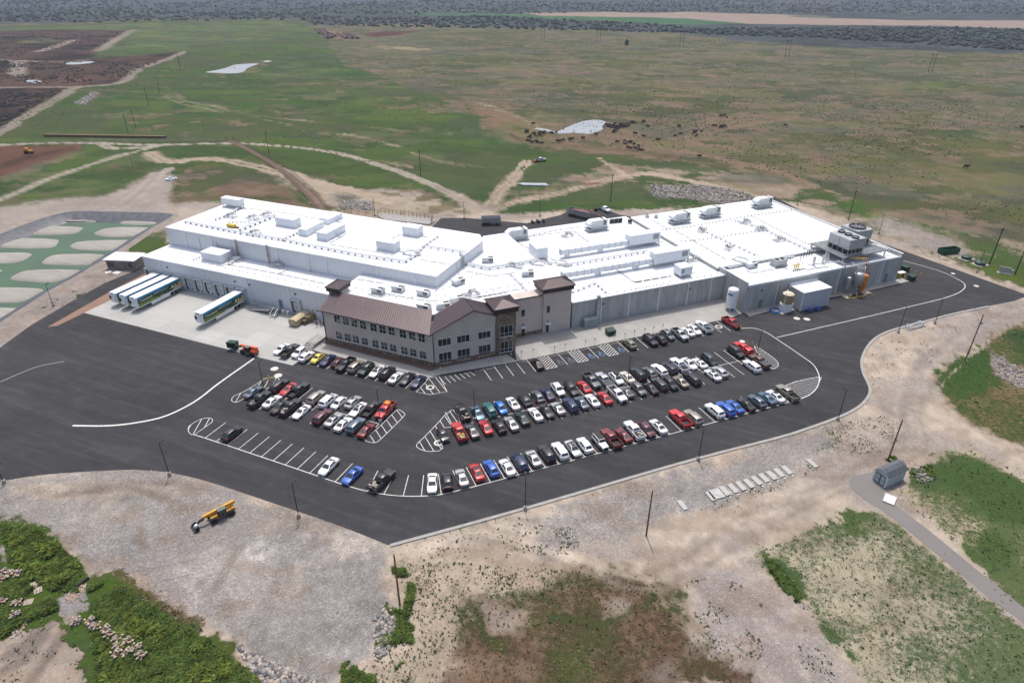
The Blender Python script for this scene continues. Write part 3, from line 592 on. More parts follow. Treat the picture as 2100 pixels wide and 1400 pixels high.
def ring(c, r, w, mi=0):
    c = G(*c).xy; mk.strip([c+Vector((math.cos(a*.3927), math.sin(a*.3927)))*r for a in range(16)], w, MZ+.008, mi, closed=True)
for c in ((882,794.5), (899.5,908), (559,717.5), (1474,670)): ring(c, .75, .35)
# wheelchair symbols on the accessible bays
def wheelchair(p, s, mi):
    ex, ey = aB*s, aC*s
    def Q(x, y): return p+ex*x+ey*y
    mk.strip([Q(.16*math.cos(a*.785)+.05, .16*math.sin(a*.785)+.95) for a in range(8)], .14*s, MZ, mi, closed=True)
    mk.strip([Q(.0, .78), Q(.02, .3), Q(.5, .3), Q(.68, -.25), Q(.85, -.2)], .16*s, MZ+.004, mi)
    mk.strip([Q(.02, .55), Q(.42, .55)], .12*s, MZ, mi)
    mk.strip([Q(.12+.48*math.cos(a), -.1+.48*math.sin(a)) for a in [R(q) for q in range(110, 340, 22)]], .14*s, MZ, mi)
for k, mi in ((6, 3), (7, 3), (9, 2), (10, 2), (12, 2)):
    wheelchair(kb0+bay*(k+.5)-aC*4.2, 1.25, mi)
for p, r in (((563,756),.9), ((570.5,770),.9), ((1500+40,796.5-84),.0), ((1634,653),.85), ((1654.5,654.5),.85), ((1522,700),.7), ((2002,586.5),.7), ((1954.5,561),.6)):
    if r: mk.sheet([G(*p).xy+Vector((math.cos(a*.524), math.sin(a*.524)))*r for a in range(12)], MZ+.002, 4)
struct('road_markings', mk, [mark_mat('white_road_paint', (.62,.61,.58)), mark_mat('faded_road_paint', (.3,.3,.3)), mark_mat('blue_road_paint', (.10,.22,.42)), mark_mat('worn_blue_paint', (.10,.15,.20)), mark_mat('manhole_concrete', (.55,.54,.5))])
# oil stains, patches on the asphalt are in its material; cracks as dark seams
# ------------------------------------------------------------------ lagoon (lined basin with sediment banks)
lag = crv(GP(LAG), 3, True)
cx_ = sum(p.x for p in lag)/len(lag); cy_ = sum(p.y for p in lag)/len(lag)
def inset(poly, d):
    n_ = len(poly); out = []
    ccw = sum(poly[i-1].x*poly[i].y-poly[i].x*poly[i-1].y for i in range(n_)) > 0
    for k in range(n_):
        t = (poly[(k+1) % n_]-poly[k-1]).normalized(); q = Vector((-t.y, t.x))*(1 if ccw else -1); out.append(poly[k]+q*d)
    return out
lm = MB(); r0 = inset(lag, -2.2); r1 = inset(lag, -.2); r2 = inset(lag, .6); r3 = inset(lag, 8.5)
rings = []
for rr, z in ((r0, .02), (r1, .45), (r2, .42), (r3, -3.2)):
    rings.append(len(lm.v)); lm.v += [(p.x, p.y, z+(random.uniform(-.06, .06) if z < 1 and z > .1 else 0)) for p in rr]
NL = len(lag)
for a in range(3):
    for k in range(NL):
        lm.f.append((rings[a]+k, rings[a]+(k+1) % NL, rings[a+1]+(k+1) % NL, rings[a+1]+k)[::-1]); lm.m.append(0 if a else 1)
LINER = mat('pond_liner', (.045, .05, .062), .38, 0, .5, .5, .6, 1.4, spec=.5)
struct('lagoon_liner', lm, [LINER, M('berm_dirt', alb(168,156,146), .95, 0, .15, .5, .3)], smooth=40)
WATER = mat('lagoon_water', alb(84,116,88), .6, 0, .12, .08, .05, 2, spec=.3)
struct('lagoon_water', MB().sheet([p for p in inset(lag, 4.0)], -1.9), WATER)
SED = pave_mat('sediment', alb(188,184,174), (.12, .9), .22, .35)
def bank(px, nm='sediment_bank'):
    base = crv(GP(px, -1.9), 6, True); n_ = len(base); c = Vector((sum(p.x for p in base)/n_, sum(p.y for p in base)/n_)); b = MB()
    lv = [(0, -2.3), (.5, -1.86), (1.3, -1.5), (2.6, -1.4)]; prev = None
    for d, z in lv:
        rr = inset(base, d) if d < 2 else [c+(p-c)*.55 for p in base]
        i = len(b.v); b.v += [(p.x, p.y, z+random.uniform(-.06, .06)*(z > -1.8)) for p in rr]
        if prev is not None:
            for k in range(n_): b.f.append((prev+k, prev+(k+1) % n_, i+(k+1) % n_, i+k)); b.m.append(0)
        prev = i
    b.v.append((c.x, c.y, -1.35)); e = len(b.v)-1
    for k in range(n_): b.f.append((prev+k, prev+(k+1) % n_, e)); b.m.append(0)
    A_ = sum(base[i-1].x*base[i].y-base[i].x*base[i-1].y for i in range(n_))
    if A_ < 0: b.f = [f[::-1] for f in b.f]
    o = b.build(nm, SED, smooth=60); o['kind'] = 'structure'
for B in ([(102,456),(152,449),(210,452),(195,457),(130,458)], [(236,450),(300,448),(328,452),(320,461),(262,462),(240,457)], [(50,479),(95,464),(165,465),(171,470),(152,480),(100,483),(60,482)],
          [(190,479),(215,469),(260,465),(318,468),(300,478),(270,486),(215,487)], [(-60,500),(0,491),(60,488),(115,490),(123,496),(108,508),(60,511),(0,509),(-60,512)], [(141,505),(160,496),(210,492),(275,493),(255,506),(230,515),(160,513)],
          [(-90,535),(-20,520),(40,517),(64,519),(67,524),(40,538),(0,542),(-90,550)], [(83,538),(105,524),(150,520),(215,522),(195,536),(175,545),(100,544)], [(18,573),(40,558),(80,552),(165,553),(150,566),(110,580),(60,579)],
          [(-100,600),(-40,590),(20,588),(90,592),(75,606),(40,621),(-20,624),(-100,640)], [(-100,570),(-40,556),(0,552),(7,556),(-20,566),(-100,590)], [(-120,680),(-40,634),(30,630),(50,634),(20,650),(-60,690)]):
    bank(B)
# ------------------------------------------------------------------ the plant
def panel_mat(name, col, rough=.45, metal=.0, pitch=1.0, var=.05, stain=.0, axis=0):
    """wall sheet with fine vertical joints; object space of the building frame"""
    mt = bpy.data.materials.new(name); mt.use_nodes = True; n = mt.node_tree; L = n.links; bs = n.nodes['Principled BSDF']
    bs.inputs['Roughness'].default_value = rough; bs.inputs['Metallic'].default_value = metal
    tc = n.nodes.new('ShaderNodeTexCoord'); sx = n.nodes.new('ShaderNodeSeparateXYZ'); L.new(tc.outputs['Object'], sx.inputs[0])
    ad = n.nodes.new('ShaderNodeMath'); ad.operation = 'ADD'; L.new(sx.outputs[0], ad.inputs[0]); L.new(sx.outputs[1], ad.inputs[1])
    md = n.nodes.new('ShaderNodeMath'); md.operation = 'PINGPONG'; md.inputs[1].default_value = pitch/2; L.new(ad.outputs[0], md.inputs[0])
    mr = n.nodes.new('ShaderNodeMapRange'); mr.inputs[1].default_value = 0; mr.inputs[2].default_value = .05; mr.inputs[3].default_value = .82; mr.inputs[4].default_value = 1; L.new(md.outputs[0], mr.inputs[0])
    mp = n.nodes.new('ShaderNodeMapping'); mp.inputs['Scale'].default_value = (.7, .7, .12); L.new(tc.outputs['Object'], mp.inputs[0])
    no = n.nodes.new('ShaderNodeTexNoise'); no.inputs['Scale'].default_value = 1; no.inputs['Detail'].default_value = 6; no.inputs['Roughness'].default_value = .65; L.new(mp.outputs[0], no.inputs[0])
    m2 = n.nodes.new('ShaderNodeMapRange'); m2.inputs[1].default_value = .3; m2.inputs[2].default_value = .7; m2.inputs[3].default_value = 1-var-stain; m2.inputs[4].default_value = 1+var; L.new(no.outputs[0], m2.inputs[0])
    mu = n.nodes.new('ShaderNodeMath'); mu.operation = 'MULTIPLY'; L.new(mr.outputs[0], mu.inputs[0]); L.new(m2.outputs[0], mu.inputs[1])
    mx = n.nodes.new('ShaderNodeMix'); mx.data_type = 'RGBA'; mx.blend_type = 'MULTIPLY'; mx.inputs[0].default_value = 1; mx.inputs[6].default_value = (*col, 1); L.new(mu.outputs[0], mx.inputs[7]); L.new(mx.outputs[2], bs.inputs['Base Color'])
    return mt
PANEL = panel_mat('insulated_panel', (.64,.675,.70), .4, 0, 1.05, .03)
ROOFW = pave_mat('white_membrane', (.755,.77,.78), (.12, .4), .05, .05, (18, 3, .05), .6, 0, 0, .02)
TRIMW = M('white_trim', (.74,.76,.78), .45, 0, .04)
STUCCO = mat('taupe_stucco', (.56,.485,.43), .9, 0, .07, .5, .15, 30)
CONCW = panel_mat('tilt_concrete', (.43,.44,.425), .85, 0, 2.45, .14, .16)
GLASS = mat('dark_glass', (.012,.017,.018), .06, 0, .5, .4, spec=.8)
FRAME = M('window_frame', (.62,.63,.62), .5)
DKMET = M('dark_bronze', (.035,.026,.026), .5)
GREYM = M('galvanised', (.42,.44,.45), .42, .5, .15, 1.2)
WHITEP = M('white_unit_paint', (.72,.76,.79), .4, 0, .05, .8)
BLACK = M('black_plastic', (.012,.012,.013), .6)
RUB = M('rubber', (.018,.018,.019), .85)
YEL = M('safety_yellow', (.62,.42,.03), .5)
STEEL = M('brushed_steel', (.5,.51,.52), .32, .8, .1, 2)
def rib_mat():
    mt = bpy.data.materials.new('standing_seam_roof'); mt.use_nodes = True; n = mt.node_tree; L = n.links; bs = n.nodes['Principled BSDF']
    bs.inputs['Roughness'].default_value = .42; bs.inputs['Metallic'].default_value = .25
    tc = n.nodes.new('ShaderNodeTexCoord'); no = n.nodes.new('ShaderNodeTexNoise'); no.inputs['Scale'].default_value = .4; L.new(tc.outputs['Object'], no.inputs[0])
    mx = n.nodes.new('ShaderNodeMix'); mx.data_type = 'RGBA'; mx.inputs[6].default_value = (.095,.070,.074,1); mx.inputs[7].default_value = (.125,.092,.097,1); L.new(no.outputs[0], mx.inputs[0]); L.new(mx.outputs[2], bs.inputs['Base Color']); return mt
SEAM = rib_mat()
def stone_mat():
    mt = bpy.data.materials.new('ledge_stone'); mt.use_nodes = True; n = mt.node_tree; L = n.links; bs = n.nodes['Principled BSDF']; bs.inputs['Roughness'].default_value = .9
    tc = n.nodes.new('ShaderNodeTexCoord'); vo = n.nodes.new('ShaderNodeTexVoronoi'); vo.inputs['Scale'].default_value = 2.6; L.new(tc.outputs['Object'], vo.inputs['Vector'])
    cr = n.nodes.new('ShaderNodeValToRGB'); e = cr.color_ramp.elements; e[0].color = (.10,.065,.042,1); e[1].color = (.42,.33,.23,1); q = cr.color_ramp.elements.new(.45); q.color = (.25,.16,.09,1); q = cr.color_ramp.elements.new(.7); q.color = (.20,.17,.14,1)
    sp = n.nodes.new('ShaderNodeSeparateColor'); L.new(vo.outputs['Color'], sp.inputs[0]); L.new(sp.outputs[0], cr.inputs[0])
    v2 = n.nodes.new('ShaderNodeTexVoronoi'); v2.feature = 'DISTANCE_TO_EDGE'; v2.inputs['Scale'].default_value = 2.6; L.new(tc.outputs['Object'], v2.inputs['Vector'])
    mr = n.nodes.new('ShaderNodeMapRange'); mr.inputs[2].default_value = .06; mr.inputs[3].default_value = .55; L.new(v2.outputs['Distance'], mr.inputs[0])
    mx = n.nodes.new('ShaderNodeMix'); mx.data_type = 'RGBA'; mx.blend_type = 'MULTIPLY'; mx.inputs[0].default_value = 1; L.new(cr.outputs[0], mx.inputs[6]); L.new(mr.outputs[0], mx.inputs[7]); L.new(mx.outputs[2], bs.inputs['Base Color'])
    bp = n.nodes.new('ShaderNodeBump'); bp.inputs['Distance'].default_value = .08; L.new(mr.outputs[0], bp.inputs['Height']); L.new(bp.outputs[0], bs.inputs['Normal']); return mt
STONE = stone_mat()
def fr(p): return (p.x, p.y, 0)
Wroot = thing('cold_store', 'long pale grey panel warehouse with two white roof levels and a row of dock doors', 'warehouse', fr(O1), TA)
Rroot = thing('production_hall', 'low white roofed concrete production hall spreading right of the brown roofed office', 'factory hall', fr(O2), TB)
Oroot = thing('office_building', 'two storey taupe office with brown metal roof and stone tower', 'office building', fr(O2), TB)
def w2r(a, d): return toR(Wp(a, d))
# --- warehouse
H1, H2, HM = 7.75, 13.2, 10.3
mb = MB().prism([(-38,0),(31.6,0),(31.6,10),(-38,10)], -.2, H1); mb.build('lower_wall', PANEL, Wroot)
MB().box(-38.15,31.5,-.12,10,H1,H1+.28).build('lower_roof', ROOFW, Wroot)
UP = [(-38,10),(52.6,10),(52.6,37.6),(49.8,41.2),(-38,41.2)]
MB().prism(UP, -.2, H2).build('upper_wall', PANEL, Wroot)
UPo = [(-38.15,9.88),(52.75,9.88),(52.75,37.7),(49.9,41.35),(-38.15,41.35)]
MB().prism(UPo, H2, H2+.28).build('upper_roof', ROOFW, Wroot)
for a in (-31.5,-15.46,.19,13.9):
    MB().box(a-.17,a+.17,-.2,-.004,0,H1-.02).build('downspout', TRIMW, Wroot)
for a in (-30.6,-20.5,-13.9,2.7,19.2,35.4,46.6):
    MB().box(a-.15,a+.15,9.82,9.996,H1+.3 if a < 30 else HM,H2-.02).build('downspout', TRIMW, Wroot)
for a in (-25.5,-19,13.7): 
    MB().box(a-.1,a+.1,9.9,9.996,H1+.3,H2-1.2).build('conduit', GREYM, Wroot)
SHELT = M('dock_shelter', (.52,.57,.55), .7); DOORM = M('dock_door_paint', (.55,.56,.58), .5)
docks = [-36.3,-32.7,-29.1,-25.3,-21.6,-17.9,-14.2,-10.5,-6.4,-2.5,15.7]
for a in docks:
    o = MB().box(a-1.35,a+1.35,-.05,-.004,1.15,4.0).build('dock_door', DOORM, Wroot)
    s_ = MB(); s_.box(a-1.7,a-1.32,-.6,-.006,1.0,4.5); s_.box(a+1.32,a+1.7,-.6,-.006,1.0,4.5); s_.box(a-1.7,a+1.7,-.605,-.006,4.1,4.55)
    s_.build('dock_shelter', SHELT, o)
    s_ = MB(); s_.box(a-1.32,a-1.08,-.22,-.06,1.0,4.1); s_.box(a+1.08,a+1.32,-.22,-.06,1.0,4.1); s_.box(a-1.1,a+1.1,-.223,-.058,3.75,4.103); s_.build('shelter_curtain', BLACK, o)
    s_ = MB(); s_.box(a-.9,a-.6,-.4,-.01,.7,1.1); s_.build('dock_bumper', RUB, o); MB().box(a+.6,a+.9,-.4,-.01,.7,1.1).build('dock_bumper', RUB, o)
    MB().box(a-.12,a+.12,-.07,-.055,2.2,2.5).build('door_lock', BLACK, o)
MB().box(9.9,11,-.06,-.004,1.2,3.4).build('personnel_door', M('grey_door', (.18,.19,.2), .5), Wroot)
d_ = MB().box(19.9,23.2,-.06,-.004,.1,3.6).build('roller_door', M('white_door', (.70,.72,.76), .5), Wroot)
[MB().box(x,x+.6,-.075,-.062,2.2,2.5).build('door_window', GLASS, d_) for x in (20.6, 21.9)]
RUST = M('rust_stain', (.33,.17,.08), .8, 0, .5, 1.2)
for x0, x1, w0 in ((-15.5,-11,.12),(-11.2,-4,.25),(-4.3,1.5,.14),(2.3,5.2,.2),(6.5,12,.08)): st_ = MB(); st_.strip([(x0,.55),(x0+(x1-x0)*.3,.5),(x1-.6,.62),(x1,.5)], w0, H1+.286); st_.build('rust_stain', RUST, Wroot)
for a in (-28.9,-4.2,.8,16): MB().box(a-.25,a+.25,-.3,-.004,6.0,6.25).build('wall_lamp', BLACK, Wroot)
for k in range(9): a = -36+5.6*k; MB().box(a-.08,a+.08,-.1,-.004,5.2,5.4).build('wall_vent', GREYM, Wroot)
# --- middle roof (between office, tall store and hall) belongs to the office block
mid = [w2r(30.2,10), w2r(52.6,10), w2r(52.6,37.6), w2r(49.8,41.2), (-7,45.2), (.5,45.2), (.5,4.4), (-17.3,.7), (-27.5,.9), (-34.4,.7), w2r(58.6,-3.4), w2r(31.2,-3.4)]
MB().prism(mid, -.2, HM-.25).build('middle_wall', TRIMW, Oroot)
MB().prism(mid, HM-.25, HM).build('flat_roof', ROOFW, Oroot)
KX, KY = -37.51, -5.2
# front walls (footprint of the office wing)
fp = [w2r(31.4,-8.8), (KX,KY), (-22.3,-5.4), (-22.3,.9), (-34.4,.8), w2r(59,-3.5), w2r(31.4,-3.5)]
MB().prism(fp, 0, 8.75).build('office_wall', STUCCO, Oroot)
MB().box(-22.3,-.0,.4,4.4,0,10.4).build('entry_wall', STUCCO, Oroot)
# gable infill
g0, apx = (-38.3,8.75), (-27.9,13.05)
SL = (apx[1]-g0[1])/(apx[0]-g0[0])
gz = lambda b: apx[1]-SL*abs(b-apx[0])
mb = MB()
for c, fl in ((-5.35, False), (.75, True)):
    q = [(KX, c, 8.7), (-22.32, c, 8.7), (-22.32, c, gz(-22.32)-.02), (apx[0], c, apx[1]-.02), (KX, c, gz(KX)-.02)]
    mb.face(q[::-1] if fl else q)
mb.face([(-22.32,-5.35,8.7),(-22.32,.75,8.7),(-22.32,.75,gz(-22.32)-.02),(-22.32,-5.35,gz(-22.32)-.02)])
mb.build('gable_wall', STUCCO, Oroot)
def seam_roof(mb, p00, p10, p01, p11, pitch=.62, h=.13, th=.16):
    """roof plane from eave p00-p10 up to ridge p01-p11, with standing seams running up the slope"""
    p00, p10, p01, p11 = map(Vector, (p00, p10, p01, p11)); nrm = (p10-p00).cross(p01-p00).normalized()
    if nrm.z < 0: nrm = -nrm
    up = nrm*th
    mb.face([p00+up, p10+up, p11+up, p01+up]); mb.face([p00, p01, p11, p10])
    for a, b in ((p00, p10), (p10, p11), (p11, p01), (p01, p00)): mb.face([a, b, b+up, a+up], 1)
    n_ = int((p10-p00).length/pitch)
    for k in range(1, n_):
        a = p00+(p10-p00)*k/n_+up; b = p01+(p11-p01)*k/n_+up; e = (p10-p00).normalized()*.045
        mb.face([a-e, a-e+nrm*h, b-e+nrm*h, b-e], 2); mb.face([a+e, b+e, b+e+nrm*h, a+e+nrm*h], 2); mb.face([a-e+nrm*h, a+e+nrm*h, b+e+nrm*h, b-e+nrm*h], 2)
def V3(t, z): return (t[0], t[1], z)
rf = MB()
eL, eR = w2r(30.9,-9.5), (-38.35,-5.75)
slope = .42
rL = w2r(30.9,-3.3)
vR = (-34.6,.95)
seam_roof(rf, V3(eL,8.62), V3(eR,8.62), V3(rL,11.2), V3(w2r(58.7,-3.3),11.2))
# gable planes: left plane bounded by the valley, right plane, both with seams along the slope
a0 = Vector((eR[0],-5.95,gz(-38.35))); a1 = Vector((apx[0],-5.95,apx[1])); b1 = Vector((apx[0],.95,apx[1])); b0 = Vector((-34.9,.95,gz(-34.9)+.02))
def tri_roof(mb, e0, e1, r0, r1): seam_roof(mb, e0, e1, r0, r1)
tri_roof(rf, a0, b0, a1, b1)
c0 = Vector((-22.0,-5.95,gz(-22.0))); c1 = Vector((-22.0,.95,gz(-22.0)))
tri_roof(rf, c1, c0, b1, a1)
LT = M('roof_trim_light', (.23,.185,.19), .5)
rf.build('gable_roof', [SEAM, DKMET, LT], Oroot)
# eaves, gutters, downpipes
gt = MB(); gt.tube([V3(eL,8.62), V3(eR,8.62)], .12, 6); gt.tube([V3(eR,8.62), (apx[0],-5.98,apx[1]-.02), (-22.0,-5.98,gz(-22)-.02)], .1, 6); gt.build('gutter', DKMET, Oroot)
for q in (w2r(31.55,-8.95), (KX-.02,KY-.14), (-22.4,-5.55)):
    MB().tube([(*q,.1),(*q,8.6)], .1, 6).build('downpipe', DKMET, Oroot)
# stone base courses
def basecourse(p, q, h, nm='stone_base'):
    p, q = Vector(p), Vector(q); t = (q-p).normalized(); o = Vector((t.y,-t.x))*.14
    MB().prism([p-t*.1, q+t*.1, q+t*.1+o, p-t*.1+o], 0, h).build(nm, STONE, Oroot)
basecourse(w2r(31.4,-8.8), (KX,KY), 1.05); basecourse((KX,KY), (-22.3,-5.4), 1.05); basecourse((-17.3,.4), (-7.6,.4), 1.1)
# stone tower
def hip(mb, x0, x1, y0, y1, z, h, ov, T=None):
    x0 -= ov; x1 += ov; y0 -= ov; y1 += ov; r = min(x1-x0, y1-y0)/2*.92; cy = (y0+y1)/2
    ra, rb = Vector((x0+r,cy,z+h)), Vector((x1-r,cy,z+h))
    A, B, C_, D_ = Vector((x0,y0,z)), Vector((x1,y0,z)), Vector((x1,y1,z)), Vector((x0,y1,z))
    if (y1-y0) > (x1-x0): cx = (x0+x1)/2; ra, rb = Vector((cx,y0+r,z+h)), Vector((cx,y1-r,z+h))
    pl_ = [[A,B,rb,ra],[B,C_,rb],[C_,D_,ra,rb],[D_,A,ra]] if (y1-y0) <= (x1-x0) else [[A,B,ra],[B,C_,rb,ra],[C_,D_,rb],[D_,A,ra,rb]]
    for P in pl_:
        mb.face(P); e0, e1 = P[0], P[1]; tops = P[2:]; nr = (e1-e0).cross(tops[0]-e0).normalized(); L_ = (e1-e0).length; n_ = max(2, int(L_/.45)); d = (e1-e0)/L_
        sl = None
        for k in range(1, n_):
            s = L_*k/n_; a = e0+d*s
            # climb until a hip is met
            upv = (tops[0]-e0)-d*((tops[0]-e0).dot(d)); run = 1
            if len(P) == 3: tt = (tops[0]-e0).dot(d); run = min(s/max(tt,1e-6), (L_-s)/max(L_-tt,1e-6), 1)
            else:
                t1 = (P[3]-e0).dot(d); t2 = (P[2]-e0).dot(d); run = min(s/max(t1,1e-6), (L_-s)/max(L_-t2,1e-6), 1)
            b = a+upv*run; e = d*.04; hh = nr*.08
            mb.face([a-e+hh, a+e+hh, b+e+hh, b-e+hh]); mb.face([a-e, a-e+hh, b-e+hh, b-e]); mb.face([a+e, b+e, b+e+hh, a+e+hh])
    mb.box(x0,x1,y0,y1,z-.14,z-.01,1)
    for a, b in ((A,ra),(B,rb if (y1-y0) <= (x1-x0) else ra),(C_,rb),(D_,ra if (y1-y0) <= (x1-x0) else rb)): mb.tube([a+Vector((0,0,.06)), b+Vector((0,0,.06))], .07, 4, 2)
    mb.tube([ra+Vector((0,0,.06)), rb+Vector((0,0,.06))], .07, 4, 2)
MB().box(-22.25,-17.3,-5.5,-.5,0,11.2).build('stone_tower', STONE, Oroot)
t_ = MB(); t_.box(-22.75,-16.8,-6.0,0,10.9,12.0,1); hip(t_,-22.3,-17.25,-5.55,-.45,12.35,1.1,.75); t_.box(-22.9,-16.65,-6.15,.15,12.0,12.2,1); t_.build('tower_roof', [SEAM, DKMET, LT], Oroot)
MB().box(-7.62,0,-.02,4.6,0,11.5).build('tall_tower', STUCCO, Oroot)
t_ = MB(); t_.box(-8.05,.42,-.45,5.0,11.2,12.1,1); hip(t_,-7.62,0,-.02,4.6,12.5,1.15,.7); t_.box(-8.2,.55,-.6,5.15,12.1,12.32,1); t_.build('tower_roof', [SEAM, DKMET, LT], Oroot)
# small tower at the left end
def w3(a, d): return w2r(a, d)
sq = [w3(30.2,-4.0), w3(33.0,-4.0), w3(33.0,.4), w3(30.2,.4)]
MB().prism(sq, 0, 11.6).build('end_tower', STUCCO, Oroot)
cxy = Vector(w3(31.6,-1.8)); TT = Matrix.Translation((cxy.x, cxy.y, 0)) @ Matrix.Rotation(TA-TB, 4, 'Z')
t_ = MB(); t_.box(-1.8,1.8,-2.55,2.55,11.4,12.2,1); hip(t_,-1.5,1.5,-2.2,2.2,12.5,.9,.5); t_.box(-1.95,1.95,-2.65,2.65,12.2,12.36,1); t_.v = [tuple(TT @ Vector(p)) for p in t_.v]
t_.build('tower_roof', [SEAM, DKMET, LT], Oroot)
MB().box(-22.3,-7.62,.3,.62,10.4,10.62).build('parapet_cap', DKMET, Oroot)
# windows
def window(p, t, w, z0, z1, cols, rows, parent=Oroot, split=None):
    p = Vector(p); t = Vector(t).normalized(); o = Vector((t.y,-t.x)); f = MB(); g = MB(); fw = .07
    def bx(m_, a, b, za, zb, d0, d1): m_.prism([p+t*a+o*d0, p+t*b+o*d0, p+t*b+o*d1, p+t*a+o*d1], za, zb, bottom=True)
    bx(g, -w/2, w/2, z0, z1, .004, .03)
    xs = [-w/2+w*k/cols for k in range(cols+1)]; zs = [z0+(z1-z0)*k/rows for k in range(rows+1)] if split is None else [z0, z0+(z1-z0)*split, z1]
    for x in xs: bx(f, x-fw/2, x+fw/2, z0, z1, .033, .10)
    for z in zs: bx(f, -w/2, w/2, z-fw/2, z+fw/2, .036, .095)
    bx(f, -w/2-.1, w/2+.1, z0-.14, z0-.04, .004, .16)
    ob = f.build('window', FRAME, parent); g.build('glass', GLASS, ob); return ob
tl = Vector((KX,KY))-Vector(w2r(31.4,-8.8)); tl.normalize(); pw = Vector(w2r(31.4,-8.8)); LWALL = (Vector((KX,KY))-pw).length
def along(px, z): # distance along the left office wall of a photo point at height z
    best = None; a0_ = 0
    for k in range(0, 3100):
        q = pw+tl*(k*.01); wq = O2+aB*q.x+aC*q.y
        d = Vector((wq.x, wq.y, z-CAMH)); uu = 1050+FPX*d.dot(AX[0])/d.dot(-AX[2]) if False else 1050+FPX*d.dot(AX[0])/(-d.dot(AX[2]))
        if best is None or abs(uu-px) < best[0]: best = (abs(uu-px), k*.01)
    return best[1]
for s in range(10):
    x2 = [268,360,450,542,655,751,847,966,1066,1165][s]; x1 = [288,380,468,563,676,768,863,983,1078,1179][s]
    window(pw+tl*along(640+.19286*x2, 7.0), tl, 1.75, 5.95, 7.95, 2, 2)
    window(pw+tl*along(640+.19286*x1, 2.6), tl, 1.75, 1.55, 3.55, 2, 2)
rt = Vector((1,-.0131)).normalized()
for b in (-34.85,-30.35,-25.2):
    q = Vector((b,KY+(b-KX)*-.0131))
    window(q, rt, 3.0, 5.1, 6.9, 3, 1); window(q, rt, 3.0, .6, 3.3, 3, 2, split=.3)
for z0, z1, sp_ in ((4.6,7.5,.3), (.4,3.3,.3)): window((-19.75,-5.5), (1,0), 3.2, z0, z1, 3, 2, split=sp_)
window((-16.45,.4), (1,0), .7, 5.6, 7.6, 1, 1); window((-12.95,.4), (1,0), 1.0, 5.6, 7.6, 1, 1); window((-6.3,-.02), (1,0), .95, 5.6, 7.6, 1, 1)
for b, c in ((-12.9,.4), (-6.45,-.02)):
    d_ = MB().box(b-.55,b+.55,c-.12,c-.003,.15,2.4).build('entry_door', FRAME, Oroot); MB().box(b-.42,b+.42,c-.14,c-.123,.3,2.25).build('door_glass', GLASS, d_)
    MB().box(b-.7,b+.7,c-.95,c-.003,2.75,2.9).build('door_canopy', TRIMW, Oroot); MB().box(b-.12,b+.12,c-.2,c-.003,3.3,3.6).build('wall_lamp', BLACK, Oroot)
# --- production hall
HF, HB, HU = 7.0, 8.0, 7.4
MB().prism([(.5,0),(47.3,0),(47.3,53),(.5,53)], -.2, HF-.02).build('front_wall', CONCW, Rroot)
MB().box(.4,47.4,-.1,53.1,HF-.02,HF+.22).build('front_roof', ROOFW, Rroot)
MB().box(46.9,103.6,3.0,49,-.2,HB).build('rear_wall', CONCW, Rroot)
MB().box(46.8,103.2,2.9,49.1,HB,HB+.25).build('rear_roof', ROOFW, Rroot)
MB().box(47.4,103.6,-9,3.0,-.2,HU-.2).build('utility_wall', CONCW, Rroot)
MB().box(47.75,103.2,-8.7,2.95,HU-.2,HU).build('utility_roof', ROOFW, Rroot)
MB().box(47.4,47.74,-9,3.0,HU-.2,8.55).build('parapet', CONCW, Rroot); MB().box(103.21,103.6,-9,49.1,HU-.2,8.5).build('parapet', CONCW, Rroot)
[MB().box(*q).build('parapet_cap', TRIMW, Rroot) for q in ((47.35,47.76,-9.05,2.9,8.55,8.63),(103.15,103.66,-9.05,49.2,8.5,8.6),(47.77,103.14,-9.06,-8.66,HU-.2,HU+.35))]
for b in (17.1,26.2,35.5,44.5-1.5): 
    if b < 47: MB().box(b-.13,b+.13,-.16,-.004,.1,HF-.05).build('downspout', TRIMW, Rroot)
MB().box(8.0+.6,8.0+.9,-.16,-.004,.1,HF-.05).build('downspout', TRIMW, Rroot)
for b in (58.0,80.0,96.5): MB().box(b-.12,b+.12,-9.16,-9.004,.1,HU-.3).build('downspout', TRIMW, Rroot)
for b, z0, z1, wd in ((53.0,.2,2.7,1.3), (76.9,.2,3.0,1.8), (99.2,.2,2.8,1.3), (91.2,1.0,4.5,1.2)):
    MB().box(b-wd/2,b+wd/2,-9.07,-9.004,z0,z1).build('steel_door', M('grey_door', (.18,.19,.2), .5), Rroot)
for b, c, z in ((9.2,0,5.2),(36,0,4.8),(52.6,-9,5.4),(88.8,-9,5.5)): MB().box(b-.22,b+.22,c-.3,c-.004,z,z+.25).build('wall_lamp', BLACK, Rroot)
MB().box(7.2,8.0,-.75,-.004,.15,HF+1.2).build('duct_riser', GREYM, Rroot)
a_ = MB().box(62.2,71.6,-14.4,-9.004,0,5.35); a_.build('annex_wall', panel_mat('annex_panel', (.47,.5,.54), .4, 0, 1.05, .03), Rroot)
MB().box(62.0,71.8,-14.6,-9.004,5.35,5.55).build('annex_roof', ROOFW, Rroot); MB().box(62.0,71.8,-9.35,-9.004,5.55,6.1).build('annex_flashing', TRIMW, Rroot)
for q in ((62.15,-14.45),(71.65,-14.45)): MB().box(q[0]-.1,q[0]+.1,q[1]-.1,q[1]+.1,0,5.34).build('corner_trim', TRIMW, Rroot)
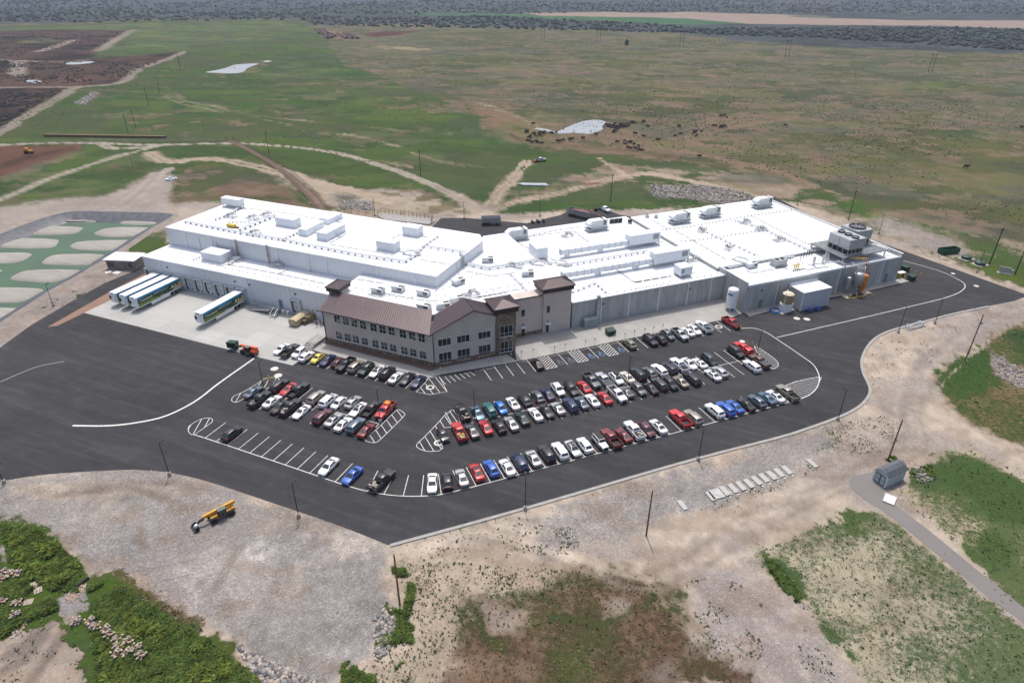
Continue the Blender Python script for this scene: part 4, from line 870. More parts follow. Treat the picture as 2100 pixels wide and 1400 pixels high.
# ------------------------------------------------------------------ vehicles
def paint(name, c, metal=.25, rough=.32):
    return M('paint_'+name, c, rough, metal, .04, 2, coat=.6, spec=.5)
PC = {'white':(.80,.81,.81),'black':(.010,.010,.012),'silver':(.46,.47,.48),'gray':(.14,.145,.15),'dark gray':(.05,.053,.058),'red':(.42,.015,.02),'dark red':(.16,.012,.016),'blue':(.02,.10,.42),'dark blue':(.012,.022,.075),
      'tan':(.33,.30,.25),'cream':(.62,.59,.50),'yellow':(.78,.62,.10),'dark green':(.012,.028,.022),'teal':(.03,.12,.12),'olive':(.16,.17,.11),'slate':(.12,.16,.20),'maroon':(.085,.018,.025),'brown':(.12,.06,.045),'bright red':(.55,.02,.025),'steel blue':(.09,.17,.24),'bright blue':(.02,.16,.55)}
CGL = M('car_glass', (.015,.02,.022), .05, 0, .3, 1, spec=.9)
TYRE = M('tyre_rubber', (.016,.016,.017), .8); RIM = M('wheel_alloy', (.38,.39,.40), .35, .7)
HLM = M('headlight_lens', (.75,.77,.78), .15); TLM = M('tail_lens', (.35,.01,.012), .25); TRIM = M('black_trim', (.014,.014,.015), .6)
def ringpts(hw, zb, zt, x):
    return [(x,0,zb),(x,hw*.84,zb),(x,hw*.98,zb+.16),(x,hw,(zb+zt)/2),(x,hw*.97,zt-.12),(x,hw*.88,zt-.03),(x,hw*.55,zt),(x,0,zt+.012)]
def loft(mb, st, mi=0):
    i0 = len(mb.v); n_ = 14
    for x, zb, zt, hw in st:
        h = ringpts(hw, zb, zt, x); ring = h + [(a,-b,c) for a, b, c in h[-2:0:-1]]
        mb.v += ring
    for k in range(len(st)-1):
        for q in range(n_):
            mb.f.append((i0+k*n_+q, i0+(k+1)*n_+q, i0+(k+1)*n_+(q+1) % n_, i0+k*n_+(q+1) % n_)); mb.m.append(mi)
    mb.f.append(tuple(i0+q for q in range(n_))); mb.m.append(mi)
    e = i0+(len(st)-1)*n_; mb.f.append(tuple(e+q for q in reversed(range(n_)))); mb.m.append(mi)
def green(mb, gl, xb0, xr0, xr1, xb1, zb, zr, hwb, hwr, mi=0):
    """painted cabin with separate panes standing 12 mm proud; front is +x. gl: dict of pane builders"""
    zm = zr-.09
    def lv(x0, x1, hw, z): return [Vector((x0,hw*.86,z)),Vector((x0+.0,-hw*.86,z)),Vector((x0-(x0-x1)*.08,-hw,z)),Vector((x1+(x0-x1)*.06,-hw,z)),Vector((x1,-hw*.86,z)),Vector((x1,hw*.86,z)),Vector((x1+(x0-x1)*.06,hw,z)),Vector((x0-(x0-x1)*.08,hw,z))]
    A = lv(xb0, xb1, hwb, zb); B = lv(xr0, xr1, hwr, zm); C_ = lv(xr0-.16, xr1+.14, hwr-.12, zr); i = len(mb.v)
    for P in (A, B, C_): mb.v += [tuple(p) for p in P]
    for l in range(2):
        for q in range(8): mb.f.append((i+l*8+q, i+l*8+(q+1) % 8, i+(l+1)*8+(q+1) % 8, i+(l+1)*8+q)[::-1]); mb.m.append(mi)
    mb.f.append(tuple(i+16+q for q in reversed(range(8)))); mb.m.append(mi)
    def pane(name, a, b, c, d, u0=.06, u1=.94, v0=.12, v1=.93, split=()):
        nrm = (b-a).cross(d-a).normalized()
        def at(u, v): return (a*(1-u)+b*u)*(1-v)+(d*(1-u)+c*u)*v
        ctr = (a+b+c+d)/4
        if nrm.dot(ctr-Vector(((xb0+xb1)/2,0,zb))) < 0: nrm = -nrm
        us = [u0]+list(split)+[u1]
        for k in range(len(us)-1):
            ua, ub = us[k]+(.02 if k else 0), us[k+1]-(.02 if k < len(us)-2 else 0)
            P = [at(ua,v0), at(ub,v0), at(ub,v1), at(ua,v1)]; P = [p+nrm*.014 for p in P]
            if (P[1]-P[0]).cross(P[3]-P[0]).dot(nrm) < 0: P = P[::-1]
            gl.setdefault(name, MB()).face(P)
    pane('windshield', A[0], A[1], B[1], B[0], .02, .98, .08, .97)
    pane('rear_window', A[5], A[4], B[4], B[5], .05, .95, .3 if zr > 1.6 else .15, .95)
    pane('side_window', A[7], A[6], B[6], B[7], .07, .96, .1, .93, (.42,.75) if zr > 1.6 else (.5,))
    pane('side_window_r', A[2], A[3], B[3], B[2], .07, .96, .1, .93, (.42,.75) if zr > 1.6 else (.5,))
KIND = {
 'sedan': dict(L=4.8,W=1.84,st=[(2.4,.3,.62,.62),(2.28,.24,.74,.80),(1.9,.22,.86,.89),(1.05,.2,.97,.92),(0,.2,.98,.92),(-1.3,.2,1.02,.92),(-1.75,.22,1.06,.91),(-2.2,.26,1.02,.86),(-2.4,.36,.86,.70)],gr=(1.15,.35,-.75,-1.75,.95,1.46,.82,.62),wb=(1.42,-1.38),wr=.33),
 'coupe': dict(L=4.6,W=1.84,st=[(2.3,.3,.6,.62),(2.15,.24,.72,.80),(1.8,.22,.84,.89),(.9,.2,.93,.92),(0,.2,.95,.92),(-1.2,.2,1.0,.93),(-1.75,.22,1.02,.91),(-2.15,.26,.99,.86),(-2.3,.36,.84,.70)],gr=(.95,.05,-.7,-1.85,.92,1.36,.82,.6),wb=(1.38,-1.32),wr=.34),
 'hatchback': dict(L=4.15,W=1.76,st=[(2.07,.3,.66,.6),(1.95,.24,.8,.78),(1.6,.22,.92,.86),(.95,.2,1.0,.88),(0,.2,1.02,.88),(-1.4,.2,1.06,.88),(-1.9,.24,1.05,.85),(-2.07,.34,.9,.75)],gr=(1.15,.45,-1.2,-1.9,.98,1.52,.8,.64),wb=(1.28,-1.28),wr=.31),
 'beetle': dict(L=4.1,W=1.75,st=[(2.05,.3,.5,.45),(1.95,.24,.68,.68),(1.6,.22,.9,.82),(.95,.2,1.0,.87),(0,.2,1.0,.88),(-1.2,.2,1.03,.86),(-1.7,.24,.92,.78),(-2.05,.34,.6,.5)],gr=(.95,.25,-.75,-1.65,.95,1.5,.76,.56),wb=(1.3,-1.22),wr=.33),
 'crossover': dict(L=4.6,W=1.88,st=[(2.3,.36,.78,.65),(2.16,.28,.92,.84),(1.8,.26,1.04,.91),(1.0,.24,1.1,.93),(0,.24,1.12,.93),(-1.5,.24,1.16,.93),(-2.1,.28,1.14,.9),(-2.3,.4,.98,.8)],gr=(1.2,.45,-1.45,-2.1,1.08,1.68,.85,.68),wb=(1.38,-1.36),wr=.36),
 'suv': dict(L=4.95,W=1.96,st=[(2.47,.38,.9,.74),(2.36,.3,1.06,.9),(1.9,.28,1.14,.96),(1.1,.26,1.18,.98),(0,.26,1.2,.98),(-1.7,.26,1.22,.98),(-2.3,.3,1.2,.96),(-2.47,.42,1.05,.88)],gr=(1.2,.6,-2.0,-2.36,1.16,1.82,.9,.75),wb=(1.5,-1.45),wr=.38),
 'minivan': dict(L=5.1,W=1.98,st=[(2.55,.34,.76,.68),(2.42,.26,.9,.88),(2.0,.24,1.02,.96),(1.4,.22,1.12,.99),(0,.22,1.14,.99),(-1.8,.22,1.16,.99),(-2.4,.26,1.14,.96),(-2.55,.38,1.0,.86)],gr=(1.75,.7,-2.05,-2.42,1.1,1.76,.92,.76),wb=(1.6,-1.45),wr=.35),
 'jeep': dict(L=4.6,W=1.85,st=[(2.2,.5,1.02,.62),(2.15,.45,1.1,.68),(1.6,.4,1.16,.72),(.85,.36,1.18,.76),(.8,.36,1.2,.8),(0,.36,1.2,.8),(-2.0,.36,1.2,.8),(-2.15,.45,1.1,.76)],gr=(.75,.5,-2.0,-2.1,1.18,1.86,.76,.7),wb=(1.45,-1.4),wr=.42),
 'pickup': dict(L=5.85,W=2.02,st=[(2.92,.45,1.0,.76),(2.8,.36,1.18,.93),(2.2,.34,1.26,1.0),(1.35,.32,1.29,1.01),(.2,.32,1.3,1.01),(-.9,.32,1.3,1.01)],gr=(1.4,.75,-.65,-.9,1.26,1.92,.92,.76),wb=(1.85,-1.85),wr=.42,bed=True),
 'canopy pickup': dict(L=5.85,W=2.02,st=[(2.92,.45,1.0,.76),(2.8,.36,1.18,.93),(2.2,.34,1.26,1.0),(1.35,.32,1.29,1.01),(.2,.32,1.3,1.01),(-2.6,.32,1.3,1.01),(-2.92,.45,1.2,.96)],gr=(1.4,.75,-.65,-.9,1.26,1.92,.92,.76),wb=(1.85,-1.85),wr=.42,canopy=True),
}
PROTO = {}
def make_car(kind):
    d = KIND[kind]; L_, W_ = d['L'], d['W']; hw = W_/2
    t = thing('parked_car' if 'pickup' not in kind else 'parked_pickup', 'x', 'car')
    b = MB(); gl = {}; loft(b, d['st']); green(b, gl, *d['gr'])
    if d.get('canopy'): green(b, gl, -.95,-1.0,-2.75,-2.86,1.28,1.9,.94,.82)
    rear = -L_/2
    if d.get('bed'):
        for s_ in (-1, 1):
            b.box(rear+.1,-.88,min(s_*1.0,s_*.90),max(s_*1.0,s_*.90),.45,1.28)
        b.box(rear+.02,rear+.1,-1.0,1.0,.55,1.26); b.box(rear+.1,-.88,-.9,.9,.5,.72)
    o = b.build('body', paint('white', PC['white']), t, smooth=38)
    if d.get('bed'): 
        c = MB(); c.box(rear+.11,-.91,-.89,.89,.722,.74); c.build('bed_liner', TRIM, t)
    for nm, g in gl.items(): g.build(nm.replace('_r', '') if nm == 'side_window_r' else nm, CGL, t)
    for x in d['wb']:
        for s_ in (-1, 1):
            r = d['wr']; m_ = MB(); T = Matrix.Translation((x, s_*(hw-.10), r)) @ Matrix.Rotation(R(90)*s_, 4, 'X')
            m_.lathe([(r*.62,-.12),(r,-.10),(r,.10),(r*.9,.125),(r*.62,.13)], 14, 0, T=T @ Matrix.Rotation(R(180), 4, 'X')); m_.lathe([(r*.61,.10),(r*.2,.112),(.01,.114)], 14, 1, T=T @ Matrix.Rotation(R(180), 4, 'X'))
            m_.build('wheel', [TYRE, RIM], t, smooth=40)
    st0, st1 = d['st'][1], d['st'][-2]; zf = st0[2]-.16
    for s_ in (-1, 1):
        MB().box(st0[0]-.12,d['st'][0][0]-.035,s_*st0[3]*.62-.17,s_*st0[3]*.62+.17,zf-.1,zf+.07).build('headlight', HLM, t)
        zr_ = st1[2]-.22 if not d.get('bed') else 1.02; hb = st1[3] if not d.get('bed') else .99
        xr = rear+.0; MB().box(xr-.015,xr+.22,s_*hb*.86-.12,s_*hb*.86+.12,zr_-.12,zr_+.1).build('tail_light', TLM, t)
        MB().box(d['gr'][0]-.3,d['gr'][0]-.12,s_*(hw+.07)-.08,s_*(hw+.07)+.08,d['gr'][4]+.0,d['gr'][4]+.14).build('mirror', TRIM, t)
    MB().box(d['st'][0][0]-.10,d['st'][0][0]+.012,-.45,.45,.42,d['st'][0][2]-.12).build('grille', TRIM, t)
    return t
def recolour(o, pm):
    for c in o.children:
        if c.name.split('.')[0] == 'body': c.material_slots[0].link = 'OBJECT'; c.material_slots[0].material = pm
import re
def kd_dbg(l): return len(re.findall(r"[A-Za-z]+", l)) > 16
CARS = []   # (row, u, v, kind, colour, nose, extra)
def row(name, axis, org, s, lst):
    for e in lst: CARS.append((name, org[0]+s*e[0], org[1]+s*e[1], e[2], e[3], axis if e[4] == 'u' else axis+math.pi, e[5] if len(e) > 5 else None))
S_ = .19286
RA = 'in the office-front row'
row(RA, VD, (380,680), S_, [(1025,180,'sedan','white','d'),(1110,205,'pickup','dark gray','u'),(1215,220,'crossover','white','d'),(1290,262,'crossover','white','u'),(1408,278,'beetle','yellow','d'),(1510,300,'sedan','dark blue','d'),(1625,325,'hatchback','maroon','u'),(1705,350,'pickup','black','d'),(1815,370,'suv','tan','u'),(1920,398,'suv','dark green','d')])
row(RA, VD, (640,560), S_, [(690,1038,'sedan','white','d','sun'),(797,1060,'suv','black','u'),(893,1105,'sedan','white','u'),(1010,1118,'sedan','dark gray','d'),(1125,1150,'sedan','dark blue','d')])
RBk = "in the left block's back row"
row(RBk, VD, (380,680), S_, [(722,637,'sedan','slate','u'),(1000,575,'suv','black','u'),(1095,607,'coupe','red','d'),(1200,628,'pickup','black','u'),(1392,700,'suv','tan','u'),(1520,730,'minivan','white','u'),(1632,754,'hatchback','white','d'),(1785,747,'crossover','silver','u','sun'),(1838,822,'sedan','white','d','sun'),(1975,828,'pickup','black','u')])
row(RBk, VD, (740,720), S_, [(260,630,'pickup','red','d','orange')])
RBf = "in the left block's front row"
row(RBf, VD, (380,680), S_, [(790,720,'pickup','black','u','load'),(925,737,'sedan','white','u'),(1000,795,'sedan','black','d'),(1115,805,'pickup','black','u','load'),(1235,848,'coupe','white','d'),(1460,903,'suv','maroon','u'),(1575,932,'sedan','silver','u','sun'),(1680,978,'sedan','white','u'),(1815,998,'suv','slate','u'),(1925,1043,'sedan','dark red','u')])
RC = 'in the sparse lower left row'
row(RC, VD, (380,680), S_, [(498,1078,'crossover','black','u')])
row(RC, VD, (0,900), .35714, [(1887,154,'sedan','white','d')])
row(RC, VD-R(3), (700,900), .35714, [(62,206,'sedan','blue','d')])
row(RC, VD-R(8), (700,900), .35714, [(232,238,'pickup','black','u','load')])
RDn = 'in the nearest row'
row(RDn, R(90)+R(4), (700,900), .35714, [(522,250,'sedan','white','d'),])
row(RDn, R(90)+R(9), (700,900), .35714, [(608,238,'crossover','black','u')])
row(RDn, VC-R(6), (700,900), .35714, [(692,218,'sedan','silver','u')])
row(RDn, VC, (700,900), .35714, [(778,186,'sedan','red','u','sun'),(860,166,'crossover','blue','u'),(952,159,'sedan','white','u'),(1024,131,'minivan','dark blue','u'),(1103,108,'sedan','silver','u'),(1178,83,'suv','black','u'),(1256,69,'suv','white','u'),(1330,51,'sedan','silver','d','sun'),(1397,34,'crossover','white','u')])
row(RDn, VC, (1100,720), S_, [(680,967,'jeep','white','d','roof'),(795,928,'pickup','dark red','u'),(930,887,'coupe','dark red','u'),(1040,843,'pickup','white','u','load'),(1175,832,'crossover','maroon','d'),(1297,794,'sedan','white','u','sun'),(1530,718,'pickup','bright red','u'),(1665,702,'suv','tan','u')])
row(RDn, VC, (1400,620), S_, [(340,1152,'suv','white','u'),(455,1132,'suv','blue','u'),(555,1102,'sedan','blue','u'),(677,1080,'sedan','black','u'),(790,1048,'crossover','slate','u'),(898,1013,'sedan','steel blue','u'),(985,992,'sedan','white','u','sun'),(1113,962,'pickup','tan','u')])
RE = "in the main block's front row"
row(RE, VC, (740,720), S_, [(875,888,'hatchback','black','d'),(1048,858,'pickup','red','u','hay'),(1185,843,'sedan','gray','u'),(1328,803,'sedan','red','u'),(1470,793,'crossover','black','u'),(1600,763,'sedan','silver','u'),(1720,708,'sedan','dark green','u'),(1855,665,'sedan','white','u'),(1980,633,'sedan','black','d')])
row(RE, VC, (1100,720), S_, [(228,601,'coupe','silver','u'),(362,573,'suv','dark blue','u'),(480,543,'sedan','slate','u'),(595,518,'sedan','white','u'),(727,490,'sedan','red','u'),(860,458,'pickup','white','d'),(960,428,'coupe','gray','u'),(1087,400,'crossover','gray','d'),(1215,388,'sedan','black','u'),(1305,352,'suv','dark gray','u'),(1425,343,'crossover','black','d'),(1535,318,'sedan','tan','u'),(1655,293,'minivan','black','u'),(1875,248,'sedan','white','u','sun'),(1950,218,'crossover','silver','u')])
row(RE, VC, (1400,620), S_, [(735,678,'suv','white','u'),(815,627,'pickup','brown','u','cover')])
RF = "in the main block's back row"
row(RF, VC, (740,720), S_, [(1080,653,'pickup','black','u','load'),(1245,658,'sedan','steel blue','d'),(1370,623,'suv','teal','u'),(1490,598,'hatchback','bright blue','d'),(1617,551,'sedan','white','u','sun'),(1745,518,'crossover','dark gray','u'),(1880,480,'crossover','gray','u')])
row(RF, VC, (1100,720), S_, [(122,452,'sedan','dark blue','u'),(228,403,'crossover','white','d'),(375,403,'suv','black','d'),(507,375,'sedan','red','u'),(590,315,'pickup','gray','d'),(720,308,'pickup','silver','u','cover'),(850,288,'crossover','white','d','box'),(965,271,'sedan','cream','u'),(1082,243,'suv','black','u'),(1200,225,'crossover','gray','u'),(1307,203,'suv','white','u'),(1413,183,'suv','black','u'),(1520,148,'pickup','white','u'),(1625,128,'sedan','white','d'),(1737,123,'coupe','white','u'),(1843,88,'minivan','dark gray','d')])
row(RF, VC, (1400,620), S_, [(568,528,'suv','black','d'),(645,493,'canopy pickup','bright red','u')])
RG = 'in the plaza-side row'
row(RG, VC, (980,540), S_, [(635,1063,'sedan','black','u'),(1612,853,'crossover','olive','u'),(1835,818,'suv','black','d'),(1937,803,'crossover','black','u'),(2020,760,'crossover','gray','d')])
row(RG, VC, (1380,520), S_, [(75,858,'pickup','silver','d'),(155,828,'sedan','white','u'),(228,803,'sedan','white','d'),(325,778,'pickup','white','u')])
row(RG, VC, (1380,520), S_, [(622,735,'pickup','red','d','black hood')])
NICE = {'pickup':'pickup','suv':'SUV','crossover':'crossover','sedan':'sedan','coupe':'coupe','hatchback':'hatchback','beetle':'bubble car','minivan':'minivan','jeep':'off-roader','canopy pickup':'canopy pickup'}
def dsc(c): return c[4]+' '+NICE[c[3]]
HAYM = M('hay', (.40,.30,.14), .95, 0, .3, 6); ORG = M('orange_plastic', (.75,.20,.02), .6); LOADM = M('scrap', (.30,.27,.24), .9, 0, .6, 5)
used_l = {}
rows = {}
for c in CARS: rows.setdefault(c[0], []).append(c)
for rn, L_ in rows.items():
    L_.sort(key=lambda c: c[1])
    for k, c in enumerate(L_):
        a = L_[k-1] if k else None; b = L_[k+1] if k < len(L_)-1 else None
        x = c[6]; pre = {'load':' with load','hay':' with hay in its bed','orange':' with orange bundle','roof':' with dark roof','box':' with roof box','cover':' with covered bed','sun':''}.get(x, ' with black hood' if x == 'black hood' else '')
        nb = (f'between {dsc(a)} and {dsc(b)}' if a and b else (f'left end, beside {dsc(b)}' if b else f'right end, beside {dsc(a)}'))
        lab = f'{dsc(c)}{pre} {rn}, {nb}'
        ww = lab.split()
        if kd_dbg(lab): lab = f'{dsc(c)}{pre} {rn}, '+(f'right of {dsc(a)}' if a else f'left of {dsc(b)}')
        if lab in used_l: print('DUPLABEL', lab)
        if kd_dbg(lab): print('LONG', lab)
        used_l[lab] = 1
        p = G(c[1], c[2], .75); ang = c[5]+random.uniform(-.025, .025)
        kd = c[3]
        if kd not in PROTO:
            o = PROTO[kd] = make_car(kd); o.location = (p.x, p.y, .034); o.rotation_euler = (0, 0, ang); o['label'] = lab; o['group'] = 'vehicles parked in the car park'
        else: o = dup(PROTO[kd], (p.x, p.y, .034), ang, lab, 'vehicles parked in the car park')
        o['category'] = 'pickup' if 'pickup' in kd else 'car'
        recolour(o, paint(c[4], PC[c[4]], .6 if c[4] in ('silver','gray','slate','steel blue','dark gray','tan') else .1))
        c_extra = x
        if x == 'sun': MB().box(-.45,.3,-.42,.42,KIND[kd]['gr'][5]-.02,KIND[kd]['gr'][5]+.012).build('sunroof', CGL, o)
        elif x == 'roof': MB().box(-2.02,.38,-.62,.62,KIND[kd]['gr'][5]-.02,KIND[kd]['gr'][5]+.05).build('roof_panel', TRIM, o)
        elif x == 'black hood': MB().prism([(1.5,-.8),(2.6,-.75),(2.75,0),(2.6,.75),(1.5,.8)],1.2,1.315).build('hood', TRIM, o)
        elif x == 'cover': MB().box(-2.85,-.9,-.93,.93,1.27,1.33).build('bed_cover', M('bed_vinyl', (.06,.065,.07), .6), o)
        elif x in ('load','hay','orange','box'):
            pl_ = MB(); rr = random.Random(int(c[1]))
            if x == 'box': pl_.box(-1.0,.35,-.4,.4,1.70,2.02)
            elif x == 'orange': pl_.box(-1.6,-.5,-.55,.55,1.3,2.12)
            else:
                for q in range(9): 
                    xx, yy, ss = rr.uniform(-2.6,-1.2), rr.uniform(-.65,.65), rr.uniform(.12,.32); pl_.box(xx-ss,xx+ss,yy-ss,yy+ss,.75,.8+rr.uniform(.2,.55),T=Matrix.Rotation(0,4,'Z'))
            lb = {'load':f'pile of loose cargo on the {c[4]} pickup {rn}','hay':'pale hay heaped in the bed of a red pickup','orange':'orange bundle carried on the red pickup at the left block','box':'dark roof box on a white crossover'}[x]
            if lb in used_l: lb = lb.replace('pile of loose cargo', 'second pile of loose cargo') if 'second '+lb not in used_l else lb
            k2 = lb; 
            while k2 in used_l: k2 = k2.replace('pile', 'second pile', 1).replace('loose ', '')
            used_l[k2] = 1
            e = pl_.build({'load':'cargo','hay':'hay_pile','orange':'bundle','box':'roof_box'}[x], {'load':LOADM,'hay':HAYM,'orange':ORG,'box':TRIM}[x], None, (p.x, p.y, .034), ang)
            if x == 'box': e.parent = o; e.location = (0,0,0); e.rotation_euler = (0,0,0)
            else: tag(e, k2, 'cargo')
# ------------------------------------------------------------------ on the roofs
def inW(a, d, z): return Wp(a, d, z)
def inR(b, c, z): return Rp(b, c, z)
ZU, ZL, ZM, ZF, ZB, ZQ = H2+.285, H1+.285, HM+.005, HF+.225, HB+.255, HU+.005
def roofbox(fr_, rz, x0, x1, y0, y1, z, h, label, leg=0, name='rooftop_unit', cat='rooftop unit', louvre=None, pipes=True, curb=True):
    c = fr_((x0+x1)/2, (y0+y1)/2, z); t = thing(name, label, cat, tuple(c), rz, 'rooftop units'); a, b = (x1-x0)/2, (y1-y0)/2
    k = MB()
    if leg:
        for sx in (-1, 1):
            for sy in (-1, 1): MB().box(sx*(a-.25)-.07,sx*(a-.25)+.07,sy*(b-.25)-.07,sy*(b-.25)+.07,0,leg).build('leg', GREYM, t)
        MB().box(-a-.05,a+.05,-b-.05,b+.05,leg,leg+.15).build('frame', GREYM, t); leg += .15
    elif curb: MB().box(-a-.22,a+.22,-b-.22,b+.22,0,.2).build('curb', TRIMW, t); leg = .2
    MB().box(-a,a,-b,b,leg,leg+h-.05).build('housing', WHITEP, t); MB().box(-a-.06,a+.06,-b-.06,b+.06,leg+h-.05,leg+h+.02).build('lid', TRIMW, t)
    if louvre:
        sx, w_ = louvre; m_ = MB(); m_.box(sx-w_/2,sx+w_/2,-b-.02,-b+.002,leg+h*.3,leg+h*.85); o = m_.build('louvre', GREYM, t)
        for q in range(2): MB().box(sx-w_/2+.05+q*w_/2,sx-.05+q*w_/2,-b-.03,-b-.021,leg+h*.34,leg+h*.8).build('louvre_blade', M('louvre_dark', (.25,.28,.30), .5), o)
    if pipes:
        MB().tube([(a+.01,-.2,leg+h*.3),(a+.6,-.2,leg+h*.3),(a+.6,-.2,.1),(a+2.2,-.2,.1)], .09, 6).build('pipe', GREYM, t)
    return t
wl = lambda *a, **k: roofbox(inW, TA, *a, **k)
rl = lambda *a, **k: roofbox(inR, TB, *a, **k)
wl(-36.9,-29.7,31.6,34,ZU,2.0,'white rooftop unit raised on legs at the far left corner of the tall store roof',leg=.8)
wl(-9,-2,24,27,ZU,2.4,'long white rooftop unit standing alone left of the narrow units on the tall roof')
wl(2.6,5.4,20,28.2,ZU,1.8,'narrow white rooftop unit, left of two side by side on the tall roof')
wl(9.6,13,19.1,28,ZU,2.1,'narrow white rooftop unit, right of two side by side on the tall roof')
wl(1.6,5.2,30.9,37.5,ZU,1.5,'low white rooftop unit behind the two narrow ones at the tall roof back edge')
wl(29.2,34.9,19.3,22.3,ZU,2.4,'white rooftop unit beside the stair bridge on the right of the tall roof')
wl(29.8,34.8,31.9,35.1,ZU,2.5,'white rooftop unit nearest the right rear of the tall roof')
wl(-20,-12.8,4.6,8.8,ZL,2.3,'only white rooftop unit on the low roof above the dock doors')
t = thing('yellow_machine', 'bright yellow machine left on the white roof of the tall store', 'machine', tuple(inW(-19.9,17.6,ZU)), TA)
MB().box(-1.5,1.4,-.5,.5,.25,.95).build('housing', YEL, t); MB().box(-1.3,1.2,-.42,.42,.0,.25).build('skid', TRIM, t); MB().box(1.7,2.6,-.3,.3,.02,.5).build('battery_box', M('brown_box', (.16,.12,.06), .7), t)
# packaged units with fans
def hvac(label, loc, rz, sx=1.0):
    t = thing('air_conditioner', label, 'air conditioner', tuple(loc), rz, 'small packaged air conditioners')
    MB().box(-1.5*sx,1.5*sx,-.95,.95,0,.3).build('curb', GREYM, t); MB().box(-1.45*sx,1.45*sx,-.9,.9,.3,1.45).build('housing', M('unit_cream', (.66,.68,.67), .45), t)
    MB().box(-1.7*sx,-.3,-.97,.97,1.0,1.5).build('hood', WHITEP, t)
    for x in (.45, 1.1): MB().lathe([(.36,1.452),(.36,1.53),(.28,1.54),(.05,1.50)], 14, 0, c=(x*sx,0)).build('fan', TRIM, t)
    MB().box(.2,1.46*sx,-.915,-.902,.45,1.3).build('coil', M('coil_grey', (.16,.17,.17), .6), t)
    return t
def c6(x, y): return (640+S_*x, 420+S_*y)
def c7(x, y): return (980+S_*x, 400+S_*y)
def c8(x, y): return (1300+S_*x, 380+S_*y)
H0 = None
for px, z, rz, lab in ((c6(705,935), ZM, TA, 'small air conditioner nearest the brown end tower on the middle roof'), (c6(920,915), ZM, TA, 'small air conditioner second from the brown end tower on the middle roof'), (c6(1190,960), ZM, TA, 'small air conditioner third from the brown end tower, below the tall store corner'),
                       (c6(1195,1110), ZM, TA, 'small air conditioner half hidden behind the office roof ridge'), (c6(1395,1095), ZM, TA+R(45), 'small air conditioner tucked behind the gable roof valley'), (c6(1540,1030), ZM, TB, 'small air conditioner just behind the peak of the gable roof'),
                       (c6(1555,840), ZM, TB+R(20), 'small air conditioner at the foot of the tall store right end'), (c6(1870,605), ZM, TB-R(20), 'small twin fan air conditioner alone behind the pipe bend on the middle roof'), (c7(530,855), ZM, TB-R(15), 'small twin fan air conditioner behind the tall office tower'), (c8(1245,870), ZQ, TB, 'small cream air conditioner on the lower roof by the wall return')):
    p = G(*px, z); H0 = hvac(lab, p, rz) if H0 is None else dup(H0, tuple(p), rz, lab)
# large make-up air units with intake hoods, on steel stands
def ahu(label, loc, rz):
    t = thing('air_handler', label, 'air handler', tuple(loc), rz, 'hooded air handlers')
    for x in (-3,0,3):
        for y in (-1.2,1.2): MB().box(x-.08,x+.08,y-.08,y+.08,0,.75).build('leg', GREYM, t)
    MB().box(-3.9,3.9,-1.9,1.7,.75,.93).build('platform', GREYM, t)
    MB().box(-2.3,3.3,-1.3,1.3,.94,3.5).build('housing', M('unit_grey_white', (.66,.69,.68), .45), t)
    MB().prism([(0,0),(0,0),(0,0)],0,0) if False else None
    h = MB(); P = [(-2.3,-1.28,3.45),(-3.5,-1.28,2.6),(-3.5,-1.28,1.7),(-2.3,-1.28,1.1)]; Q = [(a,-b,c) for a, b, c in P]
    h.face(P[::-1]); h.face(Q); 
    for k in range(3): h.face([P[k],P[k+1],Q[k+1],Q[k]])
    h.build('intake_hood', WHITEP, t)
    MB().box(1.75,2.25,-1.2,1.2,3.51,3.56).build('roof_slot', TRIM, t)
    for x, dx in ((1.9,.25),(2.6,-.25)): MB().tube([(x,-1.5,1.9),(x+dx,-1.6,3.4)], .11, 6).build('flue', TRIM, t)
    r = MB(); r.tube([(-3.9,-1.85,.95),(-3.9,-1.85,1.95),(3.9,-1.85,1.95),(3.9,-1.85,.95)], .035, 5); r.tube([(-3.9,-1.85,1.45),(3.9,-1.85,1.45)], .03, 5); r.build('guard_rail', GREYM, t)
    return t
A0 = None
for b, c, z, lab in ((4.4,46.4,ZF,'hooded air handler beside the tall store right end, at the back roof edge'), (31.6,44.9,ZF,'hooded air handler in front of the dump trailer, at the back roof edge'), (58.8,38.6,ZB,'hooded air handler, left of two near each other on the rear hall roof'), (71.6,39.6,ZB,'hooded air handler, right of two near each other on the rear hall roof'), (95,41.5,ZB,'hooded air handler at the far right corner of the rear hall roof')):
    p = inR(b, c, z); A0 = ahu(lab, p, TB) if A0 is None else dup(A0, tuple(p), TB, lab)
rl(3.0,6.5,28.0,33.8,ZF,3.0,'tall white box unit on legs at the left end of the duct runs',leg=.6,pipes=False)
rl(32.7,43.4,26.4,29.2,ZF,3.0,'long white box unit on legs, rear of the two with ducts',leg=.9,louvre=(3.8,2.0))
rl(31.7,43.4,11.4,14.2,ZF,3.1,'long white box unit on legs, front of the two with ducts',leg=.9,louvre=(4.2,2.0))
rl(34.4,38.1,2.6,6.0,ZF,2.3,'small white penthouse on legs above the concrete wall',leg=.5,louvre=(-1.2,.8))
rl(24.2,27,50.0,52,ZF,1.3,'low white box by the black intake panels on the back roof edge',pipes=False) if False else None
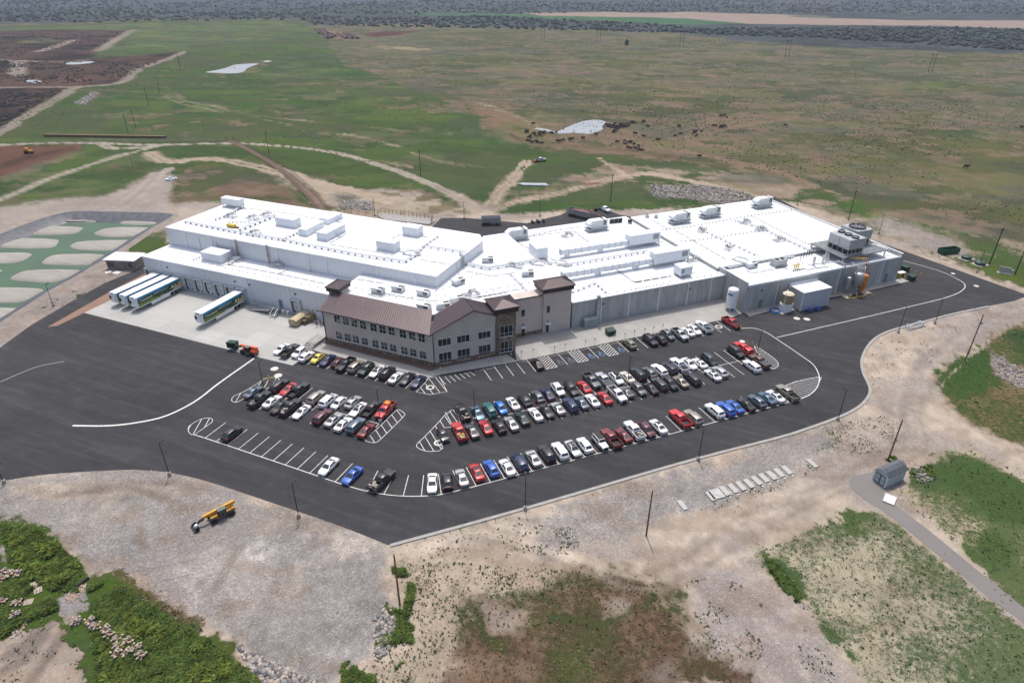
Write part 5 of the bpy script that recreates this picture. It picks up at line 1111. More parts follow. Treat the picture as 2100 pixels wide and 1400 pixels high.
def duct(x0, x1, c, z, lab, drops):
    p = inR((x0+x1)/2, c, z); t = thing('air_duct', lab, 'duct', tuple(p), TB, 'roof ducts'); L_ = x1-x0; n_ = int(L_/2.15)
    for k in range(n_):
        a = -L_/2+L_*k/n_; m_ = MB().box(a+.03,a+L_/n_-.03,-.75,.75,1.0+(.0 if k % 5 else .12),2.5+(.0 if k % 5 else .12)); m_.build('duct_section', WHITEP, t)
        MB().box(a-.03,a+.029,-.82,.82,.95,2.66).build('flange', GREYM, t)
    for d in drops: MB().box(d-.7,d+.7,-.6,.6,0,.999).build('duct_drop', WHITEP, t)
duct(10.4,32.6,27.8,ZF,'white sectioned duct running into the rear box unit',(-9,2))
duct(3.6,31.6,12.9,ZF,'white sectioned duct running into the front box unit',(-3,9))
# pipe racks: pipes on repeated supports
SUPM = {}
def rack(px, z, lab, n=3, r=.07, sp=.28, zh=.45, step=2.4, mt=None, ends=True, lowb=False):
    P = [G(*q, z) for q in px]; t = thing('pipe_run', lab, 'pipes', (P[0].x, P[0].y, z), 0, 'roof pipe runs'); O_ = P[0]; mt = mt or TRIMW
    for k in range(n):
        off = (k-(n-1)/2)*sp; line = []
        for i, p in enumerate(P):
            a = P[max(i-1,0)]; b = P[min(i+1,len(P)-1)]; d = (b-a).normalized(); line.append((p.x-O_.x-d.y*off, p.y-O_.y+d.x*off, zh+.02*k))
        MB().tube(line, r, 5).build('pipe', mt, t)
    if ('s', n) not in SUPM:
        m_ = MB(); w_ = n*sp/2+.1
        if n > 1: m_.box(-.03,.03,-w_*.55,w_*.55,0,zh-r-.005)
        else: m_.box(-.12,.12,-.1,.1,0,zh-r-.005)
        o = m_.build('support', M('support_block', (.20,.19,.18), .8), t); SUPM[('s', n, zh)] = o.data; first = o
    acc = 0
    for i in range(len(P)-1):
        L_ = (P[i+1]-P[i]).length; d = (P[i+1]-P[i]).normalized(); k = 0
        while acc < L_:
            q = P[i]+d*acc-O_
            o = bpy.data.objects.new('support', first.data); COL.objects.link(o); o.parent = t; o.location = (q.x, q.y, 0); o.rotation_euler = (0, 0, math.atan2(d.y, d.x)); acc += step
        acc -= L_
    bpy.data.objects.remove(first)
    return t
def c5(x, y): return (300+S_*x, 380+S_*y)
rack([c5(420,400),c5(1010,520),c5(1450,590),c6(0,450),c6(500,545),c6(990,620),c6(1090,555),c6(1180,455)], ZU, 'long white pipe run along the front of the tall store roof', 3, .10, .35, .6, 2.2)
rack([c5(1000,490),c5(1200,405),c5(1390,330)], ZU, 'pipe run crossing the tall roof from front to back, left', 4, .08, .3, .7, 2)
rack([c5(1450,590),c5(1560,540),c5(1640,500)], ZU, 'short pipe run climbing toward the narrow rooftop units', 3, .08, .3, .6, 1.5)
rack([c5(740,375),c5(870,330),c5(1010,240)], ZU, 'pipe run in front of the raised rooftop unit', 3, .08, .3, .6, 1.5)
rack([c5(880,400),c5(1130,400)], ZU, 'short pale pipe run right of the yellow machine', 2, .1, .3, .5, 1.2)
rack([c6(1180,450),c6(1360,330)], ZU, 'pipe run going back from the stair bridge', 3, .08, .3, .5, 2)
rack([c6(1190,450),c6(1640,520)], ZU, 'pipe run going right to the tall store end wall', 3, .09, .3, .5, 2.2)
rack([c6(1640,640),c6(1870,690),c6(2070,660),c7(430,745),c7(640,700)], ZM, 'pipe run bending across the middle roof', 4, .1, .34, .6, 2.4)
rack([c7(640,720),c7(930,760),c7(1800,610)], ZF, 'pipe run in front of the front duct', 3, .09, .32, .6, 2)
rack([c8(590,660),c8(880,850),c8(920,900)], ZF, 'thick pipe bundle beside the rear hall edge', 6, .11, .36, .6, 2.2)
rack([c8(690,470),c8(860,545),c8(1060,640),c8(1330,765)], ZB, 'front pipe run slanting over the rear hall roof', 3, .07, .3, .45, 2.0)
rack([c8(1080,385),c8(1380,470),c8(1560,560),c8(1870,700)], ZB, 'middle pipe run slanting over the rear hall roof', 4, .07, .3, .45, 2.0)
rack([c8(1250,330),c8(1490,455),c8(1900,655)], ZB, 'rear single pipe slanting over the rear hall roof', 1, .09, .3, .35, 1.2)
rack([c8(300,480),c8(560,450),c8(1250,325),c8(1700,268)], ZB, 'single pipe along the back of the rear hall roof', 1, .1, .3, .35, 1.5)
rack([c8(500,600),c8(660,590),c8(930,550),c8(1390,480)], ZB, 'single pipe across the middle of the rear hall roof', 1, .1, .3, .35, 1.5)
rack([c8(20,1105),c8(450,1015),c8(950,935)], ZF, 'thin conduit along the front edge of the concrete hall roof, right', 1, .03, .3, .2, 2.2)
rack([c7(1400,1050),c7(1700,995),c7(2070,940)], ZF, 'thin conduit along the front edge of the concrete hall roof, left', 1, .03, .3, .2, 2.2)
rack([c7(20,1050),c7(280,980),c7(620,920)], ZM, 'thin conduit behind the stone tower on the middle roof', 1, .03, .3, .2, 2.0)
rack([c6(400,870),c6(900,985),c6(1480,970),c6(1980,880)], ZM, 'thin conduit behind the office roof ridge', 1, .03, .3, .2, 2.0)
rack([c6(1240,935),c6(1440,890),c6(1650,790),c6(1760,740)], ZM, 'thin conduit round the tall store corner', 1, .03, .3, .2, 2.0)
rack([c5(840,880),c5(1300,975),c5(1880,1095)], ZL, 'thin conduit with blocks along the dock roof', 1, .03, .3, .2, 2.6)
rack([c5(880,850),c5(960,800),c5(1060,760)], ZL, 'pipe run beside the dock roof unit', 3, .08, .3, .5, 1.4)
rack([c5(500,800),c5(580,770)], ZL, 'short pipe run left of the dock roof unit', 2, .08, .3, .4, 1)
rack([c7(540,440),c7(860,375),c7(1080,350)], ZF, 'pipe run behind the tall box unit near the back edge', 2, .08, .3, .4, 2)
rack([c8(1000,890),c8(1190,850),c8(1400,810),c8(1700,770)], ZQ, 'pipe run along the back of the utility roof', 3, .11, .3, .5, 2)
rack([c7(1010,1040),c7(1250,950),c7(1370,1050)], ZF, 'pale pipe loop by the tall office tower', 2, .1, .4, .5, 2)
# vertical risers on the tall store front
for a, lab in ((-11.6,'red banded pipes climbing the tall store wall, left pair'), (-.6,'red banded pipes climbing the tall store wall, right pair')):
    t = thing('pipe_riser', lab, 'pipes', tuple(inW(a, 9.7, ZL)), TA, 'pipe risers')
    for k in range(3): MB().tube([(k*.3,.0,.1),(k*.3,0,H2-H1+.35),(k*.3,.9,H2-H1+.5)], .07, 6).build('pipe', GREYM if k != 1 else M('rust_pipe', (.30,.10,.07), .7), t)
    MB().box(-.1,.7,-.12,-.08,2.4,2.6).build('red_band', M('red_band', (.55,.03,.03), .5), t)
t = thing('pipe_riser', 'pipes climbing the right end wall of the tall store', 'pipes', tuple(inW(52.95, 24, ZM)), TA, 'pipe risers')
for k in range(4): MB().tube([(0,k*.32,.3),(0,k*.32,3.3),(-1.2,k*.32,3.5)], .09, 6).build('pipe', GREYM, t)
MB().box(.1,.14,.25,.5,1.6,2.1).build('red_band', M('red_band', (.55,.03,.03), .5), t)
# valve stations
def valves(lab, loc, rz, seed=3):
    rr = random.Random(seed); t = thing('valve_station', lab, 'valves', tuple(loc), rz, 'valve stations'); f = MB()
    f2 = MB(); f2.tube([(-1.6,-.9,0),(-1.6,-.9,1.2),(1.6,-.9,1.2),(1.6,-.9,0)], .05, 5); f2.build('frame', GREYM, t); f2 = MB(); f2.tube([(-1.6,.9,0),(-1.6,.9,1.2),(1.6,.9,1.2),(1.6,.9,0)], .05, 5); f2.build('frame', GREYM, t)
    for k in range(5):
        y = -.8+.4*k; m_ = MB(); m_.tube([(-2.2,y,.4),(rr.uniform(-1,0),y,.4),(rr.uniform(-1,0),y,1.1),(1.4,y,1.1),(1.4,y,.3),(2.3,y,.3)], .09, 6); m_.build('pipe', TRIMW if k % 2 else GREYM, t)
        x = rr.uniform(-.9,.9); MB().lathe([(.16,.7),(.19,.85),(.16,1.3)], 8, 0, c=(x,y)).build('valve', M('valve_grey', (.3,.31,.32), .5) if k != 2 else M('rust_pipe', (.30,.10,.07), .7), t)
    return t
V0 = None
for px, z, rz, lab in ((c5(900,340), ZU, TA, 'valve cluster in front of the raised unit on the tall roof'), (c5(1130,360), ZU, TA, 'valve cluster at the middle of the left tall roof'), (c5(1280,330), ZU, TA, 'valve cluster near the back of the left tall roof'), (c5(1150,520), ZU, TA, 'valve cluster above the left pipe risers'), (c5(1390,870), ZL, TA, 'valve cluster on the dock roof below the right risers'), (c5(950,800), ZL, TA, 'valve cluster right of the dock roof unit'),
                       (c8(720,490), ZB, TB+R(30), 'valve cluster left on the rear hall roof'), (c8(1000,680), ZB, TB+R(30), 'valve cluster front on the rear hall roof'), (c8(1180,400), ZB, TB, 'valve cluster at the back of the rear hall roof'), (c8(1350,480), ZB, TB, 'valve cluster in the middle of the rear hall roof'), (c8(1540,590), ZB, TB, 'valve cluster toward the cooling towers on the rear hall roof'), (c7(950,440), ZF, TB, 'valve cluster behind the rear duct'), (c8(640,800), ZF, TB, 'valve cluster below the long front box unit'), (c8(150,610), ZF, TB, 'valve cluster below the long rear box unit'),
                       (c6(1690,960), ZM, TB, 'valve cluster left of the stone tower on the middle roof')):
    p = G(*px, z); V0 = valves(lab, p, rz) if V0 is None else dup(V0, tuple(p), rz, lab)
# stair bridges over the pipes
def bridge(lab, loc, rz):
    t = thing('stair_bridge', lab, 'stair bridge', tuple(loc), rz, 'stair bridges')
    for s_ in (-.45,.45):
        MB().tube([(-2.6,s_,0),(-1.2,s_,1.2),(1.2,s_,1.2),(2.6,s_,0)], .07, 5).build('stringer', GREYM, t)
        r = MB(); r.tube([(-2.6,s_,.1),(-2.6,s_,1.0),(-1.2,s_,2.2),(1.2,s_,2.2),(2.6,s_,1.0),(2.6,s_,.1)], .035, 5); r.build('handrail', GREYM, t)
    MB().box(-1.2,1.2,-.44,.44,1.2,1.25).build('platform', GREYM, t)
    for s_ in (-1, 1):
        for k in range(5): MB().box(s_*(1.35+.27*k)-.12,s_*(1.35+.27*k)+.12,-.43,.43,1.0-.23*k,1.04-.23*k).build('tread', GREYM, t)
    return t
B0 = None
for px, z, rz, lab in ((c6(1060,530), ZU, TA+R(10), 'steel stair bridge on the tall store roof'), (c7(385,760), ZM, TB-R(55), 'steel stair bridge at the pipe bend on the middle roof'), (c7(670,740), ZM, TB-R(30), 'steel stair bridge by the edge of the middle roof'), (c7(895,740), ZF, TB-R(60), 'steel stair bridge at the left of the front duct'), (c8(1140,810), ZB, TB-R(60), 'steel stair bridge down to the utility roof')):
    p = G(*px, z); B0 = bridge(lab, p, rz) if B0 is None else dup(B0, tuple(p), rz, lab)
t = thing('roof_ladder', 'grey ladder leaning on the tall store end wall', 'ladder', tuple(inW(53.2, 19.5, ZM)), TA)
for s_ in (-.3,.3): MB().tube([(1.6,s_-1,.0),(.0,s_,3.0)], .05, 5).build('rail', GREYM, t)
for k in range(7): MB().tube([(1.6-1.5*k/7-.1,-.3-1+1*(k/7+.07),.2+2.8*k/7),(1.6-1.5*k/7-.1,.3-1+1*(k/7+.07),.2+2.8*k/7)], .03, 4).build('rung', GREYM, t)
# walkway pads laid on the membrane (flat grey strips)
PAD = M('walkway_pad', (.33,.35,.37), .8, 0, .1)
def pads(px, z, parent, w=.75, dash=2.3, gap=.35):
    P = [G(*q, z).xy for q in px]; mb = MB(); acc = 0
    for i in range(len(P)-1):
        a, b = P[i], P[i+1]; L_ = (b-a).length; d = (b-a)/L_; s = 0
        while s < L_-.4:
            e = min(s+dash, L_); mb.strip([a+d*s, a+d*e], w, 0); s = e+gap
    o = mb.build('walkway_pads', PAD, None, (0, 0, z+.006)); o.parent = parent; o.matrix_parent_inverse = Matrix.Translation(parent.location).inverted() if False else (Matrix.Translation(parent.location) @ Matrix.Rotation(parent.rotation_euler.z, 4, 'Z')).inverted()
for px, z, pr in (([c5(890,845),c5(1400,940),c5(1910,1050)], ZL, Wroot), ([c5(1410,940),c5(1510,895)], ZL, Wroot), ([c5(580,815),c5(800,860),c5(880,835)], ZL, Wroot), ([c5(1090,245),c5(1450,290),c5(1850,360)], ZU, Wroot), ([c6(190,420),c6(440,465),c6(650,495),c6(870,535)], ZU, Wroot), ([c6(1150,585),c6(1480,635)], ZU, Wroot), ([c6(190,410),c6(380,300)], ZU, Wroot), ([c6(840,365),c6(950,310)], ZU, Wroot),
                  ([c6(480,790),c6(780,840)], ZM, Oroot), ([c6(590,945),c6(650,970),c6(740,980),c6(800,935)], ZM, Oroot), ([c6(800,945),c6(1000,985),c6(1250,1025),c6(1480,1015),c6(1710,995),c6(2070,935)], ZM, Oroot), ([c6(1640,705),c6(1920,760),c6(2070,735),c7(420,820)], ZM, Oroot), ([c7(340,840),c7(460,960),c7(580,1085)], ZM, Oroot), ([c7(0,1085),c7(250,1035),c7(480,995)], ZM, Oroot),
                  ([c7(1470,790),c7(1570,860),c7(1670,930),c7(2060,865)], ZF, Rroot), ([c8(10,1030),c8(390,960)], ZF, Rroot), ([c7(400,490),c7(520,560),c7(830,700)], ZF, Rroot), ([c7(1020,385),c7(1180,500)], ZF, Rroot), ([c7(560,440),c7(1020,380)], ZF, Rroot), ([c8(440,480),c8(640,595),c8(1000,800)], ZB, Rroot), ([c8(190,370),c8(370,470)], ZB, Rroot),
                  ([c8(1190,900),c8(1260,935),c8(1550,880),c8(1590,870),c8(1640,900)], ZQ, Rroot), ([c8(1800,880),c8(1850,900),c8(2070,860)], ZQ, Rroot)):
    pads(px, z, pr)
# intake panels, stacks, valve tree and other utility roof things
for k in range(3):
    p = G(*c7(1420+45*k, 300-5*k), ZF); t = thing('intake_panel', f'black intake panel, {("left","middle","right")[k]} one of three on the back roof edge', 'vent', tuple(p), TB, 'black intake panels')
    MB().box(-.75,.75,-.25,.25,0,1.5).build('housing', GREYM, t); MB().box(-.7,.7,-.27,-.251,.1,1.45).build('screen', TRIM, t)
p = G(*c7(1615,300), ZF); t = thing('exhaust_fan', 'black exhaust fan beside the three intake panels', 'fan', tuple(p), TB)
MB().box(-.6,.6,-.5,.5,0,.5).build('base', GREYM, t); MB().lathe([(.55,.5),(.75,.8),(.7,1.2),(.3,1.35)], 12, 0).build('cowl', TRIM, t)
for k, (px, lab) in enumerate(((c8(1905,850), 'grey exhaust stack, left of two on the utility roof'), (c8(2005,830), 'grey exhaust stack, right of two on the utility roof'))):
    t = thing('exhaust_stack', lab, 'stack', tuple(G(*px, ZQ)), 0, 'exhaust stacks'); MB().lathe([(.5,0),(.36,.15),(.36,2.4),(.4,2.42),(.4,2.5)], 14, 0).build('flue', STEEL, t); MB().box(-.6,.6,-.6,.6,0,.12).build('flashing', TRIMW, t)
for k, (px, lab) in enumerate(((c8(140,340), 'small steel vent stack left on the back roof edge'), (c8(235,345), 'square steel vent right of the vent stack'))):
    t = thing('roof_vent', lab, 'vent', tuple(G(*px, ZB)), 0); MB().box(-.6,.6,-.5,.5,0,.7).build('base', GREYM, t); MB().lathe([(.22,.7),(.2,1.9),(.3,1.95)] if k == 0 else [(.5,.7),(.55,1.1)], 10, 0).build('cap', STEEL, t)
for k in range(7):
    px = c8(1770+30*k if k < 5 else 1880+20*(k-5), 790-12*k); t = thing('vent_pipe', f'dark vent pipe, {("first","second","third","fourth","fifth","sixth","seventh")[k]} from the left before the cooling towers', 'pipe', tuple(G(*px, ZB if k > 4 else ZQ)), 0, 'dark vent pipes'); MB().tube([(0,0,0),(0,0,1.9+.2*(k % 3))], .09, 8).build('pipe', M('vent_dark', (.06,.06,.065), .6), t); MB().lathe([(.16,0),(.16,.1)], 8, 0).build('flange', GREYM, t)
p = G(*c8(1535,850), ZQ); t = thing('condenser', 'grey condenser box on a low frame in the utility roof middle', 'condenser', tuple(p), TB); MB().box(-1.9,1.9,-1.2,1.2,.4,1.9).build('housing', GREYM, t); MB().box(-2.3,2.3,-1.5,1.5,.25,.4).build('frame', STEEL, t)
for x in (-1.7,1.7): MB().box(x-.08,x+.08,-1.1,1.1,0,.25).build('foot', STEEL, t)
for x in (-.9,.9): MB().lathe([(.6,1.9),(.6,2.05),(.1,2.0)], 14, 0, c=(x,0)).build('fan', TRIM, t)
p = G(*c8(1715,890), ZQ); t = thing('valve_tree', 'yellow gas valve tree on the utility roof', 'valves', tuple(p), TB); GASY = M('gas_yellow', (.60,.44,.06), .5)
for k in range(3): MB().tube([(-1.4+.7*k,-.8,.3),(-.7+.7*k,-.3,1.3),(.1+.7*k,.3,1.3),(.5+.7*k,.8,.3)], .1, 6).build('pipe', GASY, t)
for k in range(2): MB().tube([(-1.2,.3-.6*k,1.3),(1.3,.3-.6*k,1.3)], .1, 6).build('manifold', GASY, t)
MB().tube([(.6,.8,.4),(3.0,1.8,1.2),(3.6,1.2,1.2)], .07, 6).build('outlet_pipe', TRIM, t)
for k in range(6): MB().box(-1.8+.7*k,-1.5+.7*k,-1.2,-.95,0,.3).build('support', TRIM, t)
# cooling towers on their steel platform
t = thing('cooling_platform', 'galvanised steel platform on posts carrying the cooling towers', 'platform', tuple(inR(0,0,0)), TB)
MB().box(82,99,-7.2,5.5,9.35,9.6).build('deck', M('steel_deck', (.17,.19,.20), .6, .2), t)
for b in (82.4,90.5,98.5):
    for c in (-6.9,-1,5.1): MB().box(b-.12,b+.12,c-.12,c+.12,HU,9.35).build('post', GREYM, t)
for seg in ([(82,-7.2),(99,-7.2)], [(82,-7.2),(82,5.5)], [(99,-7.2),(99,5.5)]):
    a, b = seg; m_ = MB(); m_.tube([(*a,10.6),(*b,10.6)], .045, 5); m_.build('top_rail', GREYM, t); MB().tube([(*a,10.1),(*b,10.1)], .04, 5).build('mid_rail', GREYM, t)
    for k in range(7): q = Vector(a)+(Vector(b)-Vector(a))*k/6; MB().tube([(q.x,q.y,9.6),(q.x,q.y,10.6)], .04, 5).build('rail_post', GREYM, t)
s_ = MB(); s_.tube([(81.9,-1,9.5),(79.2,-4,HU+.05)], .12, 4); s_.build('stair_stringer', GREYM, t); MB().tube([(82.3,-1.7,9.5),(79.8,-4.6,HU+.05)], .12, 4).build('stair_stringer', GREYM, t)
for k in range(9): f = k/9; MB().box(-.5,.5,-.12,.12,0,.04,T=Matrix.Translation((82.1-2.6*f-.1,-1.35-2.9*f,9.4-1.9*f)) @ Matrix.Rotation(R(-45),4,'Z')).build('tread', GREYM, t)
TWR = M('tower_panel', (.40,.43,.44), .42, .25, .08, 1.2)
def cooling(lab, b0, b1, c0, c1, fans, red=False):
    t = thing('cooling_tower', lab, 'cooling tower', tuple(inR((b0+b1)/2, (c0+c1)/2, 9.61)), TB, 'cooling towers'); a, d = (b1-b0)/2, (c1-c0)/2
    MB().box(-a,a,-d,d,1.7,4.6).build('casing', TWR, t); MB().box(-a+.25,a-.25,-d+.25,d-.25,.0,1.69).build('sump', TRIM, t)
    MB().box(-a,a,-d,d,0,.25).build('basin', TWR, t)
    for k in range(5):
        y = -d+2*d*k/4
        for x in (-a+.08, a-.08): MB().box(x-.08,x+.08,max(-d,y-.09),min(d,y+.09),.25,1.7).build('corner_post', TWR, t)
    for k in range(1, 4):
        x = -a+2*a*k/4
        MB().box(x-.08,x+.08,-d,-d+.16,.25,1.7).build('front_post', TWR, t)
    MB().box(-a-.05,-a-.002,-.06,.06,.2,4.6).build('seam', M('coil_grey', (.16,.17,.17), .6), t)
    for k in range(fans):
        y = -d+2*d*(k+.5)/fans; r = min(a, d/fans)*.82
        f = MB(); f.lathe([(r,4.6),(r*.98,5.05),(r*.9,5.05),(r*.88,4.7),(.05,4.68)], 22, 0, c=(0,y)); o = f.build('fan_ring', TRIM if k % 2 else M('vent_dark', (.06,.06,.065), .6), t, smooth=40)
        for q in range(4): MB().box(-r*.85,r*.85,-.11,.11,0,.03,T=Matrix.Translation((0,y,4.86+.01*q)) @ Matrix.Rotation(R(45*q)+.3,4,'Z')).build('fan_blade', STEEL, o)
        MB().lathe([(.25,4.8),(.25,5.0)], 10, 0, c=(0,y)).build('hub', M('red_band', (.55,.03,.03), .5) if red else STEEL, o)
    m_ = MB(); m_.tube([(a+.3,-d+.3,.2),(a+.3,-d+.3,4.7)], .05, 5); m_.build('ladder', GASY, t)
cooling('large silver cooling tower with three fans, front of two on the steel platform', 84.2, 90.2, -6.3, 1.3, 3)
cooling('silver cooling tower with a red fan hub, rear of two on the steel platform', 92.0, 97.9, -1.6, 4.6, 1, True)
t = thing('pipework', 'galvanised pipework frame right of the cooling towers', 'pipes', tuple(inR(0,0,0)), TB)
for q in ([(93,-5,9.2),(101,-6.2,9.2),(101,-6.2,HU)], [(96,2.5,9.0),(100.8,-1.5,9.0),(100.9,-6,9.0)], [(94,-3.6,8.6),(99.4,-5,8.6),(99.4,-5,HU)], [(95,.5,8.8),(100,-3.4,8.8)], [(80.4,-7,9.0),(80.6,-9.6,9.0),(80.8,-9.7,1.0)], [(72,-4.6,8.2),(80.6,-7.5,9.0)], [(84,-8.6,8.6),(84.1,-10.8,8.4),(84.1,-10.9,3)]):
    MB().tube(q, .16, 8).build('pipe', STEEL, t, smooth=40)
for q in ([(86.4,-7.4,9.3),(87.4,-10.4,9.0),(87.6,-11.2,6.4)], [(88.5,-7.4,9.3),(89.2,-9.4,9.2),(88.4,-11,6.2)]): MB().tube(q, .09, 6).build('gas_pipe', M('rust_pipe', (.30,.10,.07), .7), t)
for q in ([(84.5,-7.3,9.35),(87.5,-9.2,9.3),(89.5,-9.2,9.3)], [(86,-7.3,9.4),(88.4,-9.4,9.4),(89.4,-9.3,8.2)]): MB().tube(q, .09, 6).build('valve_pipe', GASY, t)
# ------------------------------------------------------------------ tanks and yard things by the hall
def rz_thing(name, lab, cat, loc, rz=TB, group=None): return thing(name, lab, cat, tuple(loc), rz, group)
def dome(r, z0, z1, h): return [(r,z0),(r,z1),(r*.93,z1+h*.35),(r*.75,z1+h*.68),(r*.45,z1+h*.92),(r*.1,z1+h)]
t = rz_thing('storage_tank', 'tall white cylindrical tank on legs with blue sign in the wall corner', 'tank', inR(45.0,-6.9,.15))
MB().lathe([(.4,.7),(1.0,.8),(1.42,1.05)]+dome(1.42,1.1,6.0,.5), 28, 0).build('shell', M('tank_white', (.76,.77,.78), .35, 0, .04), t, smooth=45)
for k in range(4): q = R(45+90*k); MB().tube([(1.1*math.cos(q),1.1*math.sin(q),0),(1.1*math.cos(q),1.1*math.sin(q),1.2)], .12, 6).build('leg', TRIMW, t)
def curved(mb, r, a0, a1, z0, z1, n_=8, mi=0):
    for k in range(n_):
        p, q = a0+(a1-a0)*k/n_, a0+(a1-a0)*(k+1)/n_; mb.face([(r*math.cos(p),r*math.sin(p),z0),(r*math.cos(q),r*math.sin(q),z0),(r*math.cos(q),r*math.sin(q),z1),(r*math.cos(p),r*math.sin(p),z1)], mi)
sg = MB(); curved(sg, 1.435, R(172), R(226), 4.55, 5.25); sg.build('sign', M('sign_blue', (.02,.11,.27), .5), t)
sg = MB(); 
for k in range(5): curved(sg, 1.445, R(178+8*k), R(183+8*k), 4.65, 4.85, 2)
sg.build('sign_writing', TRIMW, t)
t = rz_thing('process_tank', 'tan cone topped tank on a white tank base beside the annex', 'tank', inR(59.0,-12.3,.14))
MB().lathe([(1.75,0),(1.75,2.0),(1.6,2.05)], 26, 0).build('base_tank', M('tank_white', (.76,.77,.78), .35, 0, .04), t, smooth=45)
MB().lathe([(1.5,2.05),(1.5,4.6),(1.52,4.7),(.9,5.1),(.15,5.3)], 26, 0).build('shell', M('tank_tan', (.34,.27,.15), .6), t, smooth=45)
MB().lathe([(1.49,4.72),(.9,5.13),(.15,5.33)], 26, 0).build('lid', M('tank_cream', (.62,.54,.40), .6), t, smooth=45)
MB().tube([(-1.7,-.9,.2),(-1.75,-.9,5.6),(-.9,-.3,6.2)], .1, 6).build('vent_pipe', TRIMW, t); MB().tube([(.3,.3,5.2),(.3,.3,6.1),(1.0,.9,6.1),(1.6,1.2,5.2)], .07, 6).build('feed_pipe', M('tank_tan', (.34,.27,.15), .6), t)
t = rz_thing('filter_vessel', 'silver filter vessel with top rail between the pipes and the orange tank', 'tank', inR(85.0,-11.4,.14))
MB().lathe([(.3,2.0),(1.25,2.6)]+dome(1.3,2.7,6.0,.45), 24, 0).build('shell', STEEL, t, smooth=45)
for k in range(4): q = R(45+90*k); MB().tube([(1.15*math.cos(q),1.15*math.sin(q),0),(1.15*math.cos(q),1.15*math.sin(q),2.8)], .09, 6).build('leg', STEEL, t)
for z, r in ((6.0,1.35),(7.4,1.05),(8.0,1.05)): MB().tube([(r*math.cos(R(24*k)),r*math.sin(R(24*k)),z) for k in range(16)], .06, 5, caps=False).build('hoop', TRIMW, t)
for k in range(5): q = R(72*k); MB().tube([(1.05*math.cos(q),1.05*math.sin(q),6.2),(1.05*math.cos(q),1.05*math.sin(q),8.0)], .04, 5).build('rail_post', TRIMW, t)
t = rz_thing('pressure_vessel', 'bright orange upright vessel beside the silver filter vessel', 'tank', inR(87.7,-11.1,.14)); ORV = M('vessel_orange', (.72,.22,.02), .42)
MB().lathe([(.2,.5),(.8,.75)]+dome(1.0,1.0,4.8,.5), 24, 0).build('shell', ORV, t, smooth=45); MB().lathe([(.6,0),(.6,.75)], 16, 0).build('skirt', ORV, t)
for k in range(2): MB().tube([(.3*k-.1,.1,5.2),(.3*k-.1,.1,6.4)], .08, 6).build('nozzle', ORV, t)
t = rz_thing('filter_vessel', 'slim dark steel vessel left of the silver filter vessel', 'tank', inR(82.4,-10.6,.14)); MB().lathe([(.3,1.2),(.6,1.5)]+dome(.65,1.6,4.8,.3), 16, 0).build('shell', GREYM, t, smooth=45)
for k in range(3): q = R(120*k); MB().tube([(.5*math.cos(q),.5*math.sin(q),0),(.5*math.cos(q),.5*math.sin(q),1.8)], .07, 5).build('leg', GREYM, t)
for k in range(4): MB().tube([(.9+.2*k,-.4,.3+.3*k),(.9+.2*k,.6,.3+.3*k),(.9+.2*k,.6,6.5-.2*k)], .09, 6).build('pipe', STEEL if k % 2 else GREYM, t)
t = rz_thing('pump_skid', 'skid of dark pumps and valves at the foot of the silver vessels', 'pumps', inR(84,-12.9,.14)); 
for k in range(5): MB().lathe([(.22,0),(.28,.3),(.28,.7),(.1,.9)], 10, 0, c=(-2.2+1.1*k,(k % 2)*.3)).build('pump', M('vent_dark', (.06,.06,.065), .6) if k % 2 else STEEL, t)
MB().box(-2.6,2.6,-.4,.6,0,.1).build('skid_frame', TRIM, t); MB().tube([(-2.5,.2,.5),(2.5,.2,.5)], .09, 6).build('manifold', M('rust_pipe', (.30,.10,.07), .7), t)
t = rz_thing('guard_frame', 'low yellow pipe guard in front of the vessels', 'guard rail', inR(84.2,-13.6,.06)); MB().tube([(-3.2,.8,.15),(-2.4,-.4,.15),(2.6,-.2,.15)], .08, 6).build('rail', GASY, t)
# bollards
def bollard(lab, loc):
    t = thing('bollard', lab, 'bollard', tuple(loc), 0, 'yellow bollards'); MB().lathe([(.11,0),(.11,1.1),(.08,1.18),(.02,1.2)], 10, 0).build('post', YEL, t, smooth=50); return t
BOL = None
def c_(ox, oy, s, x, y): return (ox+s*x, oy+s*y)
bl = [((1380,520),S_,820,612,'bollard left of the grey steel door by the white tank'),((1380,520),S_,893,597,'bollard right of the grey steel door by the white tank'),((1600,380),.2381,455,940,'bollard right of the annex at the grey door'),
      ((1600,380),.2381,520,955,'bollard first from the left round the vessels'),((1600,380),.2381,555,975,'bollard second from the left round the vessels'),((1600,380),.2381,590,985,'bollard third from the left round the vessels'),((1600,380),.2381,655,975,'bollard fourth from the left round the vessels'),((1600,380),.2381,713,975,'bollard fifth from the left round the vessels'),((1600,380),.2381,765,945,'tall bollard right of the orange vessel'),((1600,380),.2381,797,955,'bollard outermost right of the orange vessel'),
      ((1600,380),.2381,1030,815,'bollard at the near corner of the bin bay'),((1600,380),.2381,1065,805,'bollard left of the lower green bin'),((1600,380),.2381,1105,800,'bollard behind the lower green bin'),((1600,380),.2381,1125,745,'bollard right of the upper green bin'),((1600,380),.2381,1165,770,'bollard at the back of the bin bay'),((1600,380),.2381,1203,785,'bollard outermost right by the green bins'),((1600,380),.2381,1045,720,'bollard left of the upper green bin'),
      ((380,680),S_,845,540,'bollard leftmost on the left hatched island'),((380,680),S_,888,510,'tall bollard in the middle of the left hatched island'),((380,680),S_,905,530,'bollard in front of the tall one on the left hatched island'),((380,680),S_,950,525,'bollard rightmost on the left hatched island'),
      ((1400,620),S_,680,450,'bollard leftmost by the red canopy pickup'),((1400,620),S_,733,465,'bollard middle of three by the red canopy pickup'),((1400,620),S_,778,490,'bollard rightmost of three by the red canopy pickup'),((1400,620),S_,610,300,'short bollard at the front of the red pickup with black hood')]
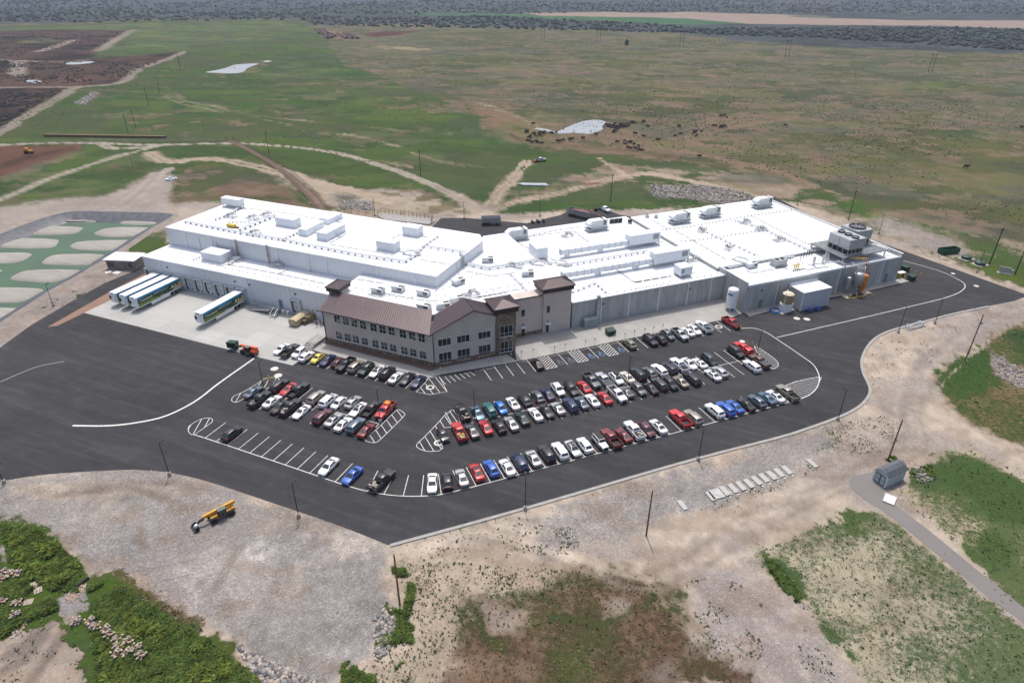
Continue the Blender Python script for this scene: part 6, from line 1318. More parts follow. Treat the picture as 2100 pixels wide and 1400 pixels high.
for o_, s_, x, y, lab in bl:
    p = G(o_[0]+s_*x, o_[1]+s_*y); p.z = .035
    lab = 'yellow '+lab
    BOL = bollard(lab, p) if BOL is None else dup(BOL, tuple(p), 0, lab)
# blue hose, blue trolleys, bins
t = thing('hose_coil', 'blue hose coiled on the asphalt beside the tan tank', 'hose', tuple(G(1589,638)), 0)
for k in range(4): MB().tube([(1.5-.12*k)*Vector((math.cos(R(15*q)),math.sin(R(15*q)),0))+Vector((0,0,.12+.1*k)) for q in range(25)], .08, 6, caps=False).build('hose_turn', M('hose_blue', (.02,.12,.35), .5), t)
for px, lab, sx in (((1660,639),'blue pump trolley, smaller left one in the annex shade',.7), ((1676,636),'blue pump trolley, larger right one in the annex shade',1.1)):
    t = thing('pump_trolley', lab, 'trolley', tuple(G(*px)), TB, 'blue pump trolleys'); BL = M('pump_blue', (.03,.12,.36), .45)
    MB().box(-.8*sx,.8*sx,-.5,.5,.3,.45).build('bed', BL, t); MB().lathe([(.4,.45),(.45,.6),(.45,1.0),(.2,1.2)], 12, 0, c=(-.2*sx,0)).build('pump', BL, t); MB().tube([(.7*sx,-.4,.4),(.7*sx,-.4,1.3),(.7*sx,.4,1.3),(.7*sx,.4,.4)], .06, 6).build('handle', STEEL, t)
    for x in (-.55*sx,.55*sx):
        for y in (-.45,.45): MB().lathe([(.15,-.05),(.15,.05)], 10, 0, T=Matrix.Translation((x,y,.15)) @ Matrix.Rotation(R(90),4,'X')).build('wheel', RUB, t)
BING = M('bin_green', (.012,.045,.028), .5)
def bin_(lab, loc, rz, s=1.0):
    t = thing('dumpster', lab, 'dumpster', tuple(loc), rz, 'green dumpsters'); b = MB()
    P = [(-1.0,-.75),(1.0,-.75),(1.0,.75),(-1.0,.75)]; i = len(b.v)
    b.v += [(x*s*.96,y*s*.85,.12) for x, y in P]+[(x*s,y*s,1.25*s) for x, y in P]; b.v[-1] = (-1.0*s,.75*s,1.45*s); b.v[-2] = (1.0*s,.75*s,1.45*s)
    for q in ((0,1,5,4),(1,2,6,5),(2,3,7,6),(3,0,4,7),(3,2,1,0)): b.f.append(q); b.m.append(0)
    b.build('bin_body', BING, t)
    for k in (-1, 1): MB().face([(k*.5*s-.48*s,-.78*s,1.27*s),(k*.5*s+.48*s,-.78*s,1.27*s),(k*.5*s+.48*s,.78*s,1.48*s),(k*.5*s-.48*s,.78*s,1.48*s)]).build('lid', M('bin_lid', (.018,.05,.034), .55), t)
    for x in (-.6,-.2,.2,.6): MB().box(x*s-.04,x*s+.04,-.78*s,-.68*s,.2,1.2*s).build('rib', BING, t)
    for x in (-.7,.7):
        for y in (-.5,.5): MB().lathe([(.1,0),(.1,.12)], 8, 0, c=(x*s,y*s)).build('caster', RUB, t)
    return t
D0 = bin_('green dumpster on the pale plaza in front of the concrete wall', G(1251.5,686), TB, 1.15)
for px, lab in (((1855,555),'green dumpster at the end of the hall, upper one in the bin bay'), ((1868,574),'green dumpster at the end of the hall, lower one in the bin bay')):
    dup(D0, tuple(G(*px)), TB+R(10), lab)
t = thing('bin_shelter', 'small white topped table by the green bins at the hall corner', 'table', tuple(G(1846,566)), TB); MB().box(-1.3,1.3,-.7,.7,1.2,1.3).build('top', TRIMW, t)
for x in (-1.1,1.1): MB().box(x-.05,x+.05,-.6,.6,0,1.2).build('leg', GASY, t)
def rolloff(lab, loc, rz, col, L_=6.5, covered=False, name='skip_container'):
    t = thing(name, lab, 'skip', tuple(loc), rz); w, h = 1.2, 1.5; a = L_/2; b = MB()
    def wall(x0,x1,y0,y1): b.box(x0,x1,y0,y1,.3,.3+h)
    wall(-a,a,-w,-w+.08); wall(-a,a,w-.08,w); wall(-a,-a+.08,-w+.08,w-.08); wall(a-.08,a,-w+.08,w-.08); b.box(-a+.08,a-.08,-w+.08,w-.08,.3,.42)
    b.build('container_body', col, t)
    for k in range(8):
        for s_ in (-1, 1): MB().box(-a+.3+k*(L_-.6)/7-.06,-a+.3+k*(L_-.6)/7+.06,s_*w-.06,s_*w+.06,.32,.25+h).build('rib', col, t)
    for s_ in (-1, 1): MB().box(-a-.0,a,s_*.5-.08,s_*.5+.08,.05,.3).build('skid', TRIM, t)
    if covered:
        l = MB(); P = [(-w-.03,.31+h),(-w*.55,.62+h),(w*.55,.62+h),(w+.03,.31+h)]
        for k in range(3): l.face([(-a,*P[k]),(-a,*P[k+1]),(a*.95,*P[k+1]),(a*.95,*P[k])][::-1])
        l.face([(-a,*p) for p in P]); l.face([(a*.95,*p) for p in P[::-1]]); l.build('lid', M('tan_lid', (.46,.38,.24), .6), t)
    return t
rolloff('long open green roll-off skip on gravel beyond the far road', G(1944,519), TB+R(-8), M('skip_green', (.012,.07,.038), .5), 6.6)
rolloff('tan covered roll-off skip on the dock apron beside the office', G(616,660), VD+R(2), M('tan_box', (.40,.32,.19), .6), 6.0, True)
t = thing('waste_compactor', 'tan waste compactor against the dock wall behind the covered skip', 'compactor', tuple(Wp(20.5,-1.6)), TA); MB().box(-1.2,1.2,-1.3,1.3,.2,1.7).build('housing', M('compactor_olive', (.20,.17,.09), .7), t); MB().box(-.9,.9,-2.6,-1.3,.3,1.2).build('ram', M('compactor_dark', (.10,.08,.05), .7), t); MB().tube([(1.5,-.5,0),(1.5,-.5,2.6)], .12, 6).build('power_post', M('compactor_olive', (.20,.17,.09), .7), t)
for px, lab in (((1981,531),'round dark green tank cover, left of two by the utility poles'), ((2009,543),'round dark green tank cover, right of two by the utility poles')):
    t = thing('tank_cover', lab, 'tank cover', tuple(G(*px)), TB, 'green tank covers'); MB().box(-2.2,2.2,-1.7,1.7,0,.2).build('pad', KERBC, t); MB().lathe([(1.5,.2),(1.5,1.0),(1.3,1.15),(.2,1.3)], 20, 0).build('cover', M('cover_green', (.025,.06,.05), .5), t, smooth=45)
t = thing('electrical_panel', 'grey electrical panel board on a pad between the two right utility poles', 'electrical panel', tuple(G(2060,561)), R(-30)); MB().box(-2,2,-.8,.8,0,.15).build('pad', KERBC, t); MB().box(-1.6,1.2,-.15,.15,.3,2.1).build('board', GREYM, t); MB().box(1.3,1.9,-.3,.3,.15,1.6).build('cabinet', GREYM, t)
t = thing('backflow_assembly', 'pale blue pipe assembly on a concrete pad beside the kerb', 'pipes', tuple(G(1874,670)), TB+R(2)); MB().box(-3.2,3.2,-1.1,1.1,0,.2).build('pad', KERBC, t)
for k in range(2): MB().tube([(-2.8,-.5+.9*k,.2),(-2.8,-.5+.9*k,.9),(2.6,-.5+.9*k,.9),(2.6,-.5+.9*k,.2)], .2, 8).build('pipe', M('pipe_pale', (.52,.56,.56), .5), t)
for x in (-1.2,.2,1.4): MB().lathe([(.25,.9),(.32,1.2),(.1,1.5)], 8, 0, c=(x,-.5)).build('valve', M('pipe_pale', (.52,.56,.56), .5), t)
t = thing('switchgear', 'grey green electrical cabinet against the concrete wall beside the duct riser', 'electrical cabinet', tuple(inR(5.2,-1.1,.15)), TB); MB().box(-1.9,1.9,-.8,.8,0,2.3).build('cabinet', M('cabinet_grey', (.27,.31,.32), .5), t); MB().box(-1.95,1.95,-.85,.85,2.3,2.38).build('lid', M('cabinet_grey2', (.33,.37,.38), .5), t)
for x in (-.65,.6): MB().box(x-.02,x+.02,-.815,-.8,.1,2.2).build('door_gap', TRIM, t)
# ------------------------------------------------------------------ people by the dock
def person(lab, loc, rz, shirt, trousers):
    t = thing('person', lab, 'person', tuple(loc), rz, None)
    V_ = {'pelvis':(0,0,.95),'waist':(0,0,1.1),'chest':(0,.01,1.32),'neck':(0,.02,1.50),'head':(0,.04,1.62),'top':(0,.04,1.74),'hl':(.1,0,.9),'kl':(.12,.04,.5),'al':(.13,-.02,.08),'fl':(.14,.14,.04),'hr':(-.1,0,.9),'kr':(-.12,-.02,.5),'ar':(-.13,-.08,.08),'fr':(-.14,.08,.04),
          'sl':(.19,0,1.42),'el':(.26,-.03,1.14),'wl':(.27,.08,.90),'gl':(.27,.11,.80),'sr':(-.19,0,1.42),'er':(-.26,-.03,1.14),'wr':(-.27,.1,.92),'gr':(-.27,.14,.82)}
    E_ = [('pelvis','waist'),('waist','chest'),('chest','neck'),('neck','head'),('head','top'),('pelvis','hl'),('hl','kl'),('kl','al'),('al','fl'),('pelvis','hr'),('hr','kr'),('kr','ar'),('ar','fr'),('chest','sl'),('sl','el'),('el','wl'),('wl','gl'),('chest','sr'),('sr','er'),('er','wr'),('wr','gr')]
    RD_ = {'pelvis':.15,'waist':.145,'chest':.16,'neck':.06,'head':.105,'top':.075,'hl':.1,'kl':.065,'al':.045,'fl':.04,'sl':.075,'el':.05,'wl':.035,'gl':.045}
    ks = list(V_); me = bpy.data.meshes.new('body'); me.from_pydata([V_[k] for k in ks], [(ks.index(a), ks.index(b)) for a, b in E_], []); o = bpy.data.objects.new('body', me); COL.objects.link(o)
    md = o.modifiers.new('skin', 'SKIN'); o.modifiers.new('sub', 'SUBSURF').levels = 1; o.modifiers[-1].render_levels = 1
    for i, k in enumerate(ks):
        r = RD_.get(k) or RD_[k[0]+'l']; me.skin_vertices[0].data[i].radius = (r, r*.8); me.skin_vertices[0].data[i].use_root = (k == 'pelvis')
    dg = bpy.context.evaluated_depsgraph_get(); m2 = bpy.data.meshes.new_from_object(o.evaluated_get(dg)); bpy.data.objects.remove(o)
    m2.materials.clear()
    for a in (M('skin', (.45,.28,.2), .6), shirt, trousers, TRIM): m2.materials.append(a)
    for p in m2.polygons:
        z = p.center.z; x = abs(p.center.x); p.material_index = 3 if z < .1 else 2 if z < .98 and x < .235 else 0 if (z > 1.5 or (x > .22 and z < 1.12)) else 1; p.use_smooth = True
    b = bpy.data.objects.new('body', m2); COL.objects.link(b); b.parent = t
    MB().lathe([(.10,1.66),(.108,1.70),(.085,1.77),(.02,1.80)], 12, 0, c=(0,.03)).build('hair', M('hair_dark', (.03,.02,.015), .8), t, smooth=60)
person('person in dark clothes standing on the dock apron near the office wall', G(650.2,670), R(200), M('dark_shirt', (.03,.025,.03), .8), M('dark_trousers', (.02,.02,.025), .8))
person('person in blue green shirt and khaki trousers, nearer the office corner', G(658.6,669), R(150), M('teal_shirt', (.05,.14,.15), .8), M('khaki', (.22,.19,.14), .8))
t = thing('power_washer', 'small black wheeled machine beside the person in blue green', 'machine', tuple(G(666,666)), TA); MB().box(-.4,.4,-.3,.3,.25,.75).build('housing', TRIM, t); MB().tube([(-.4,-.3,.7),(-.8,-.3,1.0),(-.8,.3,1.0),(-.4,.3,.7)], .03, 5).build('handle', STEEL, t)
for s_ in (-.34,.34): MB().lathe([(.22,-.05),(.22,.05)], 12, 0, T=Matrix.Translation((.2,s_,.22)) @ Matrix.Rotation(R(90),4,'X')).build('wheel', RUB, t)
# steel ramp with rails by the docks, office steps
t = thing('steel_ramp', 'grey steel ramp and stairs with handrails along the dock wall', 'ramp', tuple(Wp(0,0)), TA)
MB().box(1.2,10.8,-1.5,-.02,1.15,1.25).build('landing', GREYM, t); rp = MB(); rp.face([(1.2,-3.2,.1),(8.8,-3.2,1.2),(8.8,-1.55,1.2),(1.2,-1.55,.1)]); rp.build('ramp_deck', GREYM, t)
for y in (-3.2,-2.4,-1.55):
    MB().tube([(1.0,y,1.0),(8.8,y,2.25),(10.8,y,2.25)], .045, 5).build('handrail', GREYM, t); MB().tube([(1.0,y,.55),(8.8,y,1.75),(10.8,y,1.75)], .035, 5).build('mid_rail', GREYM, t)
    for k in range(6): x = 1+1.56*k; MB().tube([(x,y,.05),(x,y,1.0+1.25*k/5)], .04, 5).build('rail_post', GREYM, t)
MB().tube([(10.9,-1.5,1.2),(11.6,-4.6,.05)], .09, 4).build('stair_stringer', GREYM, t); MB().tube([(9.6,-1.5,1.2),(10.3,-4.6,.05)], .09, 4).build('stair_stringer', GREYM, t)
for k in range(7): MB().box(9.75+.1*k,10.9+.1*k,-1.9-.38*k,-1.6-.38*k,1.0-.15*k,1.05-.15*k).build('tread', GREYM, t)
for x in (11.0,9.55): MB().tube([(x,-1.5,2.2),(x+.7,-4.6,1.05),(x+.7,-4.6,.05)], .045, 5).build('handrail', GREYM, t)
for k, x in enumerate((11.9,13.4)):
    e = thing('storage_drum', ('white drum left of','white drum right beside')[k]+' the single dock door near the ramp', 'drum', tuple(Wp(x,-1.2)), 0, 'drums'); MB().lathe([(.45,0),(.5,.2),(.5,1.0),(.4,1.1)], 14, 0).build('barrel', M('drum_pale', (.55,.55,.5), .5), e); MB().lathe([(.52,1.08),(.52,1.14)], 14, 0).build('lid', TRIMW, e)
t = thing('entrance_steps', 'concrete steps with white rails at the left end of the office', 'steps', tuple(Wp(29.6,-12.2)), TA)
for k in range(6): MB().box(-1.3,1.3,-2.2+.36*k,-2.2+.36*(k+1)-.004,0,.16*(k+1)).build('step', KERBC, t)
MB().box(-1.3,1.3,0,4.0,0,.96).build('landing', KERBC, t)
for x in (-1.25,1.25): MB().tube([(x,-2.2,.1),(x,-2.2,1.1),(x,0,1.95),(x,4,1.95),(x,4,.96)], .045, 5).build('handrail', TRIMW, t)
# ------------------------------------------------------------------ semi-trailers at the docks
def wave(mb, y, z0, z1, x0, x1, mi): mb.face([(x0,y,z0),(x1,y,z0),(x1,y,z1),(x0,y,z1)], mi)
BLUE = M('trailer_blue', (.015,.25,.48), .4); DGR = M('trailer_dark_green', (.025,.062,.03), .45, 0, .5, 1.5); LGR = M('trailer_grass', (.16,.24,.03), .5, 0, .5, 2.5); CRE = M('trailer_food_cream', (.60,.50,.33), .5); FY = M('trailer_yellow', (.62,.50,.12), .5); ORB = M('trailer_brown', (.34,.18,.07), .5)
def trailer(lab, loc, rz):
    t = thing('semi_trailer', lab, 'trailer', tuple(loc), rz, 'semi-trailers backed to the docks')   # +x = nose
    L_ = 14.6; w = 1.29; MB().box(0,L_,-w,w,1.15,4.0).build('box_body', M('trailer_white', (.74,.76,.79), .4, .1, .05), t)
    for s_ in (-1, 1):
        sg = 1 if s_ > 0 else -1
        def pan(nm, poly, m_, off): 
            g = MB(); P = [(x, s_*(w+off), z) for x, z in poly]; g.face(P[::-1] if s_ > 0 else P); return g.build(nm, m_, t)
        pan('green_panel', [(0.1,1.5),(L_-.15,1.5),(L_-.15,3.55),(0.1,3.55)], DGR, .006)
        pan('blue_band', [(1.0,3.35),(4,3.5),(8,3.2),(10,3.5),(L_-.15,3.3),(L_-.15,3.95),(.1,3.95),(.1,3.85)], BLUE, .010)
        pan('grass_band', [(6.2,1.35),(L_-.15,1.35),(L_-.15,2.1),(12.4,2.0),(10,2.15),(8,1.75)], LGR, .012)
        fp = pan('food_picture', [(.15,1.55),(3.2,1.55),(2.6,2.1),(1.6,2.4),(.9,3.1),(.15,3.2)], CRE, .012)
        for q, (x, z, rx, rz_, m_) in enumerate(((3.0,2.55,.3,.42,TRIMW),(2.1,2.6,.28,.5,FY),(1.1,2.7,.4,.35,ORB),(3.6,2.2,.35,.25,LGR),(7.2,1.62,.16,.16,TRIMW),(6.6,1.66,.14,.2,TRIMW))):
            pan('food_picture', [(x+rx*math.cos(R(30*k)), z+rz_*math.sin(R(30*k))) for k in range(12)], m_, .016+.001*q)
        # illegible pale lettering with a crescent in front of it, and the small slogan line
        g = MB(); rr = random.Random(4); x = 13.2
        def fq(P): g.face(P[::-1] if s_ > 0 else P)
        cr = [(13.75+.30*math.cos(R(a)), 2.72+.36*math.sin(R(a))) for a in range(70, 300, 23)]+[(13.70+.20*math.cos(R(a)), 2.72+.26*math.sin(R(a))) for a in range(290, 70, -23)]
        fq([(x_, s_*(w+.014), z_) for x_, z_ in cr])
        for k in range(8):
            x = 13.2-.44*k; hgt = (.5,.34,.34,.34,.5,.34,.34,.5)[k]
            for a, b, c, d in ((x-.10,x,2.5,2.5+hgt),(x-.32,x-.22,2.5,2.5+hgt*.8),(x-.32,x,2.5+hgt*.62,2.5+hgt*.8)) if k % 2 else ((x-.10,x,2.5,2.5+hgt),(x-.32,x,2.5,2.6),(x-.32,x-.22,2.5,2.84)):
                fq([(a, s_*(w+.014), c),(b, s_*(w+.014), c),(b, s_*(w+.014), d),(a, s_*(w+.014), d)])
        for k in range(14):
            a = 9.3-.34*k; fq([(a-.24, s_*(w+.014), 2.86),(a, s_*(w+.014), 2.86),(a, s_*(w+.014), 2.98+.04*(k % 3)),(a-.24, s_*(w+.014), 2.98)])
        g.build('lettering', M('letter_white', (.78,.8,.8), .5), t)
        MB().box(4.2,10.6,s_*(w-.05)-.02,s_*(w-.05)+.02,.35,1.14).build('side_skirt', M('trailer_white', (.74,.76,.79), .4, .1, .05), t)
        MB().box(9.9,10.15,s_*.8-.08,s_*.8+.08,.05,1.15).build('landing_leg', GREYM, t)
    MB().box(-.02,L_,-w-.02,-w+.001,3.98,4.03).build('top_rail', TRIMW, t) if False else None
    f = MB(); f.prism([(L_+.004,-.85),(L_+.5,-.75),(L_+.62,0),(L_+.5,.75),(L_+.004,.85)],1.6,3.85); f.build('cooling_unit', WHITEP, t)
    MB().box(L_+.3,L_+.66,-.8,-.05,2.4,3.3).build('unit_grille', TRIM, t); MB().box(L_+.05,L_+.5,-.6,.6,3.86,3.92).build('unit_fan', TRIM, t)
    for x in (1.7,3.0):
        for s_ in (-1, 1):
            m_ = MB(); T = Matrix.Translation((x, s_*.98, .52)) @ Matrix.Rotation(R(-90)*s_, 4, 'X'); m_.lathe([(.3,-.26),(.52,-.26),(.52,.26),(.3,.27),(.05,.2)], 16, 0, T=T); o = m_.build('wheel', RUB, t, smooth=40); m_ = MB(); m_.lathe([(.29,.272),(.12,.29),(.02,.3)], 12, 0, T=T); m_.build('rim', RIM, o)
    MB().box(.9,3.9,-.55,.55,.6,1.14).build('bogie', TRIM, t)
    for y in (-.9,.9): MB().box(-.06,-.0,y-.1,y+.1,1.2,1.35).build('tail_light', TLM, t)
    return t
T0 = None
for a, lab in ((-32.7,'painted refrigerated trailer, leftmost of three side by side at the docks'), (-29.0,'white topped painted trailer, middle of three side by side at the docks'), (-25.3,'painted trailer with food pictures, rightmost of three side by side at the docks'), (-2.5,'painted refrigerated trailer parked alone at the last dock door')):
    p = Wp(a, -.8, .05); T0 = trailer(lab, p, VD+math.pi) if T0 is None else dup(T0, tuple(p), VD+math.pi, lab)
# ------------------------------------------------------------------ telehandlers
def bigwheel(t, x, y, r, w, rim):
    s_ = 1 if y > 0 else -1; T = Matrix.Translation((x, y, r)) @ Matrix.Rotation(R(-90)*s_, 4, 'X'); m_ = MB(); m_.lathe([(r*.5,-w/2),(r*.95,-w/2),(r,-w*.35),(r,w*.35),(r*.95,w/2),(r*.52,w/2)], 18, 0, T=T); o = m_.build('wheel', RUB, t, smooth=40)
    m_ = MB(); m_.lathe([(r*.52,w*.42),(r*.3,w*.3),(r*.12,w*.45)], 14, 0, T=T); m_.build('rim', rim, o, smooth=40)
def telehandler(lab, loc, rz, col, rim, attach):
    t = thing('telehandler', lab, 'telehandler', tuple(loc), rz); t.scale = (.86,.86,.86)
    MB().box(-2.3,2.0,-.75,.75,.75,1.35).build('chassis', col, t)
    bm_ = MB(); bm_.box(-3.0,3.2,-.28,.28,-.28,.28,T=Matrix.Translation((0,-.2,1.95)) @ Matrix.Rotation(R(4),4,'Y')); bm_.build('boom', col, t)
    bm_ = MB(); bm_.box(3.1,4.1,-.2,.2,-.2,.2,T=Matrix.Translation((0,-.2,1.9)) @ Matrix.Rotation(R(10),4,'Y')); bm_.tube([(3.9,-.2,1.25),(4.5,-.2,.55)], .2, 6); bm_.build('boom_head', TRIM, t)
    c = MB(); c.prism([(-.9,1.15),(.75,1.15),(.55,.18),(-.9,.18)],1.2,2.45); c.build('cab', TRIM, t); MB().prism([(-.95,1.2),(.6,1.2),(.5,.16),(-.95,.16)],2.452,2.54).build('cab_roof', M('cab_roof_grey', (.10,.13,.13), .5), t)
    MB().box(-.7,.5,1.152,1.165,1.5,2.35).build('cab_window', CGL, t); MB().box(-1.6,1.4,-1.1,-.5,.9,1.5).build('engine_cover', col, t)
    MB().box(-2.6,-2.0,-.8,.8,.7,1.5).build('counterweight', col, t)
    for x in (-1.65,1.65):
        for y in (-1.0,1.0): bigwheel(t, x, y, .68, .46, rim)
    if attach == 'bucket':
        b = MB(); P = [(4.4,.9),(4.5,.15),(5.5,.1),(5.5,.14),(4.6,.22),(4.5,.9)]
        for y0, y1 in ((-1.1,1.1),):
            for k in range(len(P)): a, q = P[k], P[(k+1) % len(P)]; b.face([(a[0],y0,a[1]),(q[0],y0,q[1]),(q[0],y1,q[1]),(a[0],y1,a[1])])
        for y in (-1.1,1.1): b.face([(4.4,y,.9),(4.5,y,.12),(5.5,y,.1),(5.1,y,.6)]); b.face([(4.4,y,.9),(4.5,y,.12),(5.5,y,.1),(5.1,y,.6)][::-1])
        b.build('bucket', TRIM, t)
    else:
        for y in (-.4,.6): MB().box(4.5,5.7,y-.06,y+.06,.45,.52).build('fork', TRIM, t)
        MB().box(4.42,4.52,-.6,.9,.4,1.2).build('fork_carriage', TRIM, t)
    return t
a, b = G(482,1046), G(415,1078); d = b-a; telehandler('yellow telehandler with black bucket on the gravel lot', (a+(b-a)*.42), math.atan2(d.y, d.x), M('plant_yellow', (.55,.29,.03), .5), M('rim_tan', (.36,.26,.16), .6), 'bucket')
e = tag(MB().lathe([(.28,.25),(.34,.4),(.34,.7),(.2,.85)], 12, 0).build('gas_bottle', TRIMW, None, tuple(a+(b-a).normalized()*6.3), 0, 45), 'round white bottle lying in the black bucket of the yellow telehandler', 'bottle')
a, b = G(522,727), G(484,717); d = b-a; telehandler('orange telehandler holding up a green dumpster at the apron edge', (a+(b-a)*.25), math.atan2(d.y, d.x), M('plant_orange', (.66,.10,.02), .5), M('rim_white', (.55,.55,.52), .5), 'forks')
q = a+(b-a)*.25+d.normalized()*5.0; dup(D0, (q.x, q.y, .55), math.atan2(d.y, d.x)+R(15), 'green dumpster carried on the forks of the orange telehandler')
# ------------------------------------------------------------------ small buildings
t = thing('pump_house', 'small tan pump house with flat white roof between lagoon and docks', 'pump house', tuple(G(221.4,551)), math.atan2((G(279,553.5)-G(221.4,551)).y, (G(279,553.5)-G(221.4,551)).x)); bw = (G(279,553.5)-G(221.4,551)).length
TANB = M('block_tan', (.25,.215,.19), .9, 0, .08, 2, .2, 20)
MB().box(0,bw,0,5.4,0,2.9).build('wall', TANB, t); MB().box(-.5,bw+.5,-.5,5.9,2.9,3.15).build('roof', ROOFW, t)
for x, w_, nm in ((1.4,1.9,'louvre'),(bw-1.5,1.1,'louvre')): MB().box(x-w_/2,x+w_/2,-.03,-.003,.7,2.2).build(nm, M('louvre_brown', (.10,.085,.075), .7), t)
MB().box(bw-3.6,bw-2.7,-.04,-.003,.05,2.1).build('door', M('door_tan', (.20,.17,.15), .6), t)
for x in (2.2,bw-3.1): MB().box(x-.15,x+.15,-.2,-.003,2.4,2.6).build('wall_lamp', BLACK, t)
for px, lab, rd in (((222,559),'round white concrete lid in front of the pump house',1),((240,560),'square white concrete lid in front of the pump house',0)):
    t = thing('access_lid', lab, 'concrete lid', tuple(G(*px)), TA); (MB().lathe([(.9,0),(.9,.2)], 18, 0) if rd else MB().box(-1.1,1.1,-.9,.9,0,.22)).build('slab', M('lid_white', (.60,.60,.58), .8), t); MB().box(-.25,.25,-.25,.25,.225,.26).build('hatch', GREYM, t)
p0, p1 = G(1788,982), G(1815,1000.5); d = (p1-p0); rz = math.atan2(d.y, d.x); wS = d.length; p2 = G(1857,986.5); lS = (p2-p1).length
t = thing('garden_shed', 'pale blue shed with grey shingle gambrel roof and double doors', 'shed', tuple(p0), rz)
SHW = M('shed_blue', (.36,.42,.45), .6, 0, .06, 2); SHT = M('shed_trim', (.62,.66,.68), .5)
MB().box(0,wS,0,lS,0,2.3).build('wall', SHW, t)
g = MB(); prof = [(-.15,2.2),(wS*.22,3.05),(wS*.5,3.4),(wS*.78,3.05),(wS+.15,2.2)]
for y, fl in ((.02,False),(lS-.02,True)): P = [(x,y,z-.03) for x, z in prof[1:-1]]+[(wS,y,2.3),(0,y,2.3)]; g.face(P if fl else P[::-1]); g.build('gable', SHW, t); g = MB()
SHG = mat('shingle', (.105,.118,.13), .9, 0, .35, 3.5, .4, 8)
r = MB()
for k in range(4):
    a, b = prof[k], prof[k+1]; r.face([(a[0],-.2,a[1]),(b[0],-.2,b[1]),(b[0],lS+.2,b[1]),(a[0],lS+.2,a[1])][::-1]); r.face([(a[0],-.2,a[1]),(b[0],-.2,b[1]),(b[0],-.2,b[1]-.12),(a[0],-.2,a[1]-.12)], 1); r.face([(a[0],lS+.2,a[1]),(b[0],lS+.2,b[1]),(b[0],lS+.2,b[1]-.12),(a[0],lS+.2,a[1]-.12)][::-1], 1)
r.build('roof', [SHG, SHT], t)
for k in (0, 1):
    x0 = wS*.5-1.0+k*1.0; d_ = MB().box(x0,x0+.98,-.05,-.003,.12,2.05).build('door', TRIM, t); m_ = [MB().box(x0+.1,x0+.88,-.07,-.052,z0,z1).build('door_panel', SHW, d_) for z0, z1 in ((.25,1.0),(1.12,1.92))]
for x in (.06,wS-.06,wS*.5-1.1,wS*.5+1.1): MB().box(x-.06,x+.06,-.04,-.003,0,2.25).build('trim_board', SHT, t)
MB().box(-.1,wS+.1,-.1,lS+.1,-.05,.08).build('footing', KERBC, t)
t = thing('concrete_slab', 'large white slab on the path in front of the blue shed', 'slab', tuple(G(1824,1025)), R(-38)); MB().box(-.9,.9,-1.2,1.2,.03,.3).build('slab', M('lid_white', (.60,.60,.58), .8), t); MB().box(-.6,.6,-.8,.8,.301,.33).build('panel', M('lid_white2', (.66,.66,.65), .8), t)
# row of concrete lids on the gravel, lower right
lids = [(1399,1036.5),(1457,1018),(1469,1013.5),(1486,1007.5),(1503,1002),(1519,997),(1535.5,992),(1551,986),(1566,980.5),(1582,975.5),(1597,970),(1613,964.5),(1665,951)]
nm = ['leftmost lone','first','second, square','third','fourth','fifth','sixth','seventh','eighth','ninth','tenth','eleventh','rightmost lone']
for k, px in enumerate(lids):
    lone = k in (0, 12); lab = (f'{nm[k]} pale slab, apart from the row of slabs on the lower right gravel' if lone else f'{nm[k]} pale slab from the left in the row on the lower right gravel')
    t = thing('concrete_lid', lab, 'concrete slab', tuple(G(*px)), VC-R(3)+random.uniform(-.03,.03), 'concrete slabs in a row on gravel'); w_ = 1.15 if k == 2 else (.45 if k in (0,1,12) else .5)
    MB().box(-1.15,1.15,-w_,w_,0,.22).build('slab', M('lid_pale', (.40,.40,.385), .85, 0, .1), t)
    if k == 2: MB().lathe([(.45,.221),(.45,.26)], 16, 0).build('hatch', M('hatch_grey', (.42,.43,.43), .7), t)
    elif k not in (0, 1, 12): MB().box(-1.75,-1.55,-.12,.12,0,.2).build('marker', TRIMW, t)
    else: MB().box(-1.1,1.1,-.05,.05,.221,.25).build('grating', GREYM, t)
# ------------------------------------------------------------------ lamps, poles, signs, stops
def lamp(lab, loc, rz, h):
    t = thing('street_lamp', lab, 'lamp post', tuple(loc), rz, 'black parking lot lamps')
    MB().lathe([(.32,0),(.32,.75),(.28,.78)], 14, 0).build('concrete_base', KERBC, t, smooth=40); MB().tube([(0,0,.78),(0,0,h)], .085, 8, 0, .06).build('pole', BLACK, t)
    MB().tube([(0,0,h-.15),(.5,0,h-.05)], .04, 6).build('arm', BLACK, t); MB().box(.35,1.05,-.18,.18,h-.06,h+.05).build('lamp_head', BLACK, t); MB().box(.45,.98,-.14,.14,h-.075,h-.062).build('lens', HLM, t); return t
def hgt(b, v, umax=25):
    for k in range(0, 2500):
        z = k*.01; d = Vector((b.x, b.y, z-CAMH)); y = 700-FPX*d.dot(AX[1])/(-d.dot(AX[2]))
        if y <= v: return z
    return umax
